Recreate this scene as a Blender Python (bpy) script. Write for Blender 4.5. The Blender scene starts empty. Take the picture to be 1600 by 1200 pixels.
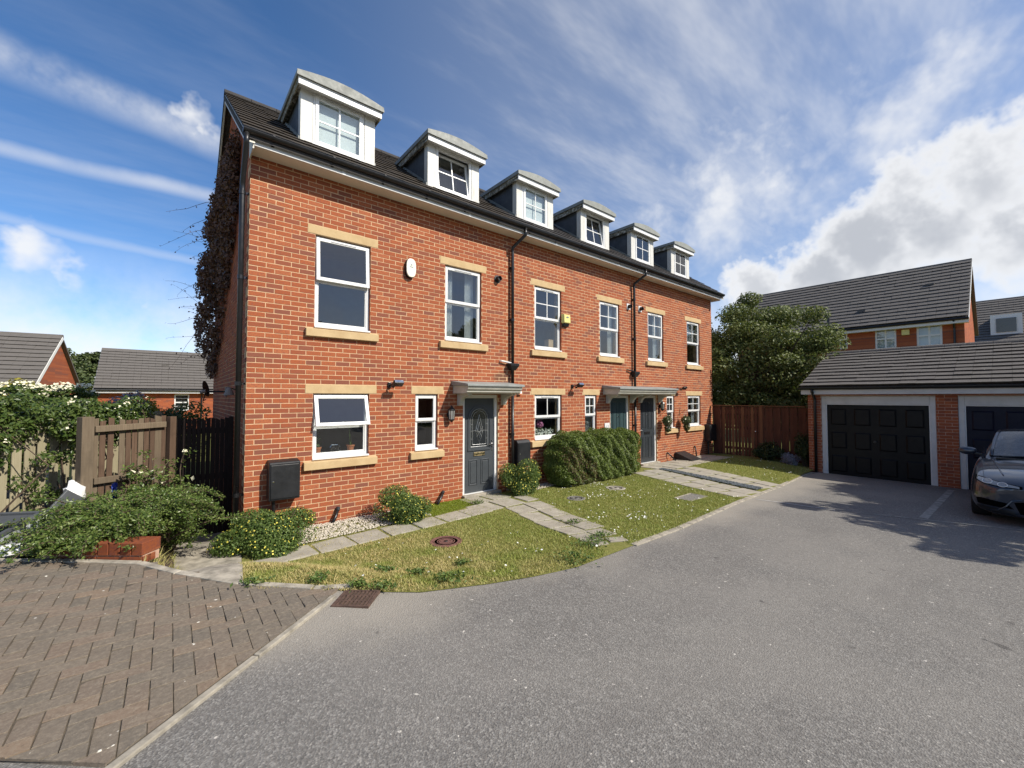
import bpy, bmesh, math, random
import numpy as np
from mathutils import Vector, Matrix
from mathutils.geometry import delaunay_2d_cdt
from mathutils.bvhtree import BVHTree

random.seed(7)
RNG = np.random.default_rng(11)
R = math.radians
scene = bpy.context.scene
COL = scene.collection

# ------------------------------------------------------------------ camera
cam_d = bpy.data.cameras.new('camera')
cam = bpy.data.objects.new('camera', cam_d)
COL.objects.link(cam)
cam.location = (-0.85, -7.06, 2.0)
cam.rotation_euler = (R(90 + 1.85), 0, R(50.49 - 90))
cam_d.sensor_width = 36
cam_d.lens = 36 * 649 / 1600
cam_d.clip_start = 0.05
cam_d.clip_end = 3000
scene.camera = cam
CAM = Vector(cam.location)

# ------------------------------------------------------------------ light
SUN = Vector((0.47, -1.0, 0.97)).normalized()
SUN_EL = math.asin(SUN.z)
sun_d = bpy.data.lights.new('sun', 'SUN')
sun_d.energy = 4.6
sun_d.angle = R(0.5)
sun_d.color = (1.0, 0.93, 0.82)
sun = bpy.data.objects.new('sun', sun_d)
COL.objects.link(sun)
sun.rotation_euler = SUN.to_track_quat('Z', 'Y').to_euler()
sun.location = (20, -40, 40)

world = bpy.data.worlds.new('World')
scene.world = world
world.use_nodes = True
world.cycles.sampling_method = 'MANUAL'
world.cycles.sample_map_resolution = 256
scene.view_settings.view_transform = 'Standard'
scene.view_settings.look = 'None'
scene.view_settings.exposure = 0.38
scene.view_settings.gamma = 1.0
scene.view_settings.use_curve_mapping = False
scene.cycles.max_bounces = 5
scene.cycles.diffuse_bounces = 3
scene.cycles.glossy_bounces = 3
scene.cycles.transparent_max_bounces = 10


class NT:
    """Small helper to write node trees."""
    def __init__(self, tree):
        self.t = tree
        self.n = tree.nodes
        self.l = tree.links

    def new(self, typ, **kw):
        nd = self.n.new(typ)
        for k, v in kw.items():
            setattr(nd, k, v)
        return nd

    def link(self, a, b):
        self.l.new(a, b)

    def put(self, sock, v):
        if hasattr(v, 'is_output'):
            self.l.new(v, sock)
        elif isinstance(v, (int, float)) and hasattr(sock.default_value, '__len__'):
            sock.default_value = [v] * len(sock.default_value)
        elif isinstance(v, (tuple, list)) and hasattr(sock.default_value, '__len__') and len(sock.default_value) == 4 and len(v) == 3:
            sock.default_value = (*v, 1)
        else:
            sock.default_value = v

    def math(self, op, a, b=0.0, c=0.0, clamp=False):
        nd = self.new('ShaderNodeMath', operation=op)
        nd.use_clamp = clamp
        for s, v in zip(nd.inputs, (a, b, c)):
            self.put(s, v)
        return nd.outputs[0]

    def vec(self, op, a, b=(0, 0, 0), scale=None):
        nd = self.new('ShaderNodeVectorMath', operation=op)
        self.put(nd.inputs[0], a)
        self.put(nd.inputs[1], b)
        if scale is not None:
            self.put(nd.inputs['Scale'], scale)
        return nd.outputs['Value'] if op in ('DOT_PRODUCT', 'DISTANCE', 'LENGTH') else nd.outputs[0]

    def ss(self, x, a, b):
        nd = self.new('ShaderNodeMapRange', interpolation_type='SMOOTHSTEP')
        self.put(nd.inputs['Value'], x)
        nd.inputs['From Min'].default_value = a
        nd.inputs['From Max'].default_value = b
        return nd.outputs[0]

    def lin(self, x, a, b, c, d):
        nd = self.new('ShaderNodeMapRange')
        self.put(nd.inputs['Value'], x)
        for k, v in zip(('From Min', 'From Max', 'To Min', 'To Max'), (a, b, c, d)):
            nd.inputs[k].default_value = v
        return nd.outputs[0]

    def noise(self, v, scale, detail=3.0, rough=0.55, dist=0.0, out=0):
        nd = self.new('ShaderNodeTexNoise')
        if v is not None:
            self.put(nd.inputs['Vector'], v)
        nd.inputs['Scale'].default_value = scale
        nd.inputs['Detail'].default_value = detail
        nd.inputs['Roughness'].default_value = rough
        nd.inputs['Distortion'].default_value = dist
        return nd.outputs[out]

    def mix(self, f, a, b, blend='MIX'):
        nd = self.new('ShaderNodeMix', data_type='RGBA', blend_type=blend)
        self.put(nd.inputs[0], f)
        self.put(nd.inputs[6], a)
        self.put(nd.inputs[7], b)
        return nd.outputs[2]

    def ramp(self, f, stops):
        nd = self.new('ShaderNodeValToRGB')
        self.put(nd.inputs[0], f)
        e = nd.color_ramp.elements
        while len(e) < len(stops):
            e.new(0.5)
        for el, (p, c) in zip(e, stops):
            el.position = p
            el.color = (*c, 1) if len(c) == 3 else c
        return nd.outputs[0]

    def bump(self, h, strength=0.3, dist=0.01):
        nd = self.new('ShaderNodeBump')
        nd.inputs['Strength'].default_value = strength
        nd.inputs['Distance'].default_value = dist
        self.put(nd.inputs['Height'], h)
        return nd.outputs[0]


# ------------------------------------------------------------------ sky with clouds
def build_sky():
    k = NT(world.node_tree)
    k.n.clear()
    sky = k.new('ShaderNodeTexSky', sky_type='NISHITA')
    sky.sun_disc = False
    sky.sun_elevation = SUN_EL
    sky.sun_rotation = math.atan2(SUN.x, SUN.y)
    sky.air_density = 0.75
    sky.dust_density = 0.35
    sky.ozone_density = 3.2
    sky.altitude = 100
    d = k.new('ShaderNodeTexCoord').outputs['Generated']
    sep = k.new('ShaderNodeSeparateXYZ')
    k.link(d, sep.inputs[0])
    z = k.math('MAXIMUM', sep.outputs['Z'], 0.02)
    # flat cloud-layer coordinates
    lay = k.vec('SCALE', d, scale=k.math('DIVIDE', 1.0, k.math('ADD', z, 0.12)))
    fbm = k.noise(d, 7.0, 5, 0.62)
    fine = k.noise(d, 26.0, 2, 0.6)
    low = k.noise(d, 3.2, 0, 0.5)
    wv = k.new('ShaderNodeCombineXYZ')
    k.put(wv.inputs[0], k.math('SUBTRACT', fbm, 0.5))
    k.put(wv.inputs[1], k.math('SUBTRACT', low, 0.5))
    k.put(wv.inputs[2], k.math('SUBTRACT', 0.5, fbm))
    dw = k.vec('ADD', d, k.vec('SCALE', wv.outputs[0], scale=0.10))

    def band(a, b, w, lo, hi, wob=0.012):
        a, b = Vector(a).normalized(), Vector(b).normalized()
        n = a.cross(b).normalized()
        t = (b - a).normalized()
        q = k.vec('DOT_PRODUCT', d, tuple(n))
        q = k.math('ADD', q, k.math('MULTIPLY', k.math('SUBTRACT', low, 0.5), wob * 5))
        q = k.math('ADD', q, k.math('MULTIPLY', k.math('SUBTRACT', fbm, 0.5), wob * 2))
        m = k.ss(k.math('ABSOLUTE', q), w, 0.0)
        s = k.vec('DOT_PRODUCT', d, tuple(t))
        fa, fb = a.dot(t), b.dot(t)
        m = k.math('MULTIPLY', m, k.ss(s, fb + hi, fb - 0.02))
        return k.math('MULTIPLY', m, k.ss(s, fa - lo - 0.15, fa - lo))

    def blobs(cs, a, b, amp):
        f = None
        for c, r in cs:
            dd = k.vec('DISTANCE', dw, tuple(Vector(c).normalized()))
            v = k.math('SUBTRACT', 1.0, k.math('DIVIDE', dd, r))
            f = v if f is None else k.math('MAXIMUM', f, v)
        n = k.math('ADD', k.math('MULTIPLY', k.math('SUBTRACT', fbm, 0.5), amp), k.math('MULTIPLY', k.math('SUBTRACT', fine, 0.5), amp * 0.45))
        g = k.math('ADD', f, n)
        return k.ss(g, a, b), g

    c1 = k.math('MULTIPLY', band((-0.187, 0.865, 0.465), (0.048, 0.898, 0.438), 0.040, 0.5, 0.10, 0.012), k.lin(fbm, 0.35, 0.70, 0.10, 0.72))
    c2 = k.math('MULTIPLY', band((-0.194, 0.913, 0.359), (0.042, 0.930, 0.364), 0.018, 0.5, 0.12, 0.005), k.lin(fbm, 0.3, 0.75, 0.28, 0.55))
    c3 = k.math('MULTIPLY', band((-0.128, 0.956, 0.265), (0.027, 0.966, 0.256), 0.014, 0.05, 0.10, 0.006), 0.25)
    # soft cumulus bank low on the right, seen against the light: bright rim, grey belly
    big, bigf = blobs([((0.945, 0.02, 0.330), 0.13), ((0.958, 0.09, 0.285), 0.14), ((0.950, 0.17, 0.255), 0.13),
                       ((0.940, 0.25, 0.225), 0.10), ((0.973, 0.0, 0.245), 0.14), ((0.918, 0.325, 0.215), 0.08),
                       ((0.94, -0.17, 0.30), 0.18), ((0.9, -0.35, 0.28), 0.18)], 0.02, 0.62, 1.35)
    cu, cuf = blobs([((-0.174, 0.955, 0.228), 0.085), ((-0.125, 0.967, 0.200), 0.06), ((-0.24, 0.94, 0.22), 0.09),
                     ((-0.04, 0.985, 0.163), 0.05),
                     ((0.022, 0.882, 0.465), 0.05), ((0.050, 0.893, 0.44), 0.05)], 0.25, 1.15, 2.0)
    wi, wif = blobs([((0.80, 0.46, 0.37), 0.12), ((0.85, 0.37, 0.37), 0.17), ((0.90, 0.27, 0.40), 0.17), ((0.90, 0.1, 0.46), 0.2), ((0.75, 0.45, 0.30), 0.10)], 0.05, 1.7, 2.2)
    # thin high streaks, fanning towards the bright side
    mp = k.new('ShaderNodeMapping')
    mp.inputs['Rotation'].default_value = (0, 0, R(38))
    mp.inputs['Scale'].default_value = (0.75, 2.4, 1.0)
    k.link(lay, mp.inputs[0])
    st = k.noise(mp.outputs[0], 1.7, 5, 0.64, 0.0)
    s1 = k.ss(k.vec('DOT_PRODUCT', d, tuple(Vector((0.84, 0.1, 0.5)).normalized())), 0.45, 1.0)
    s2 = k.ss(k.vec('DOT_PRODUCT', d, tuple(SUN)), 0.2, 1.0)
    side = k.math('MAXIMUM', s1, s2)
    cirrus = k.math('MULTIPLY', k.ss(st, 0.36, 0.78), k.lin(side, 0, 1, 0.08, 0.40))
    veil = k.math('MULTIPLY', side, 0.18)
    hor = k.math('MULTIPLY', k.ss(z, 0.30, 0.05), k.lin(fbm, 0.35, 0.66, 0.22, 0.95))
    m = k.math('MAXIMUM', k.math('MAXIMUM', c1, c2), k.math('MAXIMUM', c3, k.math('MAXIMUM', k.math('MULTIPLY', cu, 0.9), k.math('MULTIPLY', wi, 0.75))))
    m = k.math('MAXIMUM', m, k.math('MAXIMUM', cirrus, hor))
    m = k.math('ADD', m, veil, clamp=True)
    m = k.math('MAXIMUM', m, k.math('MULTIPLY', big, 0.95), clamp=True)
    belly = k.math('MULTIPLY', k.ss(bigf, 0.40, 1.0), k.lin(low, 0.3, 0.65, 0.55, 1.0))
    col = k.mix(belly, (0.97, 0.975, 0.985), (0.56, 0.58, 0.62))
    bg1 = k.new('ShaderNodeBackground')
    hsv = k.new('ShaderNodeHueSaturation')
    hsv.inputs['Saturation'].default_value = 1.16
    k.link(sky.outputs[0], hsv.inputs['Color'])
    k.link(hsv.outputs[0], bg1.inputs[0])
    bg1.inputs[1].default_value = 0.135
    bg2 = k.new('ShaderNodeBackground')
    k.link(col, bg2.inputs[0])
    bg2.inputs[1].default_value = 0.76
    mx = k.new('ShaderNodeMixShader')
    k.link(m, mx.inputs[0])
    k.link(bg1.outputs[0], mx.inputs[1])
    k.link(bg2.outputs[0], mx.inputs[2])
    out = k.new('ShaderNodeOutputWorld')
    k.link(mx.outputs[0], out.inputs[0])


build_sky()


# ------------------------------------------------------------------ terrain heights
def sst(a, b, x):
    t = min(max((x - a) / (b - a), 0.0), 1.0)
    return t * t * (3 - 2 * t)


def zr(x):
    if x < 0:
        return 0.35 - 0.0375 * max(x, -3.0)
    if x < 2.5:
        return 0.35 - 0.14 * sst(0, 2.5, x)
    return 0.21 - 0.0325 * (min(x, 16.0) - 2.5)


def terr(x, y):
    e = sst(-0.5, 1.5, x)
    a, b = 1.0 + 1.2 * e, 2.2 + 1.7 * e
    t = 0.5 * min(max((-y - a) / (b - a), 0.0), 1.0) + 0.5 * sst(a, b, -y)
    w = 1 - sst(-1.05, -0.75, x)
    if y > 3:
        w *= 1 - sst(3, 9, y)
    dip = 0.0
    if y > -0.3 and x > -1.05:
        dip = 0.26 * sst(-0.3, 1.3, y) * sst(-1.05, -0.75, x)
    return zr(x) * max(t, w) - dip


# ------------------------------------------------------------------ mesh helpers
OFF = {}


def off_of(o):
    v = Vector((0, 0, 0))
    while o is not None:
        v = v + Vector(o.location)
        o = o.parent
    return v


def tag(o, label=None, cat=None, group=None, kind=None):
    if label:
        o['label'] = label
    if cat:
        o['category'] = cat
    if group:
        o['group'] = group
    if kind:
        o['kind'] = kind
    return o


def thing(name, label, cat, loc=(0, 0, 0), group=None, rz=0.0):
    o = bpy.data.objects.new(name, None)
    COL.objects.link(o)
    o.location = loc
    o.rotation_euler = (0, 0, rz)
    o.empty_display_size = 0.2
    return tag(o, label, cat, group)


def mesh_np(name, V, F, smooth=False):
    V = np.asarray(V, dtype=np.float32)
    F = np.asarray(F, dtype=np.int32)
    me = bpy.data.meshes.new(name)
    me.vertices.add(len(V))
    me.vertices.foreach_set('co', V.ravel())
    me.loops.add(F.size)
    me.loops.foreach_set('vertex_index', F.ravel())
    me.polygons.add(len(F))
    me.polygons.foreach_set('loop_start', np.arange(0, F.size, F.shape[1], dtype=np.int32))
    me.update(calc_edges=True)
    me.polygons.foreach_set('use_smooth', np.full(len(F), bool(smooth)))
    return me


def link(name, me, mat, parent=None, loc=None, world_verts=True):
    if mat is not None and len(me.materials) == 0:
        me.materials.append(mat)
    o = bpy.data.objects.new(name, me)
    COL.objects.link(o)
    if parent is not None:
        o.parent = parent
    if loc is not None:
        o.location = loc
    return o


class MB:
    """Collects shapes in world coordinates and links them as one object."""
    def __init__(self):
        self.v = []
        self.f = []

    def add(self, vs, fs):
        n = len(self.v)
        self.v += [Vector(p) for p in vs]
        self.f += [[i + n for i in f] for f in fs]
        return self

    def box(self, x0, x1, y0, y1, z0, z1):
        vs = [(x0, y0, z0), (x1, y0, z0), (x1, y1, z0), (x0, y1, z0), (x0, y0, z1), (x1, y0, z1), (x1, y1, z1), (x0, y1, z1)]
        return self.add(vs, [(0, 3, 2, 1), (4, 5, 6, 7), (0, 1, 5, 4), (1, 2, 6, 5), (2, 3, 7, 6), (3, 0, 4, 7)])

    def bar(self, a, b, w, h, up=(0, 0, 1)):
        a, b = Vector(a), Vector(b)
        t = (b - a).normalized()
        s = t.cross(Vector(up))
        if s.length < 1e-4:
            s = t.cross(Vector((1, 0, 0)))
        s.normalize()
        u = s.cross(t).normalized()
        vs = []
        for p in (a, b):
            for i, j in ((-1, -1), (1, -1), (1, 1), (-1, 1)):
                vs.append(p + s * (i * w / 2) + u * (j * h / 2))
        return self.add(vs, [(3, 2, 1, 0), (4, 5, 6, 7), (0, 1, 5, 4), (1, 2, 6, 5), (2, 3, 7, 6), (3, 0, 4, 7)])

    def prism(self, poly, axis, a, b):
        """poly: 2D outline in the two other axes (cyclic order), extruded along axis a..b"""
        n = len(poly)

        def P(p, c):
            if axis == 'x':
                return (c, p[0], p[1])
            if axis == 'y':
                return (p[0], c, p[1])
            return (p[0], p[1], c)
        vs = [P(p, a) for p in poly] + [P(p, b) for p in poly]
        fs = [list(range(n))[::-1], [n + i for i in range(n)]]
        fs += [(i, (i + 1) % n, n + (i + 1) % n, n + i) for i in range(n)]
        return self.add(vs, fs)

    def tube(self, path, r, n=8, caps=True):
        path = [Vector(p) for p in path]
        m = len(path)
        rs = r if isinstance(r, (list, tuple)) else [r] * m
        vs, fs = [], []
        ref = None
        for i, p in enumerate(path):
            t = (path[min(i + 1, m - 1)] - path[max(i - 1, 0)]).normalized()
            if ref is None:
                ref = t.orthogonal().normalized()
            s = (ref - t * ref.dot(t))
            if s.length < 1e-5:
                s = t.orthogonal()
            s.normalize()
            ref = s
            u = t.cross(s)
            for j in range(n):
                a = 2 * math.pi * j / n
                vs.append(p + (s * math.cos(a) + u * math.sin(a)) * rs[i])
        for i in range(m - 1):
            for j in range(n):
                fs.append((i * n + j, i * n + (j + 1) % n, (i + 1) * n + (j + 1) % n, (i + 1) * n + j))
        if caps:
            fs.append(list(range(n))[::-1])
            fs.append([(m - 1) * n + j for j in range(n)])
        return self.add(vs, fs)

    def lathe(self, prof, c, n=20, axis=(0, 0, 1)):
        """prof: (r, h) pairs along axis from c"""
        ax = Vector(axis).normalized()
        s = ax.orthogonal().normalized()
        u = ax.cross(s)
        c = Vector(c)
        vs, fs = [], []
        for r, h in prof:
            for j in range(n):
                a = 2 * math.pi * j / n
                vs.append(c + ax * h + (s * math.cos(a) + u * math.sin(a)) * r)
        for i in range(len(prof) - 1):
            for j in range(n):
                fs.append((i * n + j, i * n + (j + 1) % n, (i + 1) * n + (j + 1) % n, (i + 1) * n + j))
        if prof[0][0] > 1e-4:
            fs.append(list(range(n))[::-1])
        if prof[-1][0] > 1e-4:
            fs.append([(len(prof) - 1) * n + j for j in range(n)])
        return self.add(vs, fs)

    def quad(self, a, b, c, d):
        return self.add([a, b, c, d], [(0, 1, 2, 3)])

    def xf(self, M):
        self.v = [M @ p for p in self.v]
        return self

    def build(self, name, mat, parent=None, bev=0.0, smooth=False, seg=2, local=False):
        off = Vector((0, 0, 0)) if (parent is None or local) else off_of(parent)
        me = bpy.data.meshes.new(name)
        me.from_pydata([tuple(p - off) for p in self.v], [], self.f)
        me.update()
        if smooth:
            me.polygons.foreach_set('use_smooth', np.ones(len(me.polygons), dtype=bool))
        o = link(name, me, mat, parent)
        if bev > 0:
            md = o.modifiers.new('bevel', 'BEVEL')
            md.width = bev
            md.segments = seg
            md.limit_method = 'ANGLE'
            md.angle_limit = R(40)
        return o


def frame_box(m, x0, x1, z0, z1, w, y0, y1, wt=None, wb=None):
    """rectangular frame ring in the xz plane made of four members butted end to end"""
    wt = wt or w
    wb = wb or w
    m.box(x0, x0 + w, y0, y1, z0, z1)
    m.box(x1 - w, x1, y0, y1, z0, z1)
    m.box(x0 + w, x1 - w, y0, y1, z1 - wt, z1)
    m.box(x0 + w, x1 - w, y0, y1, z0, z0 + wb)


def sheet(name, poly, zf, res, mat, kind='structure', parent=None):
    """triangulated sheet inside a polygon, draped on zf"""
    xs = [p[0] for p in poly]
    ys = [p[1] for p in poly]
    vs, ed = [], []
    n = len(poly)
    for i in range(n):
        a, b = poly[i], poly[(i + 1) % n]
        L = math.hypot(b[0] - a[0], b[1] - a[1])
        s = max(1, int(L / res))
        for j in range(s):
            vs.append(Vector((a[0] + (b[0] - a[0]) * j / s, a[1] + (b[1] - a[1]) * j / s)))
    m = len(vs)
    ed = [(i, (i + 1) % m) for i in range(m)]
    gx = np.arange(min(xs) + res * .5, max(xs), res)
    gy = np.arange(min(ys) + res * .5, max(ys), res)
    G = np.array([(x, y) for x in gx for y in gy])
    if len(G):
        G = G[inpoly(G, poly)]
        vs += [Vector((float(x), float(y))) for x, y in G]
    ov, oe, of, *_ = delaunay_2d_cdt(vs, ed, [], 1, 1e-5)
    me = bpy.data.meshes.new(name)
    me.from_pydata([(p.x, p.y, zf(p.x, p.y)) for p in ov], [], [list(f) for f in of])
    me.update()
    me.polygons.foreach_set('use_smooth', np.ones(len(me.polygons), dtype=bool))
    o = link(name, me, mat, parent)
    if kind:
        o['kind'] = kind
    return o


def inpoly(P, poly):
    x, y = P[:, 0], P[:, 1]
    c = np.zeros(len(P), bool)
    n = len(poly)
    for i in range(n):
        x1, y1 = poly[i]
        x2, y2 = poly[(i + 1) % n]
        cond = ((y1 > y) != (y2 > y))
        with np.errstate(divide='ignore', invalid='ignore'):
            c ^= cond & (x < (x2 - x1) * (y - y1) / (y2 - y1 + 1e-12) + x1)
    return c


def copy_tree(o, parent=None):
    c = o.copy()
    COL.objects.link(c)
    c.parent = parent
    for ch in o.children:
        copy_tree(ch, c)
    return c


# ------------------------------------------------------------------ materials
M = {}


def mat(name, build, disp=False):
    m = bpy.data.materials.new(name)
    m.use_nodes = True
    k = NT(m.node_tree)
    k.n.clear()
    out = k.new('ShaderNodeOutputMaterial')
    p = k.new('ShaderNodeBsdfPrincipled')
    k.link(p.outputs[0], out.inputs[0])
    k.p = p
    k.out = out
    k.pos = k.new('ShaderNodeNewGeometry').outputs['Position']
    build(k, p)
    M[name] = m
    return m


def simple(name, col, rough=0.5, metal=0.0, var=0.12, scale=6.0, bump=0.0, bscale=120.0, spec=0.5, coat=0.0):
    def b(k, p):
        n = k.noise(k.pos, scale, 5, 0.6)
        c2 = tuple(max(0, c * (1 - var * 2)) for c in col)
        c3 = tuple(min(1, c * (1 + var)) for c in col)
        k.put(p.inputs['Base Color'], k.ramp(n, [(0.25, c2), (0.75, c3)]))
        k.put(p.inputs['Roughness'], k.lin(k.noise(k.pos, scale * 3, 3), 0.3, 0.7, max(0.02, rough - 0.08), min(1, rough + 0.1)))
        p.inputs['Metallic'].default_value = metal
        p.inputs['Specular IOR Level'].default_value = spec
        p.inputs['Coat Weight'].default_value = coat
        if bump:
            k.put(p.inputs['Normal'], k.bump(k.noise(k.pos, bscale, 4, 0.6), bump, 0.004))
    return mat(name, b)


def brick_mat(name, axis, z0=0.035, sat=1.0, dark=1.0):
    def b(k, p):
        s = k.new('ShaderNodeSeparateXYZ')
        k.link(k.pos, s.inputs[0])
        u = s.outputs['X' if axis == 'x' else 'Y']
        row = k.math('FLOOR', k.math('DIVIDE', k.math('SUBTRACT', s.outputs['Z'], z0), 0.075))
        odd = k.math('MODULO', k.math('ABSOLUTE', row), 2.0)
        colm = k.math('FLOOR', k.math('ADD', k.math('DIVIDE', u, 0.225), k.math('MULTIPLY', odd, 0.5)))
        cb = k.new('ShaderNodeCombineXYZ')
        k.link(colm, cb.inputs[0])
        k.link(row, cb.inputs[1])
        wn = k.new('ShaderNodeTexWhiteNoise', noise_dimensions='3D')
        k.link(cb.outputs[0], wn.inputs[0])
        v = wn.outputs['Value']
        base = k.ramp(v, [(0.0, (0.20 * dark, 0.078 * dark, 0.050 * dark)), (0.16, (0.26 * dark, 0.080 * dark, 0.040 * dark)),
                          (0.45, (0.315 * dark, 0.085 * dark, 0.032 * dark)), (0.75, (0.355 * dark, 0.100 * dark, 0.037 * dark)),
                          (1.0, (0.39 * dark, 0.127 * dark, 0.053 * dark))])
        big = k.noise(k.pos, 0.8, 3, 0.55)
        g = k.noise(k.pos, 45.0, 3, 0.7)
        c = k.mix(k.ss(g, 0.42, 0.72), base, (0.24 * dark, 0.075 * dark, 0.05 * dark))
        c = k.mix(k.math('MULTIPLY', k.ss(k.noise(k.pos, 160, 2, 0.6), 0.66, 0.8), 0.5), c, (0.55 * dark, 0.30 * dark, 0.19 * dark))
        c = k.mix(k.math('MULTIPLY', k.ss(big, 0.55, 0.75), 0.12), c, (0.34 * dark, 0.15 * dark, 0.09 * dark))
        # pale salt bloom in a few patches
        c = k.mix(k.math('MULTIPLY', k.ss(k.noise(k.pos, 1.7, 3, 0.65), 0.68, 0.84), 0.22), c, (0.52, 0.36, 0.28))
        # damp dark stain where the hopper on the first downpipe has overflowed
        q = k.vec('DISTANCE', k.vec('MULTIPLY', k.pos, (1.0, 1.0, 2.1)), (4.68, 0.0, 2.43 * 2.1))
        c = k.mix(k.math('MULTIPLY', k.ss(k.math('ADD', q, k.math('MULTIPLY', g, 0.25)), 0.44, 0.25), 0.75), c, (0.10, 0.060, 0.040))
        k.put(p.inputs['Base Color'], c)
        p.inputs['Roughness'].default_value = 0.9
        p.inputs['Specular IOR Level'].default_value = 0.25
        k.put(p.inputs['Normal'], k.bump(g, 0.4, 0.006))
    return mat(name, b)


brick_mat('brick', 'x')
brick_mat('brick_y', 'y')
brick_mat('brick_old', 'x', dark=0.62)
simple('mortar', (0.62, 0.42, 0.25), 0.95, var=0.14, scale=14, bump=0.5, bscale=150, spec=0.2)
simple('mortar_garage', (0.50, 0.32, 0.23), 0.95, var=0.14, scale=14, bump=0.5, bscale=150, spec=0.2)


def stone(k, p):
    n = k.noise(k.pos, 5, 6, 0.6)
    c = k.ramp(n, [(0.3, (0.46, 0.325, 0.17)), (0.7, (0.57, 0.425, 0.235))])
    c = k.mix(k.math('MULTIPLY', k.ss(k.noise(k.pos, 60, 4, 0.7), 0.55, 0.75), 0.5), c, (0.42, 0.30, 0.15))
    st = k.noise(k.vec('MULTIPLY', k.pos, (9, 9, 1.2)), 3.0, 5, 0.7)
    c = k.mix(k.math('MULTIPLY', k.ss(st, 0.58, 0.8), 0.4), c, (0.30, 0.22, 0.13))
    k.put(p.inputs['Base Color'], c)
    p.inputs['Roughness'].default_value = 0.9
    p.inputs['Specular IOR Level'].default_value = 0.2
    k.put(p.inputs['Normal'], k.bump(k.noise(k.pos, 110, 5, 0.7), 0.35, 0.003))


mat('stone', stone)


def upvc(k, p):
    dirt = k.noise(k.vec('MULTIPLY', k.pos, (8, 8, 1.5)), 2.2, 5, 0.7)
    c = k.mix(k.math('MULTIPLY', k.ss(dirt, 0.55, 0.8), 0.22), (0.70, 0.70, 0.68), (0.40, 0.38, 0.33))
    k.put(p.inputs['Base Color'], c)
    p.inputs['Roughness'].default_value = 0.35


mat('upvc', upvc)


def upvc_old(k, p):
    dirt = k.noise(k.vec('MULTIPLY', k.pos, (5, 5, 1.2)), 2.6, 6, 0.7)
    c = k.mix(k.math('MULTIPLY', k.ss(dirt, 0.48, 0.72), 0.4), (0.60, 0.59, 0.54), (0.30, 0.26, 0.19))
    c = k.mix(k.math('MULTIPLY', k.ss(k.noise(k.pos, 40, 3), 0.66, 0.75), 0.35), c, (0.22, 0.20, 0.14))
    k.put(p.inputs['Base Color'], c)
    p.inputs['Roughness'].default_value = 0.5


mat('upvc_old', upvc_old)


def mouldy(k, p):
    n = k.noise(k.pos, 13, 6, 0.75)
    c = k.ramp(n, [(0.35, (0.05, 0.045, 0.03)), (0.5, (0.22, 0.19, 0.12)), (0.62, (0.60, 0.57, 0.48))])
    k.put(p.inputs['Base Color'], c)
    p.inputs['Roughness'].default_value = 0.8


mat('mouldy_board', mouldy)
simple('fascia', (0.56, 0.56, 0.54), 0.4, var=0.06, scale=3)
simple('soffit', (0.70, 0.66, 0.55), 0.5, var=0.05, scale=3)
simple('black_plastic', (0.012, 0.012, 0.013), 0.35, var=0.15, scale=4)
simple('meter_black', (0.014, 0.015, 0.017), 0.45, var=0.25, scale=3, bump=0.15, bscale=250)
simple('lead', (0.25, 0.26, 0.235), 0.62, var=0.14, scale=5, bump=0.25, bscale=18)
simple('cheek', (0.075, 0.085, 0.095), 0.6, var=0.2, scale=4)
simple('canopy_paint', (0.50, 0.485, 0.42), 0.55, var=0.12, scale=5)
simple('canopy_lead', (0.27, 0.285, 0.27), 0.6, var=0.15, scale=6, bump=0.2, bscale=30)
simple('door_grey', (0.055, 0.062, 0.068), 0.38, var=0.06, scale=8, bump=0.12, bscale=70)
simple('door_green', (0.035, 0.062, 0.066), 0.35, var=0.06, scale=8, bump=0.12, bscale=70)
simple('door_black', (0.034, 0.040, 0.046), 0.35, var=0.06, scale=8, bump=0.12, bscale=70)
simple('chrome', (0.75, 0.75, 0.74), 0.18, metal=1.0, var=0.02)
simple('brass', (0.45, 0.36, 0.20), 0.3, metal=1.0, var=0.05)
simple('lead_line', (0.55, 0.56, 0.55), 0.35, metal=0.6, var=0.1)
simple('alarm_white', (0.80, 0.79, 0.66), 0.35, var=0.04)
simple('alarm_yellow', (0.70, 0.62, 0.22), 0.4, var=0.05)
simple('print_grey', (0.16, 0.20, 0.22), 0.5, var=0.05)
simple('terracotta', (0.50, 0.17, 0.07), 0.8, var=0.15, scale=20)
simple('room_wall', (0.50, 0.47, 0.42), 0.9, var=0.05)
simple('room_dark', (0.10, 0.09, 0.08), 0.9, var=0.1)
simple('curtain', (0.62, 0.62, 0.60), 0.9, var=0.12, scale=9)
simple('blind', (0.75, 0.78, 0.77), 0.7, var=0.05)
simple('pink_petal', (0.55, 0.18, 0.34), 0.6, var=0.3, scale=60)
simple('white_petal', (0.82, 0.82, 0.74), 0.6, var=0.1, scale=60)
simple('yellow_petal', (0.78, 0.68, 0.10), 0.6, var=0.2, scale=60)
simple('cream_petal', (0.80, 0.76, 0.55), 0.6, var=0.15, scale=60)
simple('cardboard', (0.48, 0.32, 0.17), 0.8, var=0.08)
simple('concrete', (0.38, 0.345, 0.28), 0.92, var=0.30, scale=9, bump=0.5, bscale=60, spec=0.2)
simple('iron_rust', (0.105, 0.062, 0.045), 0.85, var=0.3, scale=30, bump=0.4, bscale=90)
simple('cover_red', (0.17, 0.075, 0.060), 0.9, var=0.3, scale=25, bump=0.4, bscale=90)
simple('cover_grey', (0.20, 0.19, 0.165), 0.9, var=0.3, scale=25, bump=0.4, bscale=90)
simple('gravel_stone', (0.62, 0.56, 0.46), 0.85, var=0.25, scale=40)
simple('slate_chip', (0.13, 0.15, 0.16), 0.6, var=0.35, scale=40)
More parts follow.
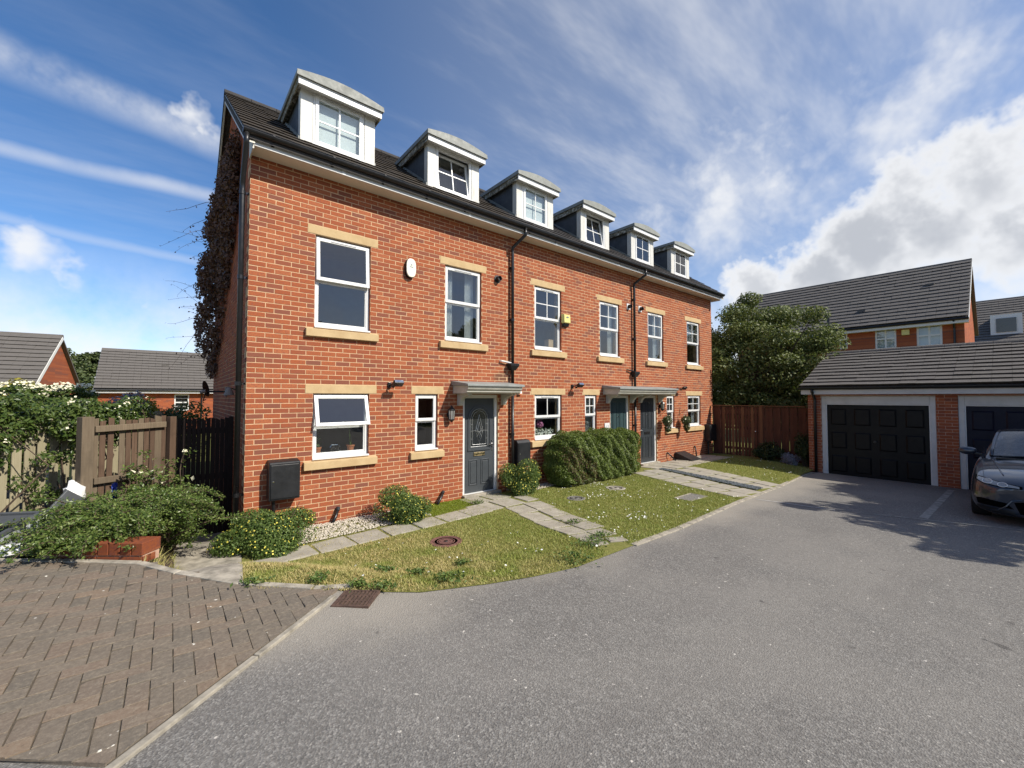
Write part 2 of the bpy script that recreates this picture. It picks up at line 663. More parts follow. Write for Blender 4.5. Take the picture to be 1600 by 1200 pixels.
simple('joint_sand', (0.10, 0.082, 0.060), 0.95, var=0.3, scale=12, bump=0.8, bscale=60)
simple('soil', (0.075, 0.05, 0.032), 0.95, var=0.35, scale=12, bump=0.8, bscale=40)
simple('grey_bin', (0.085, 0.09, 0.095), 0.45, var=0.1, scale=5)
simple('silver_box', (0.36, 0.38, 0.40), 0.4, var=0.1, scale=5)
simple('bag_white', (0.80, 0.80, 0.78), 0.5, var=0.06, scale=20)
simple('blue_plastic', (0.015, 0.05, 0.42), 0.35, var=0.15)
simple('green_plastic', (0.03, 0.33, 0.14), 0.4, var=0.15)
simple('dish_grey', (0.20, 0.17, 0.15), 0.6, var=0.1)
simple('bark', (0.11, 0.075, 0.05), 0.95, var=0.35, scale=12, bump=0.9, bscale=35)
simple('bark_pale', (0.55, 0.52, 0.46), 0.9, var=0.2, scale=14)
simple('white_line', (0.55, 0.54, 0.51), 0.85, var=0.3, scale=8, bump=0.4, bscale=120)
simple('dull_line', (0.30, 0.295, 0.27), 0.9, var=0.3, scale=8, bump=0.4, bscale=120)
simple('garage_black', (0.0055, 0.0055, 0.006), 0.45, var=0.15, scale=5, spec=0.22)
simple('garage_blue', (0.006, 0.0075, 0.022), 0.45, var=0.15, scale=5, spec=0.22)
simple('garage_frame', (0.58, 0.58, 0.56), 0.5, var=0.08, scale=4)
simple('tyre', (0.012, 0.012, 0.012), 0.8, var=0.2)
simple('alloy', (0.35, 0.36, 0.37), 0.3, metal=0.9, var=0.05)
simple('car_black', (0.006, 0.006, 0.007), 0.35, var=0.1)
simple('car_void', (0.002, 0.002, 0.002), 0.9, var=0.1, spec=0.05)
simple('car_trim', (0.55, 0.56, 0.58), 0.15, metal=1.0, var=0.02)
simple('lamp_inner', (0.45, 0.44, 0.42), 0.25, metal=0.7, var=0.05)
simple('number_plate', (0.8, 0.8, 0.78), 0.35, var=0.02)


def wood(name, a, b, dark, sc=1.0, rough=0.9):
    def f(k, p):
        oi = k.new('ShaderNodeObjectInfo').outputs['Random']
        pos = k.vec('ADD', k.pos, k.vec('SCALE', (13.1, 7.7, 5.3), scale=oi))
        g = k.noise(k.vec('MULTIPLY', pos, (30, 30, 1.6)), 2.0 * sc, 6, 0.7, 0.6)
        c = k.ramp(g, [(0.3, a), (0.7, b)])
        c = k.mix(k.lin(oi, 0, 1, 0.0, 0.45), c, dark)
        c = k.mix(k.math('MULTIPLY', k.ss(k.noise(k.pos, 2.2, 5, 0.6), 0.5, 0.75), 0.6), c, dark)
        k.put(p.inputs['Base Color'], c)
        p.inputs['Roughness'].default_value = rough
        p.inputs['Specular IOR Level'].default_value = 0.25
        k.put(p.inputs['Normal'], k.bump(g, 0.35, 0.004))
    return mat(name, f)


wood('wood_grey', (0.13, 0.098, 0.065), (0.22, 0.17, 0.115), (0.085, 0.065, 0.045))
wood('wood_pale', (0.27, 0.235, 0.15), (0.39, 0.35, 0.24), (0.20, 0.18, 0.11))
wood('wood_brown', (0.085, 0.052, 0.034), (0.155, 0.10, 0.066), (0.06, 0.038, 0.026))
wood('wood_dark', (0.016, 0.011, 0.009), (0.034, 0.022, 0.017), (0.012, 0.009, 0.008))
wood('wood_red', (0.085, 0.032, 0.019), (0.14, 0.056, 0.031), (0.06, 0.025, 0.017))
wood('wood_tan', (0.16, 0.072, 0.036), (0.22, 0.105, 0.052), (0.12, 0.052, 0.028))


def tile_mat(name, a, b, moss, amount, lichen=0.0):
    def f(k, p):
        oi = k.new('ShaderNodeNewGeometry').outputs['Random Per Island']
        n = k.noise(k.pos, 7, 6, 0.65)
        c = k.mix(n, a, b)
        c = k.mix(k.math('MULTIPLY', oi, 0.5), c, tuple(x * 1.35 for x in a))
        mm = k.noise(k.pos, 9, 7, 0.75)
        c = k.mix(k.math('MULTIPLY', k.ss(mm, 0.62 - 0.25 * amount, 0.72), amount), c, k.mix(k.noise(k.pos, 60, 4), moss, tuple(x * 0.35 for x in moss)))
        if lichen:
            c = k.mix(k.math('MULTIPLY', k.ss(k.noise(k.pos, 17, 4, 0.6), 0.69, 0.73), lichen), c, (0.62, 0.60, 0.55))
        k.put(p.inputs['Base Color'], c)
        p.inputs['Roughness'].default_value = 0.85
        p.inputs['Specular IOR Level'].default_value = 0.3
        h = k.math('ADD', k.noise(k.pos, 70, 5, 0.7), k.math('MULTIPLY', mm, 1.5))
        k.put(p.inputs['Normal'], k.bump(h, 0.6, 0.012))
    return mat(name, f)


tile_mat('tile_mossy', (0.032, 0.028, 0.024), (0.055, 0.046, 0.038), (0.085, 0.060, 0.032), 0.9)
tile_mat('tile_dark', (0.036, 0.034, 0.034), (0.058, 0.054, 0.052), (0.08, 0.062, 0.04), 0.5)
tile_mat('tile_grey', (0.092, 0.084, 0.077), (0.135, 0.125, 0.115), (0.14, 0.12, 0.095), 0.35, 0.8)
tile_mat('tile_far', (0.10, 0.092, 0.083), (0.15, 0.136, 0.124), (0.16, 0.13, 0.10), 0.35)


def glass(k, p):
    fr = k.new('ShaderNodeFresnel')
    fr.inputs['IOR'].default_value = 1.62
    k.put(fr.inputs['Normal'], k.bump(k.noise(k.pos, 1.6, 3), 0.06, 0.02))
    tr = k.new('ShaderNodeBsdfTransparent')
    tr.inputs[0].default_value = (0.88, 0.91, 0.91, 1)
    gl = k.new('ShaderNodeBsdfGlossy')
    gl.inputs['Roughness'].default_value = 0.015
    k.put(gl.inputs['Normal'], k.bump(k.noise(k.pos, 1.6, 3), 0.06, 0.02))
    mx = k.new('ShaderNodeMixShader')
    gf = k.new('ShaderNodeMath', operation='MULTIPLY')
    k.link(k.math('ADD', k.math('MULTIPLY', fr.outputs[0], 0.95), 0.07, clamp=True), gf.inputs[0])
    k.link(k.math('SUBTRACT', 1.0, k.new('ShaderNodeNewGeometry').outputs['Backfacing']), gf.inputs[1])
    k.link(gf.outputs[0], mx.inputs[0])
    k.link(tr.outputs[0], mx.inputs[1])
    k.link(gl.outputs[0], mx.inputs[2])
    k.link(mx.outputs[0], k.out.inputs[0])
    k.n.remove(p)


mat('glass', glass)


def dark_glass(k, p):
    p.inputs['Base Color'].default_value = (0.02, 0.023, 0.025, 1)
    p.inputs['Roughness'].default_value = 0.08
    p.inputs['Specular IOR Level'].default_value = 0.8
    k.put(p.inputs['Normal'], k.bump(k.noise(k.pos, 90, 2), 0.08, 0.01))


mat('dark_glass', dark_glass)


def screen_glass(k, p):
    n = k.noise(k.pos, 9, 5, 0.7)
    k.put(p.inputs['Base Color'], k.ramp(n, [(0.4, (0.035, 0.04, 0.045)), (0.75, (0.10, 0.105, 0.105))]))
    p.inputs['Roughness'].default_value = 0.12
    p.inputs['Specular IOR Level'].default_value = 0.9


mat('car_glass', screen_glass)


def car_paint(k, p):
    p.inputs['Base Color'].default_value = (0.026, 0.032, 0.048, 1)
    p.inputs['Metallic'].default_value = 0.35
    p.inputs['Roughness'].default_value = 0.32
    p.inputs['Coat Weight'].default_value = 1.0
    p.inputs['Coat Roughness'].default_value = 0.05
    k.put(p.inputs['Normal'], k.bump(k.noise(k.pos, 900, 2), 0.02, 0.001))


mat('car_paint', car_paint)


def lamp_glass(k, p):
    p.inputs['Base Color'].default_value = (0.32, 0.31, 0.29, 1)
    p.inputs['Roughness'].default_value = 0.08
    p.inputs['Metallic'].default_value = 0.2
    p.inputs['Coat Weight'].default_value = 1.0


mat('lamp_glass', lamp_glass)


def asphalt(k, p):
    vo = k.new('ShaderNodeTexVoronoi')
    k.link(k.pos, vo.inputs['Vector'])
    vo.inputs['Scale'].default_value = 95
    a = k.noise(k.pos, 60, 3, 0.75)
    stonec = k.ramp(vo.outputs['Color'], [(0.12, (0.108, 0.104, 0.097)), (0.5, (0.180, 0.173, 0.160)), (0.88, (0.285, 0.273, 0.25))])
    c = k.mix(k.ss(a, 0.36, 0.56), (0.135, 0.126, 0.115), stonec)
    big = k.noise(k.pos, 0.45, 5, 0.62)
    c = k.mix(k.math('MULTIPLY', k.ss(big, 0.44, 0.66), 0.40), c, (0.25, 0.235, 0.21))
    # long faint tyre-worn streaks along the drive, darker patches
    mp = k.vec('MULTIPLY', k.pos, (0.35, 2.2, 1.0))
    stv = k.noise(mp, 1.1, 5, 0.65, 0.6)
    c = k.mix(k.math('MULTIPLY', k.ss(stv, 0.52, 0.70), 0.38), c, (0.145, 0.135, 0.124))
    # worn sandy grit along the kerb side
    s = k.new('ShaderNodeSeparateXYZ')
    k.link(k.pos, s.inputs[0])
    g = k.math('ADD', s.outputs['Y'], k.math('MULTIPLY', big, 1.3))
    c = k.mix(k.math('MULTIPLY', k.ss(g, -3.75, -3.0), 0.65), c, (0.33, 0.30, 0.25))
    sp = k.noise(k.pos, 30, 1, 0.3)
    c = k.mix(k.ss(sp, 0.775, 0.795), c, (0.50, 0.47, 0.42))
    c = k.mix(k.math('MULTIPLY', k.ss(k.noise(k.pos, 4.2, 2, 0.5), 0.72, 0.77), 0.65), c, (0.06, 0.056, 0.053))
    k.put(p.inputs['Base Color'], c)
    p.inputs['Roughness'].default_value = 0.92
    p.inputs['Specular IOR Level'].default_value = 0.3
    k.put(p.inputs['Normal'], k.bump(k.math('ADD', vo.outputs['Distance'], k.math('MULTIPLY', a, 0.8)), 0.7, 0.006))


mat('asphalt', asphalt)


def paver(k, p):
    s = k.new('ShaderNodeNewGeometry').outputs['Random Per Island']
    oi = k.new('ShaderNodeObjectInfo').outputs['Random']
    r = k.math('FRACT', k.math('ADD', s, oi))
    base = k.ramp(r, [(0.0, (0.150, 0.128, 0.100)), (0.35, (0.168, 0.140, 0.108)), (0.65, (0.178, 0.145, 0.110)), (0.90, (0.190, 0.142, 0.105)), (1.0, (0.225, 0.165, 0.112))])
    big = k.noise(k.pos, 1.1, 5, 0.65)
    c = k.mix(k.math('MULTIPLY', k.ss(big, 0.42, 0.66), 0.6), base, (0.150, 0.130, 0.105))
    g = k.noise(k.pos, 38, 5, 0.8)
    c = k.mix(k.math('MULTIPLY', k.ss(g, 0.45, 0.68), 0.55), c, (0.29, 0.245, 0.185))
    c = k.mix(k.math('MULTIPLY', k.ss(g, 0.46, 0.30), 0.5), c, (0.085, 0.072, 0.056))
    c = k.mix(k.ss(k.noise(k.pos, 19, 2, 0.4), 0.755, 0.775), c, (0.66, 0.63, 0.55))
    k.put(p.inputs['Base Color'], c)
    p.inputs['Roughness'].default_value = 0.93
    p.inputs['Specular IOR Level'].default_value = 0.25
    k.put(p.inputs['Normal'], k.bump(g, 0.7, 0.008))


mat('paver', paver)


def slabm(k, p):
    s = k.new('ShaderNodeObjectInfo').outputs['Random']
    n = k.noise(k.pos, 6, 6, 0.65)
    c = k.ramp(n, [(0.3, (0.27, 0.245, 0.195)), (0.7, (0.42, 0.39, 0.32))])
    c = k.mix(k.math('MULTIPLY', s, 0.4), c, (0.33, 0.30, 0.25))
    c = k.mix(k.math('MULTIPLY', k.ss(k.noise(k.pos, 14, 5, 0.7), 0.58, 0.75), 0.6), c, (0.16, 0.14, 0.10))
    k.put(p.inputs['Base Color'], c)
    p.inputs['Roughness'].default_value = 0.95
    p.inputs['Specular IOR Level'].default_value = 0.2
    k.put(p.inputs['Normal'], k.bump(k.noise(k.pos, 80, 5, 0.7), 0.5, 0.005))


mat('slab', slabm)


def lawn_base(k, p):
    n = k.noise(k.pos, 25, 5, 0.7)
    c = k.ramp(n, [(0.3, (0.13, 0.145, 0.035)), (0.7, (0.24, 0.225, 0.075))])
    k.put(p.inputs['Base Color'], c)
    p.inputs['Roughness'].default_value = 1.0
    p.inputs['Specular IOR Level'].default_value = 0.1
    k.put(p.inputs['Normal'], k.bump(n, 0.8, 0.02))


mat('lawn', lawn_base)


def leaf_mat(name, cols, trans=0.3, dry=None, rough=0.5):
    def f(k, p):
        r = k.new('ShaderNodeNewGeometry').outputs['Random Per Island']
        st = [(i / max(1, len(cols) - 1), c) for i, c in enumerate(cols)]
        c = k.ramp(r, st)
        if dry:
            s = k.new('ShaderNodeSeparateXYZ')
            k.link(k.pos, s.inputs[0])
            w = k.ss(s.outputs['X'], 3.4, 1.2)
            n = k.noise(k.pos, 2.1, 5, 0.65)
            amt = k.math('MULTIPLY', k.ss(n, 0.33, 0.56), k.lin(w, 0, 1, 0.2, 1.0))
            c = k.mix(k.math('MULTIPLY', amt, k.lin(r, 0, 1, 0.5, 1.0)), c, dry)
        k.put(p.inputs['Base Color'], c)
        p.inputs['Roughness'].default_value = rough
        p.inputs['Specular IOR Level'].default_value = 0.35
        if trans:
            tl = k.new('ShaderNodeBsdfTranslucent')
            k.put(tl.inputs[0], k.mix(0.5, c, k.mix(1.0, c, (1.2, 1.35, 0.6), 'MULTIPLY')))
            mx = k.new('ShaderNodeMixShader')
            mx.inputs[0].default_value = trans
            k.link(p.outputs[0], mx.inputs[1])
            k.link(tl.outputs[0], mx.inputs[2])
            k.link(mx.outputs[0], k.out.inputs[0])
    return mat(name, f)


leaf_mat('grass', [(0.165, 0.22, 0.032), (0.22, 0.275, 0.048), (0.285, 0.32, 0.07), (0.37, 0.36, 0.12)], 0.25, dry=(0.56, 0.44, 0.21), rough=0.6)
leaf_mat('grass_bright', [(0.17, 0.22, 0.02), (0.26, 0.31, 0.03)], 0.25)
leaf_mat('leaf_tree', [(0.07, 0.095, 0.024), (0.115, 0.145, 0.038), (0.16, 0.19, 0.058), (0.215, 0.22, 0.085)], 0.25)
leaf_mat('leaf_hedge', [(0.06, 0.095, 0.018), (0.105, 0.15, 0.028), (0.16, 0.21, 0.042), (0.21, 0.255, 0.065)], 0.25, rough=0.4)
leaf_mat('leaf_hedge_brown', [(0.10, 0.06, 0.03), (0.15, 0.10, 0.045), (0.08, 0.08, 0.03)], 0.2)
leaf_mat('leaf_potentilla', [(0.06, 0.105, 0.024), (0.10, 0.155, 0.034), (0.15, 0.205, 0.05)], 0.25)
leaf_mat('leaf_cotoneaster', [(0.045, 0.085, 0.016), (0.085, 0.135, 0.026), (0.14, 0.19, 0.045), (0.19, 0.23, 0.07)], 0.25, rough=0.35)
leaf_mat('leaf_climber', [(0.04, 0.075, 0.016), (0.075, 0.115, 0.024), (0.115, 0.155, 0.04)], 0.25, rough=0.35)
leaf_mat('leaf_gold', [(0.27, 0.24, 0.03), (0.38, 0.33, 0.04), (0.22, 0.24, 0.04)], 0.25)
leaf_mat('leaf_far', [(0.04, 0.062, 0.018), (0.066, 0.09, 0.027), (0.095, 0.115, 0.036)], 0.15)
leaf_mat('leaf_ivy', [(0.075, 0.032, 0.018), (0.11, 0.05, 0.026), (0.15, 0.072, 0.038), (0.05, 0.028, 0.018)], 0.15)
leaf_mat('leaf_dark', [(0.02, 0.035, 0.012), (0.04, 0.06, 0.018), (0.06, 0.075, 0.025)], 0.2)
leaf_mat('leaf_lilac', [(0.22, 0.22, 0.30), (0.28, 0.28, 0.36), (0.12, 0.15, 0.10)], 0.2)


# ------------------------------------------------------------------ foliage helpers
def leaf_mesh(name, P, size, mt, parent=None, N=None, spread=1.0, aspect=0.55, fold=0.25, seed=0, root=None):
    """one folded diamond per leaf at points P, facing roughly N"""
    rg = np.random.default_rng(seed)
    n = len(P)
    P = np.asarray(P, float)
    nr = rg.normal(size=(n, 3))
    if N is not None:
        nr = nr * spread + np.asarray(N)
    nr /= np.linalg.norm(nr, axis=1, keepdims=True) + 1e-9
    t = rg.normal(size=(n, 3))
    t -= nr * (t * nr).sum(1, keepdims=True)
    t /= np.linalg.norm(t, axis=1, keepdims=True) + 1e-9
    b = np.cross(nr, t)
    s = size * (0.65 + 0.7 * rg.random((n, 1)))
    V = np.empty((n, 4, 3))
    V[:, 0] = P - t * s * 0.5
    V[:, 1] = P + b * s * aspect * 0.5 + nr * s * fold * 0.3
    V[:, 2] = P + t * s * 0.5
    V[:, 3] = P - b * s * aspect * 0.5 + nr * s * fold * 0.3
    V = V.reshape(-1, 3)
    if parent is not None:
        V = V - np.array(off_of(parent))
    F = np.arange(n * 4).reshape(n, 4)
    o = link(name, mesh_np(name, V, F), mt, parent)
    if parent is not None:
        o['kind'] = 'stuff'
    return o


def ball_pts(c, r, n, rg, shell=0.45):
    d = rg.normal(size=(n, 3))
    d /= np.linalg.norm(d, axis=1, keepdims=True)
    rad = (shell + (1 - shell) * rg.random((n, 1)) ** 0.6)
    return np.asarray(c) + d * rad * np.asarray(r), d


# ------------------------------------------------------------------ ground, road, paving
def build_ground():
    xs = np.concatenate([[-1500, -400, -120, -60], np.arange(-30, 45.1, 1.0), [70, 140, 400, 1500]])
    ys = np.concatenate([[-1500, -400, -120, -60], np.arange(-35, 45.1, 1.0), [70, 140, 400, 1500]])
    V = [(x, y, terr(x, y) - (0.6 if -4.5 < x < 14 and -5.5 < y < 4 else 0.14)) for x in xs for y in ys]
    n = len(ys)
    F = [(i * n + j, (i + 1) * n + j, (i + 1) * n + j + 1, i * n + j + 1) for i in range(len(xs) - 1) for j in range(n - 1)]
    o = link('ground', mesh_np('ground', V, F, True), M['lawn'])
    tag(o, kind='structure')


build_ground()

EDGE = [(14.0, -3.36), (12.57, -3.31), (9.91, -3.56), (7.3, -3.71), (4.8, -3.94), (3.49, -4.0), (2.51, -4.05), (1.96, -3.96), (1.47, -3.87), (0.86, -3.72), (0.42, -3.42)]
sheet('road', [(-14, -30), (13.62, -30), (13.62, -3.33)] + EDGE[1:] + [(0.0, -3.0), (-0.8, -2.15), (-1.1, -1.65), (-2.3, -0.65), (-5.5, 1.9), (-14, 1.9)], lambda x, y: zr(x), 0.6, M['asphalt'])
LAWN = [(0.0, 0.06), (14.4, 0.06), (14.4, -3.28)] + [(a, b - 0.025) for a, b in EDGE[1:]] + [(0.2, -3.22), (0.0, -3.08), (-0.2, -2.98), (-0.34, -2.75), (-0.3, -2.4), (-0.05, -0.3)]
sheet('lawn', LAWN, lambda x, y: terr(x, y) + 0.006, 0.25, M['lawn'])
sheet('planting_bed', [(-7, 0.3), (-2.2, -0.60), (-1.5, -1.2), (-1.02, -1.60), (-0.78, -2.0), (-0.76, 2.2), (-1.5, 3.5), (-7, 3.5)], lambda x, y: terr(x, y) + 0.03, 0.3, M['soil'])
sheet('concrete_path', [(-0.80, 1.4), (-0.02, 1.4), (-0.06, -0.4), (-0.2, -1.6), (-0.32, -2.71), (-0.745, -2.13)], lambda x, y: terr(x, y) + 0.022, 0.2, M['concrete'])
sheet('paving_bed', [(-1.0, -4.52), (0.23, -3.42), (0.16, -3.2), (-0.34, -2.74), (-0.74, -2.12), (-1.02, -1.62), (-1.6, -1.15), (-2.2, -0.68), (-4.5, 1.2), (-4.5, -1.6)], lambda x, y: zr(x) + 0.0115, 0.15, M['joint_sand'])


def chamfer_block(name, lx, ly, h, c):
    """block with a chamfered top, top at z=0"""
    m = MB()
    a, b = lx / 2, ly / 2
    vs = [(-a, -b, -h), (a, -b, -h), (a, b, -h), (-a, b, -h), (-a, -b, -c), (a, -b, -c), (a, b, -c), (-a, b, -c),
          (-a + c, -b + c, 0), (a - c, -b + c, 0), (a - c, b - c, 0), (-a + c, b - c, 0)]
    fs = [(0, 1, 5, 4), (1, 2, 6, 5), (2, 3, 7, 6), (3, 0, 4, 7), (4, 5, 9, 8), (5, 6, 10, 9), (6, 7, 11, 10), (7, 4, 8, 11), (8, 9, 10, 11)]
    return vs, fs


def build_paving():
    root = sheet('block_paving', [(-0.9, -4.35), (0.1, -3.42), (-0.7, -2.9)], lambda x, y: zr(x) + 0.003, 0.4, M['joint_sand'])
    PV = [(-0.95, -4.75), (0.42, -3.55), (0.16, -3.17), (-0.33, -2.74), (-0.74, -2.14), (-1.02, -1.65), (-1.60, -1.17), (-2.20, -0.69), (-4.4, 1.1), (-4.4, -1.75)]
    vs, fs = chamfer_block('paver', 0.1945, 0.0945, 0.03, 0.0018)
    vs = np.array(vs)
    fs = np.array(fs)
    me = mesh_np('paver', vs, fs)
    me.materials.append(M['paver'])
    cells = []
    for i in range(-80, 80):
        for j in range(-40, 40):
            bx, by = (i - 2 * j) * 0.1, (i + 2 * j) * 0.1
            cells.append((bx + 0.1, by + 0.05, 0))
            cells.append((bx + 0.05, by + 0.2, 1))
    cells = np.array(cells)
    cells[:, 0] *= -1
    cells[:, :2] += (-1.30, -3.0)
    cells = cells[inpoly(cells[:, :2], PV)]
    dd = np.hypot(cells[:, 0] - CAM.x, cells[:, 1] - CAM.y)
    ax = np.degrees(np.arctan2(cells[:, 0] - CAM.x, cells[:, 1] - CAM.y))
    vis = (ax > -12) & (dd > 2.5)
    order = np.argsort(np.where(vis, dd, dd + 100))
    rg = np.random.default_rng(5)
    Vj, Fj = [], []
    # half planes that cut the blocks along the edging and the outer road edge
    def hp(a, b, inset):
        a, b = Vector(a), Vector(b)
        n = Vector((-(b - a).y, (b - a).x)).normalized()
        return n, n.dot(a) + inset
    HP = [hp((-1.03, -4.545), (0.235, -3.425), 0.034), hp((-4.5, -1.45), (-1.03, -4.50), 0.0)]

    def clip(poly):
        for n, c0 in HP:
            out = []
            for i in range(len(poly)):
                p, q = poly[i], poly[(i + 1) % len(poly)]
                dp, dq = n.dot(p) - c0, n.dot(q) - c0
                if dp >= 0:
                    out.append(p)
                if dp * dq < 0:
                    out.append(p.lerp(q, dp / (dp - dq)))
            poly = out
            if len(poly) < 3:
                return []
        return poly
    cutm = MB()
    keep = []
    for idx in order:
        x, y, rot = cells[idx]
        hx, hy = (0.0475, 0.0975) if rot else (0.0975, 0.0475)
        q = [Vector((x - hx, y - hy)), Vector((x + hx, y - hy)), Vector((x + hx, y + hy)), Vector((x - hx, y + hy))]
        if all(n.dot(p) >= c0 for n, c0 in HP for p in q):
            keep.append(idx)
            continue
        q = clip(q)
        if len(q) < 3:
            continue
        cutm.prism([(p.x, p.y) for p in q], 'z', zr(x) - 0.01, zr(x) + 0.018)
    tag(cutm.build('cut_pavers', M['paver'], root), kind='stuff')
    for r, idx in enumerate(keep):
        x, y, rot = cells[idx]
        z = zr(x) + 0.019 + rg.normal() * 0.0014
        tilt = rg.normal(size=2) * 0.010
        ang = (math.pi / 2 if rot else 0) + rg.normal() * 0.008
        if r < 300:
            o = bpy.data.objects.new('paver', me)
            COL.objects.link(o)
            o.parent = root
            o.location = (x, y, z)
            o.rotation_euler = (tilt[0], tilt[1] + 0.0375, ang)
        else:
            ca, sa = math.cos(ang), math.sin(ang)
            W = vs.copy()
            X = W[:, 0] * ca - W[:, 1] * sa
            Y = W[:, 0] * sa + W[:, 1] * ca
            W[:, 2] += X * (-0.0375 + tilt[0]) + Y * tilt[1] + z
            W[:, 0], W[:, 1] = X + x, Y + y
            Fj.append(fs + len(Vj) * len(vs))
            Vj.append(W)
    o = link('pavers', mesh_np('pavers', np.concatenate(Vj), np.concatenate(Fj)), M['paver'], root)
    tag(o, kind='stuff')


build_paving()


def bar_run(name, pts, seglen, w, h, top, mt, parent, gap=0.006, piece='kerb_stone', jit=0.004):
    """kerb stones laid end to end along a polyline; top(x,y) is the height of the upper face"""
    rg = random.Random(3)
    for a, b in zip(pts[:-1], pts[1:]):
        L = math.hypot(b[0] - a[0], b[1] - a[1])
        n = max(1, round(L / seglen))
        for i in range(n):
            t0, t1 = i / n + gap / L, (i + 1) / n - gap / L
            p = (a[0] + (b[0] - a[0]) * t0, a[1] + (b[1] - a[1]) * t0)
            q = (a[0] + (b[0] - a[0]) * t1, a[1] + (b[1] - a[1]) * t1)
            d = rg.uniform(-jit, jit)
            MB().bar((*p, top(*p) - h / 2 + d), (*q, top(*q) - h / 2 + d), w, h).build(piece, mt, parent, bev=0.006)


def struct(name):
    o = bpy.data.objects.new(name, None)
    COL.objects.link(o)
    o['kind'] = 'structure'
    return o


kerb = struct('paving_edging')
bar_run('kerb', [(-1.03, -4.545), (0.235, -3.425)], 0.9, 0.044, 0.12, lambda x, y: zr(x) + 0.0205, M['concrete'], kerb)
bar_run('kerb', [(-2.3, -0.66), (-1.63, -1.16), (-1.04, -1.64), (-0.755, -2.13), (-0.335, -2.72), (0.14, -3.17), (0.42, -3.33)], 0.6, 0.07, 0.12, lambda x, y: zr(x) + 0.026, M['concrete'], kerb)
kerb2 = struct('road_kerb')
bar_run('kerb', [(3.6, -4.01)] + [(a, b - 0.02) for a, b in EDGE[4:0:-1]] + [(13.3, -3.34)], 0.9, 0.09, 0.12, lambda x, y: zr(x) + 0.016, M['concrete'], kerb2)

# painted lines on the asphalt
lines = struct('road_markings')


def paint(pts, w, mt, name='painted_line'):
    m = MB()
    for a, b in zip(pts[:-1], pts[1:]):
        a, b = Vector(a), Vector(b)
        d = (b - a).normalized()
        s = Vector((-d.y, d.x)) * w / 2
        q = [a - s, b - s, b + s, a + s]
        m.quad(*[(p.x, p.y, zr(p.x) + 0.005) for p in q])
    return m.build(name, mt, lines)


paint([(7.93, -3.82), (8.06, -4.4), (8.17, -5.0)], 0.035, M['white_line'])
paint([(8.27, -5.2), (8.40, -5.48)], 0.03, M['dull_line'])
paint([(8.40, -5.48), (8.85, -6.45), (9.10, -7.03), (9.7, -9.0)], 0.045, M['dull_line'])
paint([(8.78, -6.04), (13.1, -6.06)], 0.11, M['dull_line'])


# slab paths
def slab(parent, cx, cy, lx, ly, ang=0.0, name='slab', dz=0.020, mt='slab'):
    rg = random.Random(int(cx * 1000) + int(cy * 777))
    a, b = lx / 2, ly / 2
    ca, sa = math.cos(ang), math.sin(ang)
    vs = []
    tilt = rg.uniform(-0.006, 0.006)
    for z in (-0.05, 0.0):
        for u, v in ((-a, -b), (a, -b), (a, b), (-a, b)):
            ju, jv = rg.uniform(-0.012, 0.012), rg.uniform(-0.012, 0.012)
            x, y = cx + (u + ju) * ca - (v + jv) * sa, cy + (u + ju) * sa + (v + jv) * ca
            vs.append((x, y, terr(x, y) + dz + z + tilt * u / a))
    m = MB()
    m.add(vs, [(3, 2, 1, 0), (4, 5, 6, 7), (0, 1, 5, 4), (1, 2, 6, 5), (2, 3, 7, 6), (3, 0, 4, 7)])
    return m.build(name, M[mt], parent, bev=0.008)


pathA = struct('slab_path')
for i in range(7):
    slab(pathA, 0.42 + 0.485 * i, -1.17 + 0.03 * i, 0.44, 0.43, 0.06)
slab(pathA, 0.02, -1.42, 0.5, 0.46, 0.25)
# two-slab-wide path from the front door to the road
pathB = struct('front_door_path')
for (cx, y, w, l, a) in ((4.0, -0.36, 0.44, 0.50, 0.0), (3.86, -0.90, 0.50, 0.50, 0.03), (4.23, -1.43, 0.385, 0.48, -0.14), (4.11, -1.93, 0.38, 0.47, -0.16),
                         (3.99, -2.43, 0.37, 0.47, -0.22), (3.83, -2.92, 0.34, 0.46, -0.3), (3.62, -3.38, 0.28, 0.40, -0.36)):
    slab(pathB, cx - w / 2 - 0.018, y, w, l, a)
    slab(pathB, cx + w / 2 + 0.03, y + 0.03, w, l, a)
slab(pathB, 4.62, -0.86, 0.30, 0.42, 0.03)
slab(pathB, 3.33, -3.70, 0.2, 0.16, -0.3)
slab(pathB, 3.62, -3.74, 0.24, 0.2, -0.5)
# shared path of the far houses with a strip of slate chippings
pathC = struct('shared_path')
for i in range(6):
    y = -0.85 - 0.50 * i
    cx = 9.05 - 0.15 * i
    slab(pathC, cx - 0.26, y, 0.485, 0.45, -0.30)
    slab(pathC, cx + 0.26, y, 0.485, 0.45, -0.30)
for i in range(5):
    y = -1.30 - 0.50 * i
    cx = 10.05 - 0.148 * i
    slab(pathC, cx, y, 0.44, 0.45, -0.30)
    slab(pathC, cx + 0.48, y, 0.44, 0.45, -0.30)
for i in range(8):
    for j in range(2):
        slab(pathC, 9.85 + 0.5 * i, -0.28 - 0.48 * j, 0.465, 0.445)


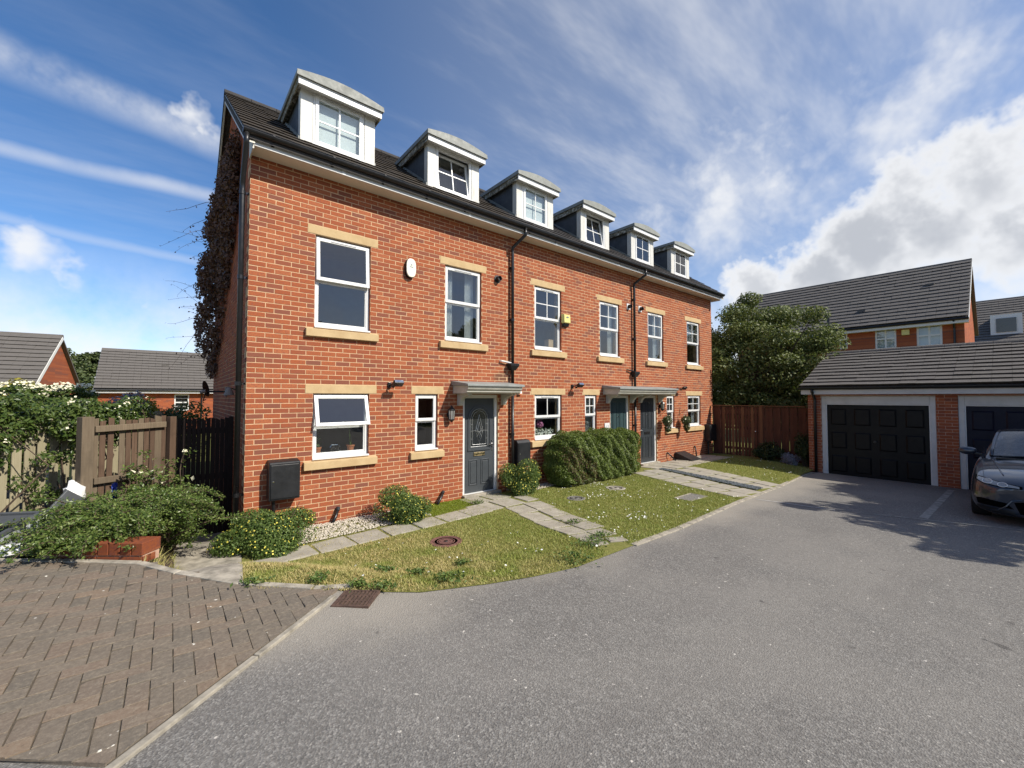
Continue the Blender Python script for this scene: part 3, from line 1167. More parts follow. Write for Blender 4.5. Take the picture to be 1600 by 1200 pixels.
def stones(name, poly, n, size, mt, zf, seed, flat=0.6, parent=None):
    rg = np.random.default_rng(seed)
    xs = [p[0] for p in poly]
    ys = [p[1] for p in poly]
    P = np.stack([rg.uniform(min(xs), max(xs), n * 4), rg.uniform(min(ys), max(ys), n * 4)], 1)
    P = P[inpoly(P, poly)][:n]
    base = np.array([(1, 0, 0), (-0.5, 0.86, 0), (-0.5, -0.86, 0), (0.3, 0.4, 0.7), (-0.4, -0.1, 0.8), (0.4, -0.5, 0.6)])
    fs = np.array([(0, 1, 3), (1, 4, 3), (1, 2, 4), (2, 5, 4), (2, 0, 5), (0, 3, 5), (3, 4, 5)])
    V, F = [], []
    for i, (x, y) in enumerate(P):
        a = rg.uniform(0, 6.28)
        s = size * rg.uniform(0.6, 1.4)
        W = base * (s, s * rg.uniform(0.6, 1), s * flat) + rg.normal(size=base.shape) * s * 0.12
        X = W[:, 0] * math.cos(a) - W[:, 1] * math.sin(a) + x
        Y = W[:, 0] * math.sin(a) + W[:, 1] * math.cos(a) + y
        V.append(np.stack([X, Y, W[:, 2] + zf(x, y) + rg.uniform(0, size * 0.5)], 1))
        F.append(fs + i * 6)
    o = link(name, mesh_np(name, np.concatenate(V), np.concatenate(F)), mt, parent)
    return o


o = stones('gravel', [(0.05, -0.02), (2.6, -0.02), (2.6, -0.76), (0.3, -0.92), (0.05, -0.95)], 5200, 0.014, M['gravel_stone'], lambda x, y: terr(x, y) + 0.022, 3)
tag(o, 'pale cream gravel along the foot of the first house wall', 'gravel', kind='stuff')
o = stones('slate_chippings', [(9.60, -0.75), (9.80, -0.75), (9.75, -1.2), (9.20, -3.50), (8.84, -3.50)], 3200, 0.02, M['slate_chip'], lambda x, y: terr(x, y) + 0.03, 4, 0.35)
tag(o, 'strip of dark slate chippings between the slab paths', 'slate chippings', kind='stuff')
o = stones('pale_gravel', [(4.75, -0.02), (6.0, -0.02), (6.0, -0.4), (5.2, -0.5)], 900, 0.014, M['gravel_stone'], lambda x, y: terr(x, y) + 0.022, 6)
tag(o, 'little patch of pale gravel beside the clipped hedge', 'gravel', kind='stuff')


# grass
def grass(name, poly, holes, n, hgt, mt, seed, label):
    rg = np.random.default_rng(seed)
    xs = [p[0] for p in poly]
    ys = [p[1] for p in poly]
    P = np.stack([rg.uniform(min(xs), max(xs), n * 2), rg.uniform(min(ys), max(ys), n * 2)], 1)
    k = inpoly(P, poly)
    for h in holes:
        k &= ~inpoly(P, h)
    P = P[k][:n]
    n = len(P)
    z = np.array([terr(x, y) for x, y in P]) + 0.004
    B = np.column_stack([P, z])
    a = rg.uniform(0, 6.283, n)
    d = np.stack([np.cos(a), np.sin(a), np.zeros(n)], 1)
    h = hgt * (0.45 + 0.9 * rg.random(n))
    lean = rg.normal(size=(n, 2)) * 0.6 * h[:, None]
    w = 0.0035 + 0.003 * rg.random(n)
    V = np.empty((n, 3, 3))
    V[:, 0] = B - d * w[:, None]
    V[:, 1] = B + d * w[:, None]
    V[:, 2] = B + np.column_stack([lean, h])
    o = link(name, mesh_np(name, V.reshape(-1, 3), np.arange(n * 3).reshape(n, 3)), mt)
    return tag(o, label, 'grass', kind='stuff')


PATHROW = [(-0.25, -1.75), (0.3, -1.46), (3.6, -1.22), (3.6, -0.72), (2.6, -0.78), (0.2, -0.95), (-0.25, -1.15)]
DOORP = [(3.55, -0.1), (4.5, -0.1), (4.75, -1.0), (4.42, -2.1), (4.15, -2.8), (3.7, -3.75), (3.2, -3.75), (3.66, -2.4), (3.8, -1.3), (3.4, -1.15)]
SHP = [(9.55, 0.05), (13.9, 0.05), (13.9, -0.78), (11.05, -0.78), (9.98, -3.6), (7.6, -3.6), (8.35, -0.6)]
HEDGE = [(5.75, 0.0), (8.8, 0.0), (8.8, -0.75), (5.75, -0.75)]
BORDER = [(13.3, -0.6), (14.4, -0.6), (14.4, -3.3), (13.55, -3.3), (13.7, -1.6)]
COVERS = [[(2.14 + 0.22 * math.cos(t), -2.0 + 0.22 * math.sin(t)) for t in np.linspace(0, 6.2, 12)],
          [(5.38 + 0.2 * math.cos(t), -1.49 + 0.2 * math.sin(t)) for t in np.linspace(0, 6.2, 12)],
          [(6.75 + 0.22 * math.cos(t), -1.42 + 0.22 * math.sin(t)) for t in np.linspace(0, 6.2, 12)],
          [(6.77, -2.77), (7.42, -2.77), (7.42, -3.13), (6.77, -3.13)]]
LAWN_L = [(-0.34, -2.75), (-0.3, -2.3), (-0.2, -1.72), (0.25, -1.44), (3.4, -1.22), (3.76, -1.25), (3.72, -1.95), (3.62, -2.5), (3.4, -3.15), (3.2, -3.75), (3.1, -4.02)] + [(a, b - 0.015) for a, b in EDGE[6:]] + [(0.0, -3.09), (-0.2, -2.99)]
LAWN_M = [(4.45, -0.3), (8.6, -0.3), (8.55, -0.7), (8.3, -1.8), (7.75, -3.68), (7.3, -3.72), (4.8, -3.95), (3.55, -4.01), (3.75, -3.6), (4.12, -2.85), (4.40, -2.1), (4.72, -1.1), (4.6, -0.55)]
LAWN_R = [(10.95, -0.8), (13.9, -0.9), (13.9, -3.3), (12.6, -3.3), (10.1, -3.52)]
grass('grass', LAWN_L, [COVERS[0]], 52000, 0.026, M['grass'], 1, 'patchy sun-dried lawn grass in front of the first house')
grass('grass', LAWN_M, [HEDGE] + COVERS, 52000, 0.027, M['grass'], 2, 'green lawn grass dotted with clover before the middle house')
grass('grass', LAWN_R, [BORDER], 18000, 0.027, M['grass'], 3, 'green lawn grass beside the garage and brown fence')
grass('moss', [(2.5, -0.02), (3.7, -0.02), (3.66, -0.62), (2.6, -0.8)], [], 12000, 0.02, M['grass_bright'], 4, 'bright yellow-green moss patch left of the arched-glass front door')
grass('grass', [(-1.03, -1.62), (-0.76, -2.06), (-0.76, -0.4), (-0.98, -0.4)], [], 620, 0.085, M['grass'], 6, 'rough grass between the brick planter and the concrete path')
grass('weeds', DOORP, [], 2600, 0.026, M['grass'], 7, 'thin weeds in the joints of the front door path')
grass('weeds', PATHROW, [[(-0.3, -2.3), (0, -2.3), (0, -2.0)]], 2500, 0.03, M['grass'], 5, 'thin weeds growing between the slabs along the house')


def tufts():
    rg = np.random.default_rng(9)
    P = []
    for (x, y, s, n) in [(0.46, -3.38, 0.09, 110), (0.62, -3.52, 0.10, 120), (1.2, -3.62, 0.16, 200), (0.2, -3.05, 0.12, 120), (3.2, -3.7, 0.18, 200), (2.6, -3.95, 0.2, 200),
                         (0.9, -2.9, 0.12, 120), (1.1, -3.2, 0.12, 120), (1.7, -3.1, 0.1, 100), (3.62, -0.62, 0.12, 150), (4.0, -2.65, 0.12, 120), (3.55, -3.55, 0.15, 160), (-0.25, -2.8, 0.1, 100)]:
        q = rg.normal(size=(n, 2)) * s * 0.5 + (x, y)
        P += [(a, b, terr(a, b) + 0.03 + rg.random() * s * 0.35) for a, b in q]
    o = leaf_mesh('broadleaf_weeds', np.array(P), 0.035, M['leaf_potentilla'], None, N=np.array([[0, 0, 1.0]]), spread=0.6, seed=4)
    tag(o, 'small broad-leaved weeds along the edge of the patchy lawn', 'weeds', kind='stuff')
    P = []
    for poly, n, hs in ((LAWN_M, 330, [HEDGE] + COVERS), (LAWN_R, 90, [BORDER]), (LAWN_L, 40, [COVERS[0]])):
        xs = [p[0] for p in poly]
        ys = [p[1] for p in poly]
        c = np.stack([rg.uniform(min(xs), max(xs), 26), rg.uniform(min(ys), max(ys), 26)], 1)
        q = np.concatenate([c[rg.integers(0, 26, n)] + rg.normal(size=(n, 2)) * 0.16, np.stack([rg.uniform(min(xs), max(xs), n // 2), rg.uniform(min(ys), max(ys), n // 2)], 1)])
        kk = inpoly(q, poly)
        for h in hs:
            kk &= ~inpoly(q, h)
        P += [(a, b, terr(a, b) + 0.05) for a, b in q[kk]]
    o = leaf_mesh('clover_flowers', np.array(P), 0.026, M['white_petal'], None, N=np.array([[0, 0, 1.0]]), spread=0.35, aspect=0.9, seed=5)
    tag(o, 'tiny white clover flowers scattered over the lawns', 'flowers', kind='stuff')


tufts()


# covers and grate
def disc_cover(name, label, x, y, r, mt, ring=True):
    t = thing(name, label, 'manhole cover', (x, y, terr(x, y)))
    z = terr(x, y) + 0.012
    sl = Vector((-(terr(x + .1, y) - terr(x - .1, y)) / .2, -(terr(x, y + .1) - terr(x, y - .1)) / .2, 1)).normalized()
    MB().lathe([(r, -0.03), (r, 0.0), (r - 0.012, 0.008), (r - 0.025, 0.008), (r - 0.03, 0.002), (0.0001, 0.004)], (x, y, z), 36, sl).build('lid', mt, t)
    m = MB()
    for i in range(3):
        rr = r * (0.3 + 0.22 * i)
        m.lathe([(rr - 0.008, 0.003), (rr - 0.005, 0.0062), (rr + 0.005, 0.0062), (rr + 0.008, 0.003)], (x, y, z), 30, sl)
    m.build('raised_ring', mt, t)
    MB().lathe([(0.03, 0.003), (0.026, 0.012), (0.0001, 0.014)], (x, y, z), 12, sl).build('lifting_eye', M['black_plastic'], t)


disc_cover('manhole_cover', 'round rust-red manhole cover set in the dry lawn', 2.14, -2.0, 0.225, M['cover_red'])
disc_cover('manhole_cover', 'round weathered grey cover in the lawn nearest the door path', 5.38, -1.49, 0.18, M['cover_grey'])
disc_cover('manhole_cover', 'round pale concrete cover in the lawn close to the hedge', 6.75, -1.42, 0.21, M['concrete'])
icx, icy = 7.10, -2.95
icz = terr(icx, icy)
t = thing('inspection_cover', 'rectangular grey inspection cover in the lawn near the kerb', 'manhole cover', (icx, icy, icz))
MB().box(icx - 0.29, icx + 0.29, icy - 0.15, icy + 0.15, icz - 0.03, icz + 0.016).build('lid', M['cover_grey'], t, bev=0.006)
m = MB()
for (x0, x1, y0, y1) in ((-0.32, 0.32, -0.18, -0.155), (-0.32, 0.32, 0.155, 0.18), (-0.32, -0.295, -0.155, 0.155), (0.295, 0.32, -0.155, 0.155)):
    m.box(icx + x0, icx + x1, icy + y0, icy + y1, icz - 0.03, icz + 0.02)
m.build('rim', M['concrete'], t)


def gully():
    t = thing('drain_grate', 'rusty iron drain grate in the road beside the block paving', 'drain', (0.37, -3.57, zr(0.37)), rz=R(-41))
    W, H = 0.30, 0.28
    m = MB()
    frame_rects = ((-W / 2, W / 2, -H / 2, -H / 2 + 0.022), (-W / 2, W / 2, H / 2 - 0.022, H / 2), (-W / 2, -W / 2 + 0.022, -H / 2 + 0.022, H / 2 - 0.022), (W / 2 - 0.022, W / 2, -H / 2 + 0.022, H / 2 - 0.022))
    for r in frame_rects:
        m.box(*r, -0.04, 0.014)
    m.build('frame', M['iron_rust'], t, local=True)
    for i in range(8):
        x = -W / 2 + 0.022 + (W - 0.044) * (i + 0.5) / 8
        MB().box(x - 0.007, x + 0.007, -H / 2 + 0.0225, H / 2 - 0.0225, -0.02, 0.013).build('bar', M['iron_rust'], t, local=True)
    for j in (-1, 1):
        MB().box(-W / 2 + 0.0225, W / 2 - 0.0225, j * 0.045 - 0.006, j * 0.045 + 0.006, -0.022, 0.011).build('cross_bar', M['iron_rust'], t, local=True)
    MB().box(-W / 2 + 0.01, W / 2 - 0.01, -H / 2 + 0.01, H / 2 - 0.01, -0.05, 0.0045).build('silt', M['soil'], t, local=True)


gully()


# ------------------------------------------------------------------ brick walls
BW, BH = 0.215, 0.065


def brick_rects(u0, u1, z0, z1, holes, zb=0.035, ub=0.0):
    """list of (ua, ub, za, zb, full) for stretcher bond between u0..u1, z0..z1 leaving out holes"""
    out = []
    k0 = math.floor((z0 - zb) / 0.075)
    k1 = math.ceil((z1 - zb) / 0.075)
    for k in range(k0, k1):
        za = zb + k * 0.075 + 0.005
        zz = za + BH
        if zz <= z0 or za >= z1:
            continue
        za, zz = max(za, z0), min(zz, z1)
        zm = (za + zz) / 2
        spans = [(u0, u1)]
        for (a, b, c, d) in holes:
            if c < zm < d:
                ns = []
                for (p, q) in spans:
                    if b <= p or a >= q:
                        ns.append((p, q))
                    else:
                        if a > p:
                            ns.append((p, a))
                        if b < q:
                            ns.append((b, q))
                spans = ns
        sh = 0.1125 if k % 2 else 0.0
        for (p, q) in spans:
            j0 = math.floor((p - ub + sh) / 0.225) - 1
            j1 = math.ceil((q - ub + sh) / 0.225) + 1
            for j in range(j0, j1):
                a = ub - sh + j * 0.225 + 0.005
                b = a + BW
                a2, b2 = max(a, p), min(b, q)
                if b2 - a2 < 0.035:
                    continue
                full = abs((b2 - a2) - BW) < 1e-6 and abs((zz - za) - BH) < 1e-6
                out.append((a2, b2, za, zz, full))
    return out


BF = np.array([(0, 1, 2, 3), (4, 5, 1, 0), (5, 6, 2, 1), (6, 7, 3, 2), (7, 4, 0, 3), (8, 9, 5, 4), (9, 10, 6, 5), (10, 11, 7, 6), (11, 8, 4, 7)])


def brick_verts(a, b, c, d, yf, ch=0.0026, depth=0.02):
    """12 verts (u, depth, z)"""
    return [(a + ch, yf, c + ch), (b - ch, yf, c + ch), (b - ch, yf, d - ch), (a + ch, yf, d - ch),
            (a, yf + ch, c), (b, yf + ch, c), (b, yf + ch, d), (a, yf + ch, d),
            (a, yf + depth, c), (b, yf + depth, c), (b, yf + depth, d), (a, yf + depth, d)]


BRICK_ME = {}


def brick_wall(parent, rects, fmap, mt, n_single, seed=1, yjit=0.0008, key='x', name='brick', joined='bricks'):
    """fmap(u, depth, z) -> world. Largest n_single full bricks become objects, the rest one joined mesh"""
    rg = np.random.default_rng(seed)
    off = np.array(off_of(parent))
    scored = []
    for i, (a, b, c, d, full) in enumerate(rects):
        if full:
            p = Vector(fmap((a + b) / 2, 0, (c + d) / 2))
            scored.append(((p - CAM).length, i))
    scored.sort()
    single = set(i for _, i in scored[:n_single])
    if single and key not in BRICK_ME:
        V = brick_verts(-BW / 2, BW / 2, -BH / 2, BH / 2, 0)
        o0 = np.array(fmap(0, 0, 0))
        V = [np.array(fmap(*q)) - o0 for q in V]
        me = mesh_np('brick', V, BF)
        me.materials.append(mt)
        BRICK_ME[key] = me
    Vj, n = [], 0
    for i, (a, b, c, d, full) in enumerate(rects):
        y = rg.normal() * yjit
        if i in single:
            o = bpy.data.objects.new(name, BRICK_ME[key])
            COL.objects.link(o)
            o.parent = parent
            o.location = Vector(fmap((a + b) / 2, y, (c + d) / 2)) - Vector(off)
        else:
            j = rg.normal(size=4) * 0.0012
            Vj += [fmap(*q) for q in brick_verts(a + j[0], b + j[1], c + j[2], d + j[3], y)]
            n += 1
    if n:
        F = (BF[None] + (np.arange(n) * 12)[:, None, None]).reshape(-1, 4)
        o = link(joined, mesh_np(joined, np.array(Vj) - off, F), mt, parent)
        o['kind'] = 'stuff'


def backing(name, parent, u0, u1, z0, z1, holes, fmap, mt, d0=0.0032, d1=0.24):
    """mortar-coloured wall body with real openings; returns object"""
    us = sorted(set([u0, u1] + [min(max(h[i], u0), u1) for h in holes for i in (0, 1)]))
    zs = sorted(set([z0, z1] + [min(max(h[i], z0), z1) for h in holes for i in (2, 3)]))
    m = MB()

    def solid(i, j):
        if i < 0 or j < 0 or i >= len(us) - 1 or j >= len(zs) - 1:
            return False
        cu, cz = (us[i] + us[i + 1]) / 2, (zs[j] + zs[j + 1]) / 2
        return not any(h[0] < cu < h[1] and h[2] < cz < h[3] for h in holes)
    for i in range(len(us) - 1):
        for j in range(len(zs) - 1):
            if not solid(i, j):
                continue
            a, b, c, d = us[i], us[i + 1], zs[j], zs[j + 1]
            m.quad(fmap(a, d0, c), fmap(b, d0, c), fmap(b, d0, d), fmap(a, d0, d))
            m.quad(fmap(a, d1, c), fmap(a, d1, d), fmap(b, d1, d), fmap(b, d1, c))
            if not solid(i - 1, j):
                m.quad(fmap(a, d0, c), fmap(a, d0, d), fmap(a, d1, d), fmap(a, d1, c))
            if not solid(i + 1, j):
                m.quad(fmap(b, d0, c), fmap(b, d1, c), fmap(b, d1, d), fmap(b, d0, d))
            if not solid(i, j - 1):
                m.quad(fmap(a, d0, c), fmap(a, d1, c), fmap(b, d1, c), fmap(b, d0, c))
            if not solid(i, j + 1):
                m.quad(fmap(a, d0, d), fmap(b, d0, d), fmap(b, d1, d), fmap(a, d1, d))
    return m.build(name, mt, parent)


# ------------------------------------------------------------------ windows
def window(parent, x0, x1, z0, z1, split=0.5, bars='none', tilt=0.0, y=0.055, dress=None, vent=True, stone=True, name='window'):
    """white casement made of frame, top-hung sash, panes; bars: none / cross / mullion"""
    zs = z0 + (z1 - z0) * split
    f = MB()
    frame_box(f, x0 + 0.004, x1 - 0.004, z0 + 0.03, z1 - 0.004, 0.052, y, y + 0.065)
    f.box(x0 + 0.057, x1 - 0.057, y + 0.002, y + 0.063, zs - 0.022, zs + 0.022)
    w = f.build(name, M['upvc'], parent, bev=0.005)
    MB().box(x0 - 0.0, x1 - 0.0, y - 0.075, y + 0.03, z0 + 0.001, z0 + 0.0295).build('window_sill', M['upvc'], w, bev=0.006)
    # lower fixed light
    bead = MB()
    frame_box(bead, x0 + 0.057, x1 - 0.057, z0 + 0.083, zs - 0.0225, 0.018, y + 0.010, y + 0.05)
    bead.build('glazing_bead', M['upvc'], w, bev=0.003)
    MB().box(x0 + 0.06, x1 - 0.06, y + 0.024, y + 0.030, z0 + 0.085, zs - 0.024).build('pane', M['glass'], w)
    # top-hung sash, proud of the frame
    piv = Vector((0, y - 0.018, z1 - 0.01))
    rot = Matrix.Translation(piv) @ Matrix.Rotation(-tilt, 4, 'X') @ Matrix.Translation(-piv)
    s = MB()
    a, b, c, d = x0 + 0.022, x1 - 0.022, zs - 0.012, z1 - 0.022
    frame_box(s, a, b, c, d, 0.058, y - 0.02, y + 0.024)
    s.xf(rot).build('sash', M['upvc'], w, bev=0.005)
    p = MB()
    p.box(a + 0.055, b - 0.055, y - 0.004, y + 0.002, c + 0.055, d - 0.055)
    p.xf(rot).build('pane', M['glass'], w)
    cx = (a + b) / 2
    if bars in ('cross', 'mullion'):
        g = MB()
        g.box(cx - 0.011, cx + 0.011, y - 0.010, y + 0.006, c + 0.058, d - 0.058)
        g.xf(rot).build('glazing_bar', M['upvc'], w)
    if bars == 'cross':
        cz = (c + d) / 2
        for (p0, p1) in ((a + 0.058, cx - 0.0115), (cx + 0.0115, b - 0.058)):
            g = MB()
            g.box(p0, p1, y - 0.010, y + 0.006, cz - 0.011, cz + 0.011)
            g.xf(rot).build('glazing_bar', M['upvc'], w)
    if vent:
        g = MB()
        vw = (b - a) * 0.24
        g.box(cx - vw, cx + vw, y - 0.030, y - 0.0205, d - 0.040, d - 0.018)
        g.xf(rot).build('trickle_vent', M['fascia'], w, bev=0.003)
    if tilt > 0.05:
        g = MB()
        q = rot @ Vector((x0 + 0.05, y, c + 0.02))
        g.tube([(x0 + 0.05, y + 0.03, c + 0.03), q], 0.006, 6)
        g.build('stay', M['chrome'], w)
        g = MB()
        g.box(cx - 0.012, cx + 0.012, y + 0.026, y + 0.05, c + 0.012, c + 0.075)
        g.xf(rot).build('handle', M['upvc'], w, bev=0.003)
    # reveals in brick
    MB().box(x0 - 0.001, x0 + 0.003, 0.0035, y + 0.08, z0, z1).build('reveal', M['brick'], w)
    MB().box(x1 - 0.003, x1 + 0.001, 0.0035, y + 0.08, z0, z1).build('reveal', M['brick'], w)
    if dress == 'curtain':
        c_ = MB()
        for side in (0, 1):
            n = 9
            xa = x0 + 0.07 if side == 0 else x1 - 0.30
            pts = [(xa + 0.23 * i / n, y + 0.16 + (0.02 if i % 2 else -0.02)) for i in range(n + 1)]
            for (pa, pb) in zip(pts[:-1], pts[1:]):
                c_.quad((pa[0], pa[1], z0 + 0.05), (pb[0], pb[1], z0 + 0.05), (pb[0], pb[1], z1), (pa[0], pa[1], z1))
        c_.build('curtain', M['curtain'], w)
    if dress in ('blind', 'halfblind'):
        zz = z0 + 0.06 if dress == 'blind' else z0 + (z1 - z0) * 0.5
        n = int((z1 - zz) / 0.035)
        c_ = MB()
        for i in range(n):
            q = z1 - 0.03 - i * 0.035
            c_.bar((x0 + 0.05, y + 0.12, q), (x1 - 0.05, y + 0.12, q), 0.028, 0.003, (0, 0.6, 0.8))
        c_.build('blind', M['blind'], w)
    return w


def lintel(parent, x0, x1, z0, z1):
    MB().box(x0, x1, -0.004, 0.10, z0 + 0.004, z1 - 0.004).build('lintel', M['stone'], parent, bev=0.006)


def stone_sill(parent, x0, x1, z0, z1):
    m = MB()
    m.prism([(-0.065, z0 + 0.005), (0.10, z0 + 0.005), (0.10, z1 - 0.003), (-0.065, z1 - 0.022)], 'x', x0, x1)
    m.build('stone_sill', M['stone'], parent, bev=0.007)


# ------------------------------------------------------------------ roof tiles
def tiles(parent, origin, U, S, nu, ns, tw, gauge, mt, single, name='roof_tile', joined='roof_tiles', seed=1, thick=0.014, skip=None, half=False):
    """rows of lapped tiles on the plane origin + u*U + s*S"""
    U, S = Vector(U).normalized(), Vector(S).normalized()
    N = U.cross(S).normalized()
    if N.z < 0:
        N = -N
    rg = np.random.default_rng(seed)
    off = Vector(off_of(parent))
    O = Vector(origin)
    w, L = tw - 0.004, gauge + 0.06
    ub = thick * 0.9
    loc = [(-w / 2, 0, thick + 0.012), (w / 2, 0, thick + 0.012), (w / 2, L, thick * 0.4), (-w / 2, L, thick * 0.4),
           (-w / 2, ub, 0.010), (w / 2, ub, 0.010), (w / 2, L, 0.0), (-w / 2, L, 0.0)]
    F = [(0, 1, 2, 3), (4, 5, 1, 0), (5, 6, 2, 1), (7, 4, 0, 3)]
    tv = [U * a + S * b + N * c for a, b, c in loc]
    me = mesh_np(name, [tuple(v) for v in tv], F)
    me.materials.append(mt)
    V, n = [], 0
    cnt = 0
    for r in range(ns):
        sh = 0.5 if (r % 2 and half) else 0.0
        for c in range(nu):
            u, s = (c + 0.5 + sh * 0.98) * tw, r * gauge
            if sh and c == nu - 1:
                u = (c + 0.5) * tw
                continue
            p = O + U * u + S * s + N * (rg.normal() * 0.0025)
            if skip and skip(p):
                continue
            if single and cnt < 300:
                o = bpy.data.objects.new(name, me)
                COL.objects.link(o)
                o.parent = parent
                o.location = p - off
                cnt += 1
            else:
                a = rg.normal() * 0.004
                V += [tuple(p + v + U * (a * (1 if v.dot(S) > gauge else 0)) - off) for v in tv]
                n += 1
    if n:
        FF = (np.array(F)[None] + (np.arange(n) * 8)[:, None, None]).reshape(-1, 4)
        o = link(joined, mesh_np(joined, V, FF), mt, parent)
        o['kind'] = 'stuff'


# ------------------------------------------------------------------ the terrace
EAVE_Y, EAVE_Z = -0.40, 5.72
RIDGE_Y, RIDGE_Z = 2.75, 8.02
PT = (RIDGE_Z - EAVE_Z) / (RIDGE_Y - EAVE_Y)
DEPTH = 5.8
WALL_TOP = 5.58
fx = lambda u, d, z: (u, d, z)
BX = [0.0, 4.82, 9.61, 14.46]
HL = ['red brick end terrace house with arched-glass grey door, nearest the camera',
      'middle red brick terrace house behind the clipped hedge with green door',
      'far end red brick terrace house next to the brown fence']


def roof_z(y):
    return EAVE_Z + (y - EAVE_Y) * PT


def house_shell(i):
    x0, x1 = BX[i], BX[i + 1]
    mp = (lambda x: x) if i == 0 else ((lambda x: x + 4.75) if i == 1 else (lambda x: 14.47 - x))

    def rng(a, b):
        p, q = mp(a), mp(b)
        return (min(p, q), max(p, q))
    h = thing('terrace_house', HL[i], 'house', (x0, 0, 0), 'three houses of the brick terrace')
    A, Bu, Bg, D = rng(0.90, 1.80), rng(3.275, 4.15), rng(2.655, 3.13), rng(3.70, 4.59)
    GZ, UZ = (1.01, 2.06), (3.11, 4.61)
    holes = [(*A, *GZ), (*A, *UZ), (*Bu, *UZ), (*Bg, *GZ), (*D, -0.2, 2.06)]
    stones_ = [(*rng(0.785, 1.925), 2.06, 2.21), (*rng(0.785, 1.925), 4.61, 4.76), (*rng(3.16, 4.265), 4.61, 4.76), (*rng(2.575, 3.25), 2.06, 2.21)]
    sills = [(*rng(0.77, 1.93), 0.86, 1.01), (*rng(0.77, 1.93), 2.96, 3.11), (*rng(3.145, 4.28), 2.96, 3.11), (*rng(2.55, 3.245), 0.86, 1.01)]
    wall = backing('wall', h, x0, x1, -0.2, WALL_TOP, holes, fx, M['mortar'])
    rects = brick_rects(x0 + (0.0 if i else 0.0), x1 - 0.0, -0.19, WALL_TOP - 0.002, holes + stones_ + sills)
    brick_wall(wall, rects, fx, M['brick'], 300 if i < 2 else 0, seed=20 + i)
    for r in stones_:
        lintel(h, *r)
    for r in sills:
        stone_sill(h, *r)
    # inside: floor, ceiling, back wall, party walls so that rooms are closed and dark
    inn = MB()
    inn.box(x0 + 0.25, x1 - 0.25, 0.245, 3.2, 2.45, 2.62)
    inn.box(x0 + 0.25, x1 - 0.25, 0.245, 3.2, -0.15, 0.0)
    inn.build('floor', M['room_dark'], h)
    inn = MB()
    inn.box(x0 + 0.25, x1 - 0.25, 3.2, 3.3, -0.15, WALL_TOP)
    inn.build('inner_wall', M['room_wall'], h)
    p = MB()
    if i < 2:
        p.box(x1 - 0.1, x1 + 0.1, 0.25, DEPTH - 0.26, -0.1, WALL_TOP)
        p.build('party_wall', M['room_wall'], h)
    cl = MB()
    cl.box(x0 + 0.12, x1 - 0.12, 0.245, DEPTH - 0.26, 5.30, 5.36)
    cl.build('ceiling', M['room_wall'], h)
    return h, mp, rng, A, Bu, Bg, D, GZ, UZ


HOUSES = []
for i in range(3):
    HOUSES.append(house_shell(i))


def dress_house(i):
    h, mp, rng, A, Bu, Bg, D, GZ, UZ = HOUSES[i]
    if i == 0:
        window(h, *A, *UZ, split=0.52, tilt=0.07, dress=None)
        window(h, *Bu, *UZ, split=0.52, dress='curtain')
        window(h, *A, *GZ, split=0.50, tilt=0.30)
        window(h, *Bg, *GZ, split=0.53, vent=False)
    else:
        window(h, *A, *UZ, split=0.50, bars='cross', dress='halfblind' if i == 2 else None)
        window(h, *Bu, *UZ, split=0.50, bars='cross', dress='curtain')
        window(h, *A, *GZ, split=0.50, bars='mullion' if i == 1 else 'cross', dress=None if i == 1 else 'curtain')
        window(h, *Bg, *GZ, split=0.50, bars='cross', vent=False, dress='blind' if i == 1 else None)


for i in range(3):
    dress_house(i)


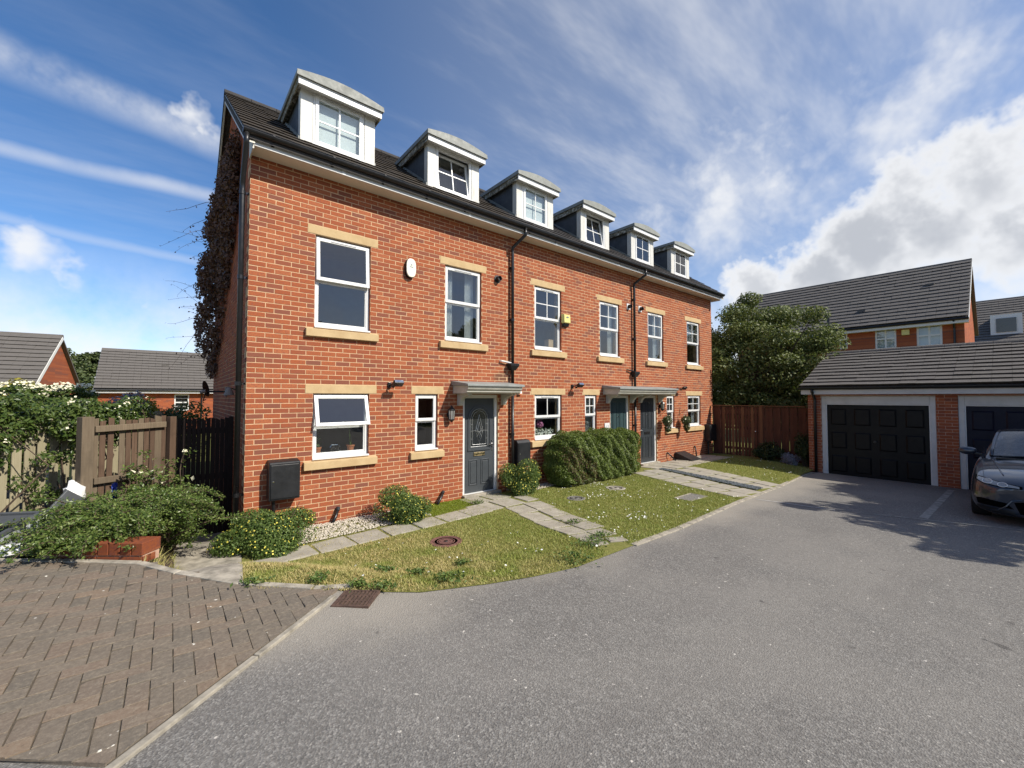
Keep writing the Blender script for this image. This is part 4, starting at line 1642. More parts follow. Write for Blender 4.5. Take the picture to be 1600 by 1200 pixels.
def door(i):
    h, mp, rng, A, Bu, Bg, D, GZ, UZ = HOUSES[i]
    x0, x1 = D
    mt = M[['door_grey', 'door_green', 'door_black'][i]]
    f = MB()
    y = 0.045
    f.box(x0 + 0.003, x0 + 0.068, y, y + 0.07, 0.002, 2.055)
    f.box(x1 - 0.068, x1 - 0.003, y, y + 0.07, 0.002, 2.055)
    f.box(x0 + 0.0685, x1 - 0.0685, y, y + 0.07, 1.985, 2.055)
    f.box(x0 + 0.0685, x1 - 0.0685, y - 0.03, y + 0.07, 0.002, 0.05)
    f.build('door_frame', M['upvc'], h, bev=0.005)
    a, b = x0 + 0.071, x1 - 0.071
    y = 0.075
    w = b - a
    d = MB()
    d.box(a, b, y, y + 0.045, 0.053, 1.982)
    dd = d.build('door', mt, h, bev=0.003)
    cx = (a + b) / 2

    def panel(p0, p1, q0, q1, mo=0.022):
        m = MB()
        frame_box(m, p0, p1, q0, q1, mo, y - 0.012, y - 0.0005)
        m.build('moulding', mt, dd, bev=0.006)
        MB().box(p0 + mo + 0.02, p1 - mo - 0.02, y - 0.009, y - 0.0005, q0 + mo + 0.02, q1 - mo - 0.02).build('raised_panel', mt, dd, bev=0.006)
    if i == 0:
        # arched glazed light with leaded pattern
        r = w * 0.29
        g0, g1 = 0.98, 1.55
        pts = [(cx - r, g0)] + [(cx + r, g0)] + [(cx + r * math.cos(t), g1 + r * math.sin(t)) for t in np.linspace(0, math.pi, 17)]
        MB().prism(pts, 'y', y - 0.004, y - 0.0006).build('glass', M['dark_glass'], dd)
        rim = MB()
        R2 = r + 0.055
        path = [(cx - R2, y - 0.006, g0 - 0.05), (cx - R2, y - 0.006, g1)] + [(cx + R2 * math.cos(t), y - 0.006, g1 + R2 * math.sin(t)) for t in np.linspace(math.pi, 0, 19)][1:-1] + [(cx + R2, y - 0.006, g1), (cx + R2, y - 0.006, g0 - 0.05)]
        rim.tube(path, 0.013, 6)
        rim.bar((cx - R2 - 0.012, y - 0.01, g0 - 0.06), (cx + R2 + 0.012, y - 0.01, g0 - 0.06), 0.02, 0.035)
        rim.build('moulding', mt, dd)
        ln = MB()
        yy = y - 0.006
        for rr in (r * 0.98, r * 0.78):
            arc = [(cx - rr, yy, g0 + (r - rr))] + [(cx + rr * math.cos(t), yy, g1 + rr * math.sin(t)) for t in np.linspace(math.pi, 0, 17)] + [(cx + rr, yy, g0 + (r - rr)), (cx - rr, yy, g0 + (r - rr))]
            ln.tube(arc, 0.0032, 4)
        zc = (g0 + g1) / 2 + 0.04
        ln.tube([(cx - r, yy, zc), (cx - r * 0.5, yy, zc + 0.01), (cx, yy, zc - 0.02), (cx + r * 0.5, yy, zc + 0.01), (cx + r, yy, zc)], 0.003, 4)
        dia = [(cx, yy, zc + 0.34), (cx + r * 0.42, yy, zc), (cx, yy, zc - 0.26), (cx - r * 0.42, yy, zc), (cx, yy, zc + 0.34)]
        ln.tube(dia, 0.003, 4)
        dia = [(cx, yy, zc + 0.18), (cx + r * 0.22, yy, zc), (cx, yy, zc - 0.14), (cx - r * 0.22, yy, zc), (cx, yy, zc + 0.18)]
        ln.tube(dia, 0.003, 4)
        ln.tube([(cx - r * 0.42, yy, zc + 0.09), (cx + r * 0.3, yy, zc - 0.12)], 0.0022, 4)
        ln.tube([(cx + r * 0.42, yy, zc + 0.09), (cx - r * 0.3, yy, zc - 0.12)], 0.0022, 4)
        ln.tube([(cx, yy, g0), (cx, yy, zc - 0.26)], 0.0026, 4)
        for q in (zc - 0.16, zc + 0.14):
            for s in (-1, 1):
                ln.tube([(cx + s * r, yy, q), (cx + s * r * 0.8, yy, q)], 0.003, 4)
        ln.build('leaded_line', M['lead_line'], dd)
        for s in (-1, 1):
            panel(cx + s * w * 0.20 - w * 0.145, cx + s * w * 0.20 + w * 0.145, 0.20, 0.72)
        zl = 0.83
    else:
        for s in (-1, 1):
            panel(cx + s * w * 0.21 - w * 0.15, cx + s * w * 0.21 + w * 0.15, 0.18, 0.82)
            panel(cx + s * w * 0.21 - w * 0.15, cx + s * w * 0.21 + w * 0.15, 1.05, 1.88)
        zl = 0.93
        MB().lathe([(0.0001, -0.012), (0.014, -0.010), (0.016, 0.0)], (cx, y - 0.001, 1.46), 12, (0, 1, 0)).build('spyhole', M['chrome'], dd)
    lb = MB()
    frame_box(lb, cx - 0.14, cx + 0.14, zl - 0.038, zl + 0.038, 0.012, y - 0.014, y - 0.0005)
    lb.box(cx - 0.127, cx + 0.127, y - 0.010, y - 0.0005, zl - 0.025, zl + 0.025)
    lb.build('letterbox', M['brass'] if i == 0 else M['black_plastic'], dd, bev=0.003)
    hx = (b - 0.045) if i < 2 else (a + 0.045)
    s = -1 if i < 2 else 1
    hd = MB()
    hd.box(hx - 0.016, hx + 0.016, y - 0.010, y - 0.0005, 0.88, 1.10)
    hd.tube([(hx, y - 0.008, 1.02), (hx, y - 0.05, 1.02), (hx + s * 0.11, y - 0.055, 1.02)], 0.010, 8)
    hd.build('handle', M['chrome'], dd)
    # pale doorstep
    if i != 1:
        MB().box(x0 - 0.02, x1 + 0.02, -0.10, 0.044, -0.05, 0.045).build('doorstep', M['concrete'], h, bev=0.008)


for i in range(3):
    door(i)


def canopy(i, x0, x1, brackets):
    h = HOUSES[i][0]
    c = MB()
    # moulded cornice under a lead-covered flat top
    prof = [(0.0, 2.075), (-0.46, 2.075), (-0.50, 2.105), (-0.50, 2.125), (-0.535, 2.155), (-0.555, 2.20), (-0.555, 2.215), (0.0, 2.235)]
    c.prism([(y - 0.001, z) for y, z in prof], 'x', x0, x1)
    cn = c.build('door_canopy', M['canopy_paint'], h, bev=0.004)
    c = MB()
    c.prism([(-0.585, 2.216), (-0.585, 2.255), (-0.56, 2.262), (-0.001, 2.325), (-0.001, 2.237), (-0.56, 2.2165)], 'x', x0 - 0.035, x1 + 0.035)
    c.build('lead_top', M['canopy_lead'], cn, bev=0.004)
    for bx in brackets:
        b = MB()
        pts = [(-0.002, 2.072), (-0.40, 2.072), (-0.40, 2.04)]
        pts += [(-0.40 + 0.30 * math.sin(t), 2.04 - 0.16 * (1 - math.cos(t))) for t in np.linspace(0.25, math.pi / 2, 7)]
        pts += [(-0.07, 1.84), (-0.002, 1.84)]
        b.prism(pts, 'x', bx - 0.045, bx + 0.045)
        b.build('bracket', M['canopy_paint'], cn, bev=0.005)


canopy(0, 3.46, 4.80, (3.60, 4.70))
canopy(1, 8.14, 10.98, (8.30, 9.40, 9.82, 10.88))


# ------------------------------------------------------------------ roofs, eaves, dormers
DORM = [(0.70, 1.88), (2.97, 4.15), (5.24, 6.39), (7.46, 8.62), (9.72, 10.88), (11.98, 13.14)]


def roof(i):
    h = HOUSES[i][0]
    x0, x1 = BX[i], BX[i + 1]
    xa = x0 - (0.14 if i == 0 else 0)
    xb = x1 + (0.14 if i == 2 else 0)
    m = MB()
    prof = [(EAVE_Y + 0.02, EAVE_Z - 0.035), (RIDGE_Y, RIDGE_Z - 0.045), (2 * RIDGE_Y - EAVE_Y + 0.6, EAVE_Z - 0.45), (2 * RIDGE_Y - EAVE_Y + 0.6, EAVE_Z - 0.55), (RIDGE_Y, RIDGE_Z - 0.13), (EAVE_Y + 0.02, EAVE_Z - 0.12)]
    m.prism(prof, 'x', xa + 0.002, xb - 0.002)
    rf = m.build('roof', M['tile_dark'], h)
    L = math.hypot(RIDGE_Y - EAVE_Y, RIDGE_Z - EAVE_Z)
    S = (0, RIDGE_Y - EAVE_Y, RIDGE_Z - EAVE_Z)
    nu = int(round((xb - xa) / 0.30))
    tw = (xb - xa) / nu
    ns = int(L / 0.29)
    tiles(rf, (xa, EAVE_Y - 0.03, EAVE_Z - 0.012), (1, 0, 0), S, nu, ns, tw, L / ns, M['tile_mossy'] if i == 0 else M['tile_dark'], i == 0, seed=40 + i,
          skip=lambda p: any(a - 0.0 < p.x < b + 0.0 and 0.2 < p.y < 1.35 for a, b in DORM))
    r = MB()
    n = int((xb - xa) / 0.45)
    for k in range(n):
        a, b = xa + (xb - xa) * k / n, xa + (xb - xa) * (k + 1) / n
        r.prism([(RIDGE_Y + 0.12 * math.cos(t), RIDGE_Z - 0.045 + 0.11 * math.sin(t)) for t in np.linspace(0, math.pi, 9)], 'x', a + 0.004, b - 0.004)
    r.build('ridge_tile', M['tile_dark'], rf)
    # fascia, soffit, gutter
    f = MB()
    f.box(xa + (0.14 if i == 0 else 0.001), xb - (0.14 if i == 2 else 0.001), -0.335, -0.312, 5.545, 5.715)
    f.build('fascia_board', M['fascia'], h)
    f = MB()
    f.box(xa + (0.14 if i == 0 else 0.001), xb - (0.14 if i == 2 else 0.001), -0.311, -0.003, 5.558, 5.575)
    f.build('soffit', M['soffit'], h)
    # fine joints in the fascia
    g = MB()
    for q in np.arange(x0 + 1.2, x1, 2.4):
        g.box(q, q + 0.05, -0.3385, -0.3355, 5.544, 5.70)
    g.build('fascia_joint', M['upvc'], h)
    gm = MB()
    pr = [(-0.395 - 0.058 * math.cos(t), 5.715 - 0.062 * math.sin(t)) for t in np.linspace(0, math.pi, 11)]
    inner = [(-0.395 - 0.053 * math.cos(t), 5.715 - 0.057 * math.sin(t)) for t in np.linspace(math.pi, 0, 11)]
    poly = pr + inner
    # open half-round channel as strips
    for (p, q) in zip(pr[:-1], pr[1:]):
        gm.quad((xa, p[0], p[1]), (xb, p[0], p[1]), (xb, q[0], q[1]), (xa, q[0], q[1]))
    gm.tube([(xa, -0.453, 5.717), (xb, -0.453, 5.717)], 0.007, 6)
    gm.prism(pr, 'x', xa - 0.004, xa)
    gm.prism(pr, 'x', xb - (0 if i == 2 else 0.002), xb + (0.004 if i == 2 else 0))
    gt = gm.build('gutter', M['black_plastic'], h, smooth=False)
    for q in np.arange(xa + 0.35, xb - 0.1, 0.82):
        b = MB()
        b.prism([(-0.395 - 0.064 * math.cos(t), 5.714 - 0.068 * math.sin(t)) for t in np.linspace(-0.12, math.pi + 0.12, 13)], 'x', q, q + 0.028)
        b.box(q - 0.006, q + 0.034, -0.345, -0.336, 5.60, 5.70)
        b.build('gutter_bracket', M['black_plastic'], gt)


for i in range(3):
    roof(i)


def dormer(i, x0, x1, tilt=0.0, blind=False, dark=False):
    h = HOUSES[i][0]
    yf, zb, zt = 0.15, 5.93, 7.01
    yb = EAVE_Y + (7.12 - EAVE_Z) / PT + 0.05
    bw = 0.165
    wz0, wz1 = zb + 0.20, zt - 0.02
    d = MB().box(x0 + bw + 0.001, x1 - bw - 0.001, yf - 0.008, yf + 0.05, zb, wz0 - 0.001).build('dormer', M['upvc_old'], h)
    # cheeks: triangular sides standing on the roof
    for a, b in ((x0 + 0.004, x0 + 0.05), (x1 - 0.05, x1 - 0.004)):
        MB().prism([(yf + 0.055, roof_z(yf) - 0.1), (yb, roof_z(yb) - 0.08), (yb, zt + 0.01), (yf + 0.055, zt + 0.01)], 'x', a, b).build('cheek', M['cheek'], d)
    # white front: boards either side, apron below
    f = MB()
    f.box(x0 - 0.02, x0 + bw, yf - 0.012, yf + 0.05, zb, zt)
    f.build('front_board', M['upvc_old'], d, bev=0.004)
    f = MB()
    f.box(x1 - bw, x1 + 0.02, yf - 0.012, yf + 0.05, zb, zt)
    f.build('front_board', M['upvc_old'], d, bev=0.004)
    MB().box(x0 + bw + 0.001, x1 - bw - 0.001, yf - 0.008, yf + 0.05, wz1 + 0.001, zt).build('head_board', M['upvc_old'], d)
    f = MB()
    f.box(x0 - 0.019, x0 - 0.0005, yf - 0.008, yf + 0.13, zb, zt)
    f.build('side_board', M['upvc_old'], d)
    xa, xb = x0 + bw + 0.004, x1 - bw - 0.004
    f = MB()
    frame_box(f, xa, xb, wz0, wz1, 0.055, yf - 0.005, yf + 0.055)
    f.box(xa - 0.02, xb + 0.02, yf - 0.04, yf - 0.0055, wz0 - 0.012, wz0 + 0.02)
    f.build('window_frame', M['upvc'], d, bev=0.005)
    piv = Vector((0, yf - 0.02, wz1 - 0.03))
    rot = Matrix.Translation(piv) @ Matrix.Rotation(tilt * 0.0, 4, 'X') @ Matrix.Translation(-piv)
    # opened dormers are tilted inwards at the top
    if tilt:
        piv = Vector((0, yf + 0.02, wz0 + 0.05))
        rot = Matrix.Translation(piv) @ Matrix.Rotation(-tilt, 4, 'X') @ Matrix.Translation(-piv)
    s = MB()
    a, b, c, e = xa + 0.035, xb - 0.035, wz0 + 0.035, wz1 - 0.035
    yo = yf + (0.0 if tilt else -0.02)
    frame_box(s, a, b, c, e, 0.055, yo, yo + 0.045)
    s.xf(rot).build('sash', M['upvc'], d, bev=0.005)
    p = MB()
    p.box(a + 0.05, b - 0.05, yo + 0.016, yo + 0.022, c + 0.05, e - 0.05)
    p.xf(rot).build('pane', M['glass'], d)
    cx, cz = (a + b) / 2, (c + e) / 2
    g = MB()
    g.box(cx - 0.011, cx + 0.011, yo + 0.010, yo + 0.026, c + 0.055, e - 0.055)
    g.xf(rot).build('glazing_bar', M['upvc'], d)
    for q0, q1 in ((a + 0.055, cx - 0.0115), (cx + 0.0115, b - 0.055)):
        g = MB()
        g.box(q0, q1, yo + 0.010, yo + 0.026, cz - 0.011, cz + 0.011)
        g.xf(rot).build('glazing_bar', M['upvc'], d)
    g = MB()
    vw = (b - a) * 0.3
    g.box(cx - vw, cx + vw, yo - 0.012, yo - 0.0005, e - 0.036, e - 0.016)
    g.xf(rot).build('trickle_vent', M['fascia'], d, bev=0.003)
    if blind:
        MB().box(xa + 0.06, xb - 0.06, yf + 0.058, yf + 0.062, wz0 + 0.05, wz1).build('blind', M['blind'], d)
    MB().box(x0 + 0.06, x1 - 0.06, yf + 0.75, yf + 0.77, wz0 - 0.1, zt).build('room_back', M['room_wall' if not dark else 'room_dark'], d)
    # fascia ring and lead roof with a shallow arched front
    ov = 0.085
    yo = yf - 0.16
    f = MB()
    f.box(x0 - ov, x1 + ov, yo, yo + 0.022, zt - 0.062, zt + 0.055)
    f.build('fascia', M['upvc'], d, bev=0.004)
    f = MB()
    f.box(x0 - ov, x1 + ov, yo + 0.0225, yf + 0.05, zt - 0.0185, zt - 0.001)
    f.build('soffit', M['upvc_old'], d)
    for a in (x0 - ov, x1 + ov - 0.02):
        f = MB()
        f.prism([(yo + 0.023, zt - 0.058), (yo + 0.023, zt + 0.05), (yb + 0.1, zt + 0.05), (yb - 0.02, zt - 0.058)], 'x', a, a + 0.02)
        f.build('side_fascia', M['mouldy_board'], d)
    for a in (x0 - ov + 0.021, x1 + 0.003):
        f = MB()
        f.prism([(yf + 0.055, zt - 0.02), (yf + 0.055, zt - 0.004), (yb - 0.05, zt - 0.004), (yb - 0.08, zt - 0.02)], 'x', a, a + ov - 0.024)
        f.build('side_soffit', M['mouldy_board'], d)
    rf = MB()
    n = 12
    xs = [x0 - ov - 0.025 + (x1 - x0 + 2 * ov + 0.05) * k / n for k in range(n + 1)]
    top = [(x, zt + 0.135 + 0.085 * math.sin(math.pi * k / n)) for k, x in enumerate(xs)]
    poly = [(xs[0], zt + 0.056)] + top + [(xs[-1], zt + 0.056)]
    rf.prism(poly, 'y', yo - 0.03, yb + 0.25)
    rf.build('lead_roof', M['lead'], d)
    rl = MB()
    rl.box(xs[0] - 0.004, xs[-1] + 0.004, yo - 0.036, yo - 0.0305, zt + 0.05, zt + 0.085)
    rl.build('lead_drip', M['lead'], d)
    for s, q in ((-1, x0 - 0.02), (1, x1 + 0.02)):
        fl = MB()
        fl.prism([(yf + 0.0, roof_z(yf) + 0.005), (yb - 0.1, roof_z(yb - 0.1) + 0.005), (yb - 0.1, roof_z(yb - 0.1) + 0.075), (yf + 0.0, roof_z(yf) + 0.075)], 'x', q - 0.022, q + 0.022)
        fl.build('flashing', M['lead'], d)


for k, (a, b) in enumerate(DORM):
    dormer(k // 2, a, b, tilt=0.16 if k in (1, 3) else 0.0, blind=k in (0, 2), dark=k > 3)


# gable walls, rear walls, verges
def gables():
    for i, xg, sgn in ((0, 0.0, -1), (2, 14.46, 1)):
        h = HOUSES[i][0]
        fm = (lambda u, d, z: (d, u, z)) if sgn < 0 else (lambda u, d, z: (14.46 - d, u, z))
        zt = lambda y: min(roof_z(y), 2 * RIDGE_Z - roof_z(y) if False else RIDGE_Z - abs(y - RIDGE_Y) * PT) - 0.14
        m = MB()
        pts = [(0.0065, -0.2), (DEPTH, -0.2), (DEPTH, zt(DEPTH)), (RIDGE_Y, zt(RIDGE_Y)), (0.0065, zt(0.0))]
        x_a, x_b = (0.006, 0.2) if sgn < 0 else (14.26, 14.454)
        m.prism(pts, 'x', x_a, x_b)
        g = m.build('gable_wall', M['mortar'], h)
        if sgn < 0:
            rects = [r for r in brick_rects(0.02, DEPTH, -0.19, 7.9, [], ub=0.1125) if r[3] < min(zt(r[0]), zt(r[1])) - 0.01]
            brick_wall(g, rects, fm, M['brick_y'], 0, seed=77, key='g')
        # barge board on the verge
        b = MB()
        q = 0.16
        for s in (1,):
            ya, yb_ = EAVE_Y - 0.0, RIDGE_Y
            xx = (-0.125, -0.10) if sgn < 0 else (14.56, 14.585)
            b.prism([(ya, EAVE_Z - 0.03), (yb_, RIDGE_Z - 0.03), (yb_, RIDGE_Z - 0.03 - q), (ya, EAVE_Z - 0.03 - q)], 'x', *xx)
            yc = 2 * RIDGE_Y - EAVE_Y
            b.prism([(yb_ + 0.002, RIDGE_Z - 0.03), (yc, EAVE_Z - 0.03), (yc, EAVE_Z - 0.03 - q), (yb_ + 0.002, RIDGE_Z - 0.03 - q)], 'x', *xx)
        b.build('barge_board', M['fascia'], h)
        b = MB()
        xx = (-0.0995, 0.0) if sgn < 0 else (14.46, 14.5595)
        b.prism([(EAVE_Y, EAVE_Z - 0.18), (RIDGE_Y, RIDGE_Z - 0.18), (RIDGE_Y, RIDGE_Z - 0.165), (EAVE_Y, EAVE_Z - 0.165)], 'x', *xx)
        b.build('verge_soffit', M['soffit'], h)
        # boxed end of the eaves
        b = MB()
        xx = (-0.02, -0.001) if sgn < 0 else (14.461, 14.48)
        b.prism([(-0.335, 5.50), (-0.335, 5.70), (0.0, 5.90), (0.0, 5.50)], 'x', *xx)
        b.build('eaves_end', M['upvc_old'], h)
    for i in range(3):
        MB().box(BX[i] + 0.205, BX[i + 1] - 0.205, DEPTH - 0.25, DEPTH - 0.005, -0.2, 5.3).build('rear_wall', M['brick'], HOUSES[i][0])


gables()


def pipes():
    # downpipe on the gable corner
    h = HOUSES[0][0]
    m = MB()
    m.tube([(-0.10, -0.39, 5.66), (-0.10, -0.39, 5.52), (-0.085, 0.07, 5.18), (-0.085, 0.075, 5.05), (-0.085, 0.075, 0.0)], 0.036, 12)
    p = m.build('downpipe', M['black_plastic'], h, smooth=True)
    for z in (0.6, 2.2, 3.75, 5.0):
        MB().lathe([(0.036, -0.03), (0.043, -0.028), (0.043, 0.028), (0.036, 0.03)], (-0.085, 0.075, z), 12).build('collar', M['black_plastic'], p)
        MB().box(-0.035, 0.004, 0.055, 0.095, z - 0.015, z + 0.015).build('clip', M['black_plastic'], p)
    for i, px, xo in ((0, 4.93, 0.10), (1, 9.52, 0.10)):
        h = HOUSES[i][0]
        m = MB()
        m.tube([(px + xo, -0.395, 5.66), (px + xo, -0.395, 5.52), (px, -0.075, 5.30), (px, -0.07, 5.2), (px, -0.07, 2.30)], 0.035, 12)
        m.tube([(px, -0.07, 2.07 if True else 2.3), (px, -0.07, 0.0)], 0.035, 12)
        p = m.build('downpipe', M['black_plastic'], h, smooth=True)
        MB().tube([(px, -0.07, 2.31), (px, -0.07, 2.06)], 0.0352, 12).build('pipe_length', M['black_plastic'], p, smooth=True)
        for z in (4.85, 3.7, 1.2):
            MB().lathe([(0.036, -0.03), (0.042, -0.028), (0.042, 0.028), (0.036, 0.03)], (px, -0.07, z), 12).build('collar', M['black_plastic'], p)
            MB().box(px - 0.05, px + 0.05, -0.032, 0.002, z - 0.014, z + 0.014).build('clip', M['black_plastic'], p)
        # hopper head
        hp = MB()
        z = 2.74
        a, b = 0.12, 0.055
        q = [(-a, -0.16), (a, -0.16), (a, -0.005), (-a, -0.005)]
        q2 = [(-b, -0.115), (b, -0.115), (b, -0.02), (-b, -0.02)]
        vs = [(px + u, v, z) for u, v in q] + [(px + u, v, z - 0.05) for u, v in q] + [(px + u, v, z - 0.15) for u, v in q2]
        hp.add(vs, [(0, 1, 2, 3), (0, 4, 5, 1), (1, 5, 6, 2), (2, 6, 7, 3), (3, 7, 4, 0), (4, 8, 9, 5), (5, 9, 10, 6), (6, 10, 11, 7), (7, 11, 8, 4), (8, 11, 10, 9)])
        hp.build('hopper', M['black_plastic'], p, bev=0.004)
        w = MB()
        w.tube([(px - 0.30, 0.02, 2.79), (px - 0.30, -0.05, 2.785), (px - 0.02, -0.06, 2.75)], 0.018, 8)
        w.build('waste_pipe', M['upvc'] if i == 0 else M['black_plastic'], p)


pipes()


# ------------------------------------------------------------------ garage block
def garage():
    X = 13.58
    g = thing('garage_block', 'brick garage block with grey tiled roof and panelled up-and-over doors', 'garage', (X, -3.18, -0.2))
    fm = lambda u, d, z: (X + d, -u, z)
    y0, y1 = 3.18, 9.35
    doors = [(3.50, 5.81), (6.18, 8.49)]
    holes = [(a, b, -0.5, 2.035) for a, b in doors]
    w = backing('wall', g, y0, y1, -0.4, 2.14, holes, fm, M['mortar_garage'], d1=0.2)
    rects = brick_rects(y0, y1, -0.38, 2.135, holes, zb=-0.04)
    brick_wall(w, rects, fm, M['brick_y'], 300, seed=31, key='gar')
    # side walls and rear
    for yy in (3.18, 9.15):
        sw = MB()
        sw.box(X + 0.0065, X + 5.6, -yy - 0.2, -yy - 0.006, -0.4, 2.14)
        sw.prism([(X + 0.0065, 2.14), (X + 5.6, 2.14), (X + 2.8, 3.30)], 'y', -yy - 0.2, -yy - 0.006)
        sw.build('side_wall', M['brick'], g)
    MB().box(X + 5.4, X + 5.6, -9.15, -3.39, -0.4, 2.14).build('rear_wall', M['brick'], g)
    for k, (a, b) in enumerate(doors):
        f = MB()
        zb = -0.185
        f.box(X + 0.02, X + 0.12, -a - 0.105, -a - 0.003, zb, 2.03)
        f.box(X + 0.02, X + 0.12, -b + 0.003, -b + 0.105, zb, 2.03)
        f.box(X + 0.018, X + 0.12, -b + 0.1055, -a - 0.1055, 1.815, 2.03)
        f.build('door_frame', M['garage_frame'], g, bev=0.006)
        f = MB()
        f.box(X + 0.03, X + 0.10, -a - 0.123, -a - 0.106, zb, 1.812)
        f.box(X + 0.03, X + 0.10, -b + 0.106, -b + 0.123, zb, 1.812)
        f.box(X + 0.03, X + 0.10, -b + 0.1235, -a - 0.1235, 1.797, 1.812)
        f.build('inner_frame', M['upvc'], g)
        da, db = a + 0.125, b - 0.125
        mt = M['garage_black'] if k == 0 else M['garage_blue']
        d = MB().box(X + 0.06, X + 0.09, -db, -da, zb + 0.03, 1.795).build('garage_door', mt, g)
        dw, dh = (db - da) / 4, (1.795 - zb - 0.03) / 3
        for c in range(4):
            for r in range(3):
                p0, p1 = da + c * dw + 0.085, da + (c + 1) * dw - 0.085
                q0, q1 = zb + 0.03 + r * dh + 0.09, zb + 0.03 + (r + 1) * dh - 0.11
                m = MB()
                vs = []
                for (ins, xx) in ((0, X + 0.0595), (0.03, X + 0.036), (0.06, X + 0.036)):
                    vs += [(xx, -(p0 + ins), q0 + ins), (xx, -(p1 - ins), q0 + ins), (xx, -(p1 - ins), q1 - ins), (xx, -(p0 + ins), q1 - ins)]
                fs = []
                for L in range(2):
                    for e in range(4):
                        fs.append((L * 4 + e, L * 4 + (e + 1) % 4, L * 4 + 4 + (e + 1) % 4, L * 4 + 4 + e))
                fs.append((8, 9, 10, 11))
                m.add(vs, fs)
                m.build('raised_panel', mt, d, bev=0.004)
        MB().lathe([(0.028, 0), (0.028, 0.012), (0.012, 0.016), (0.012, 0.045), (0.034, 0.05), (0.03, 0.062), (0.0001, 0.064)], (X + 0.0595, -(da + db) / 2, 0.82), 14, (-1, 0, 0)).build('handle', M['black_plastic'], d)
        MB().box(X + 0.02, X + 0.12, -b + 0.11, -a - 0.11, zb - 0.05, zb + 0.02).build('threshold', M['garage_frame'], g)
    # roof
    ex, ez, rx, rz = X - 0.30, 2.31, X + 2.72, 3.46
    m = MB()
    m.prism([(ex + 0.03, ez - 0.03), (rx, rz - 0.045), (rx + 3.0, ez - 0.03), (rx + 3.0, ez - 0.1), (rx, rz - 0.1), (ex + 0.03, ez - 0.1)], 'y', -9.45, -3.07)
    rf = m.build('roof', M['tile_grey'], g)
    L = math.hypot(rx - ex, rz - ez)
    ns = 11
    nu = 21
    tw = (9.46 - 3.06) / nu
    tiles(rf, (ex, -3.06, ez - 0.012), (0, -1, 0), (rx - ex, 0, rz - ez), nu, ns, tw, L / ns, M['tile_grey'], True, seed=51, thick=0.045)
    r = MB()
    for k in range(14):
        a, b = -3.05 - 0.457 * k, -3.05 - 0.457 * (k + 1)
        r.prism([(rx + 0.12 * math.cos(t), rz - 0.03 + 0.10 * math.sin(t)) for t in np.linspace(0, math.pi, 9)], 'y', b + 0.004, a - 0.004)
    r.build('ridge_tile', M['tile_grey'], rf)
    MB().box(X - 0.235, X - 0.21, -9.40, -3.09, 2.085, 2.265).build('fascia_board', M['fascia'], g)
    MB().box(X - 0.2095, X - 0.001, -9.40, -3.09, 2.14, 2.155).build('soffit', M['fascia'], g)
    MB().prism([(X - 0.23, 2.09), (X - 0.23, 2.26), (X + 2.7, 3.36), (X + 2.7, 3.2), (X + 0.1, 2.14), (X + 0.1, 2.09)], 'y', -3.10, -3.075).build('barge_board', M['fascia'], g)
    gm = MB()
    pr = [(X - 0.295 - 0.05 * math.cos(t), 2.275 - 0.055 * math.sin(t)) for t in np.linspace(0, math.pi, 9)]
    for p, q in zip(pr[:-1], pr[1:]):
        gm.quad((p[0], -3.02, p[1]), (p[0], -9.45, p[1]), (q[0], -9.45, q[1]), (q[0], -3.02, q[1]))
    gm.prism(pr, 'y', -3.025, -3.02)
    gt = gm.build('gutter', M['black_plastic'], g)
    for q in np.arange(3.5, 9.3, 0.8):
        MB().prism([(X - 0.295 - 0.057 * math.cos(t), 2.274 - 0.062 * math.sin(t)) for t in np.linspace(-0.1, math.pi + 0.1, 9)], 'y', -q - 0.03, -q).build('gutter_bracket', M['black_plastic'], gt)
    m = MB()
    m.tube([(X - 0.295, -3.36, 2.23), (X - 0.295, -3.36, 2.16), (X - 0.06, -3.36, 1.98), (X - 0.055, -3.36, 1.9), (X - 0.055, -3.36, -0.2)], 0.036, 10)
    m.build('downpipe', M['black_plastic'], g, smooth=True)


garage()


# ------------------------------------------------------------------ fences and gates
def board(parent, p, q, w, t, z0, z1, mt, name='board', lean=0.0, top='flat', rnd=None):
    """upright board whose face runs from p to q direction, centred at p"""
    p = Vector((p[0], p[1], 0))
    d = Vector((q[0], q[1], 0)).normalized()
    n = Vector((-d.y, d.x, 0))
    vs = []
    for (s, e) in ((-1, -1), (1, -1), (1, 1), (-1, 1)):
        vs.append(p + d * (s * w / 2) + n * (e * t / 2) + Vector((0, 0, z0)))
    dz = [0, 0, 0, 0]
    if top == 'slant':
        k = (rnd or random).uniform(-0.015, 0.015)
        dz = [-k, k, k, -k]
    for i, (s, e) in enumerate(((-1, -1), (1, -1), (1, 1), (-1, 1))):
        vs.append(p + d * (s * w / 2 + lean) + n * (e * t / 2) + Vector((0, 0, z1 + dz[i])))
    m = MB().add(vs, [(3, 2, 1, 0), (4, 5, 6, 7), (0, 1, 5, 4), (1, 2, 6, 5), (2, 3, 7, 6), (3, 0, 4, 7)])
    return m.build(name, mt, parent, bev=0.003, seg=1)


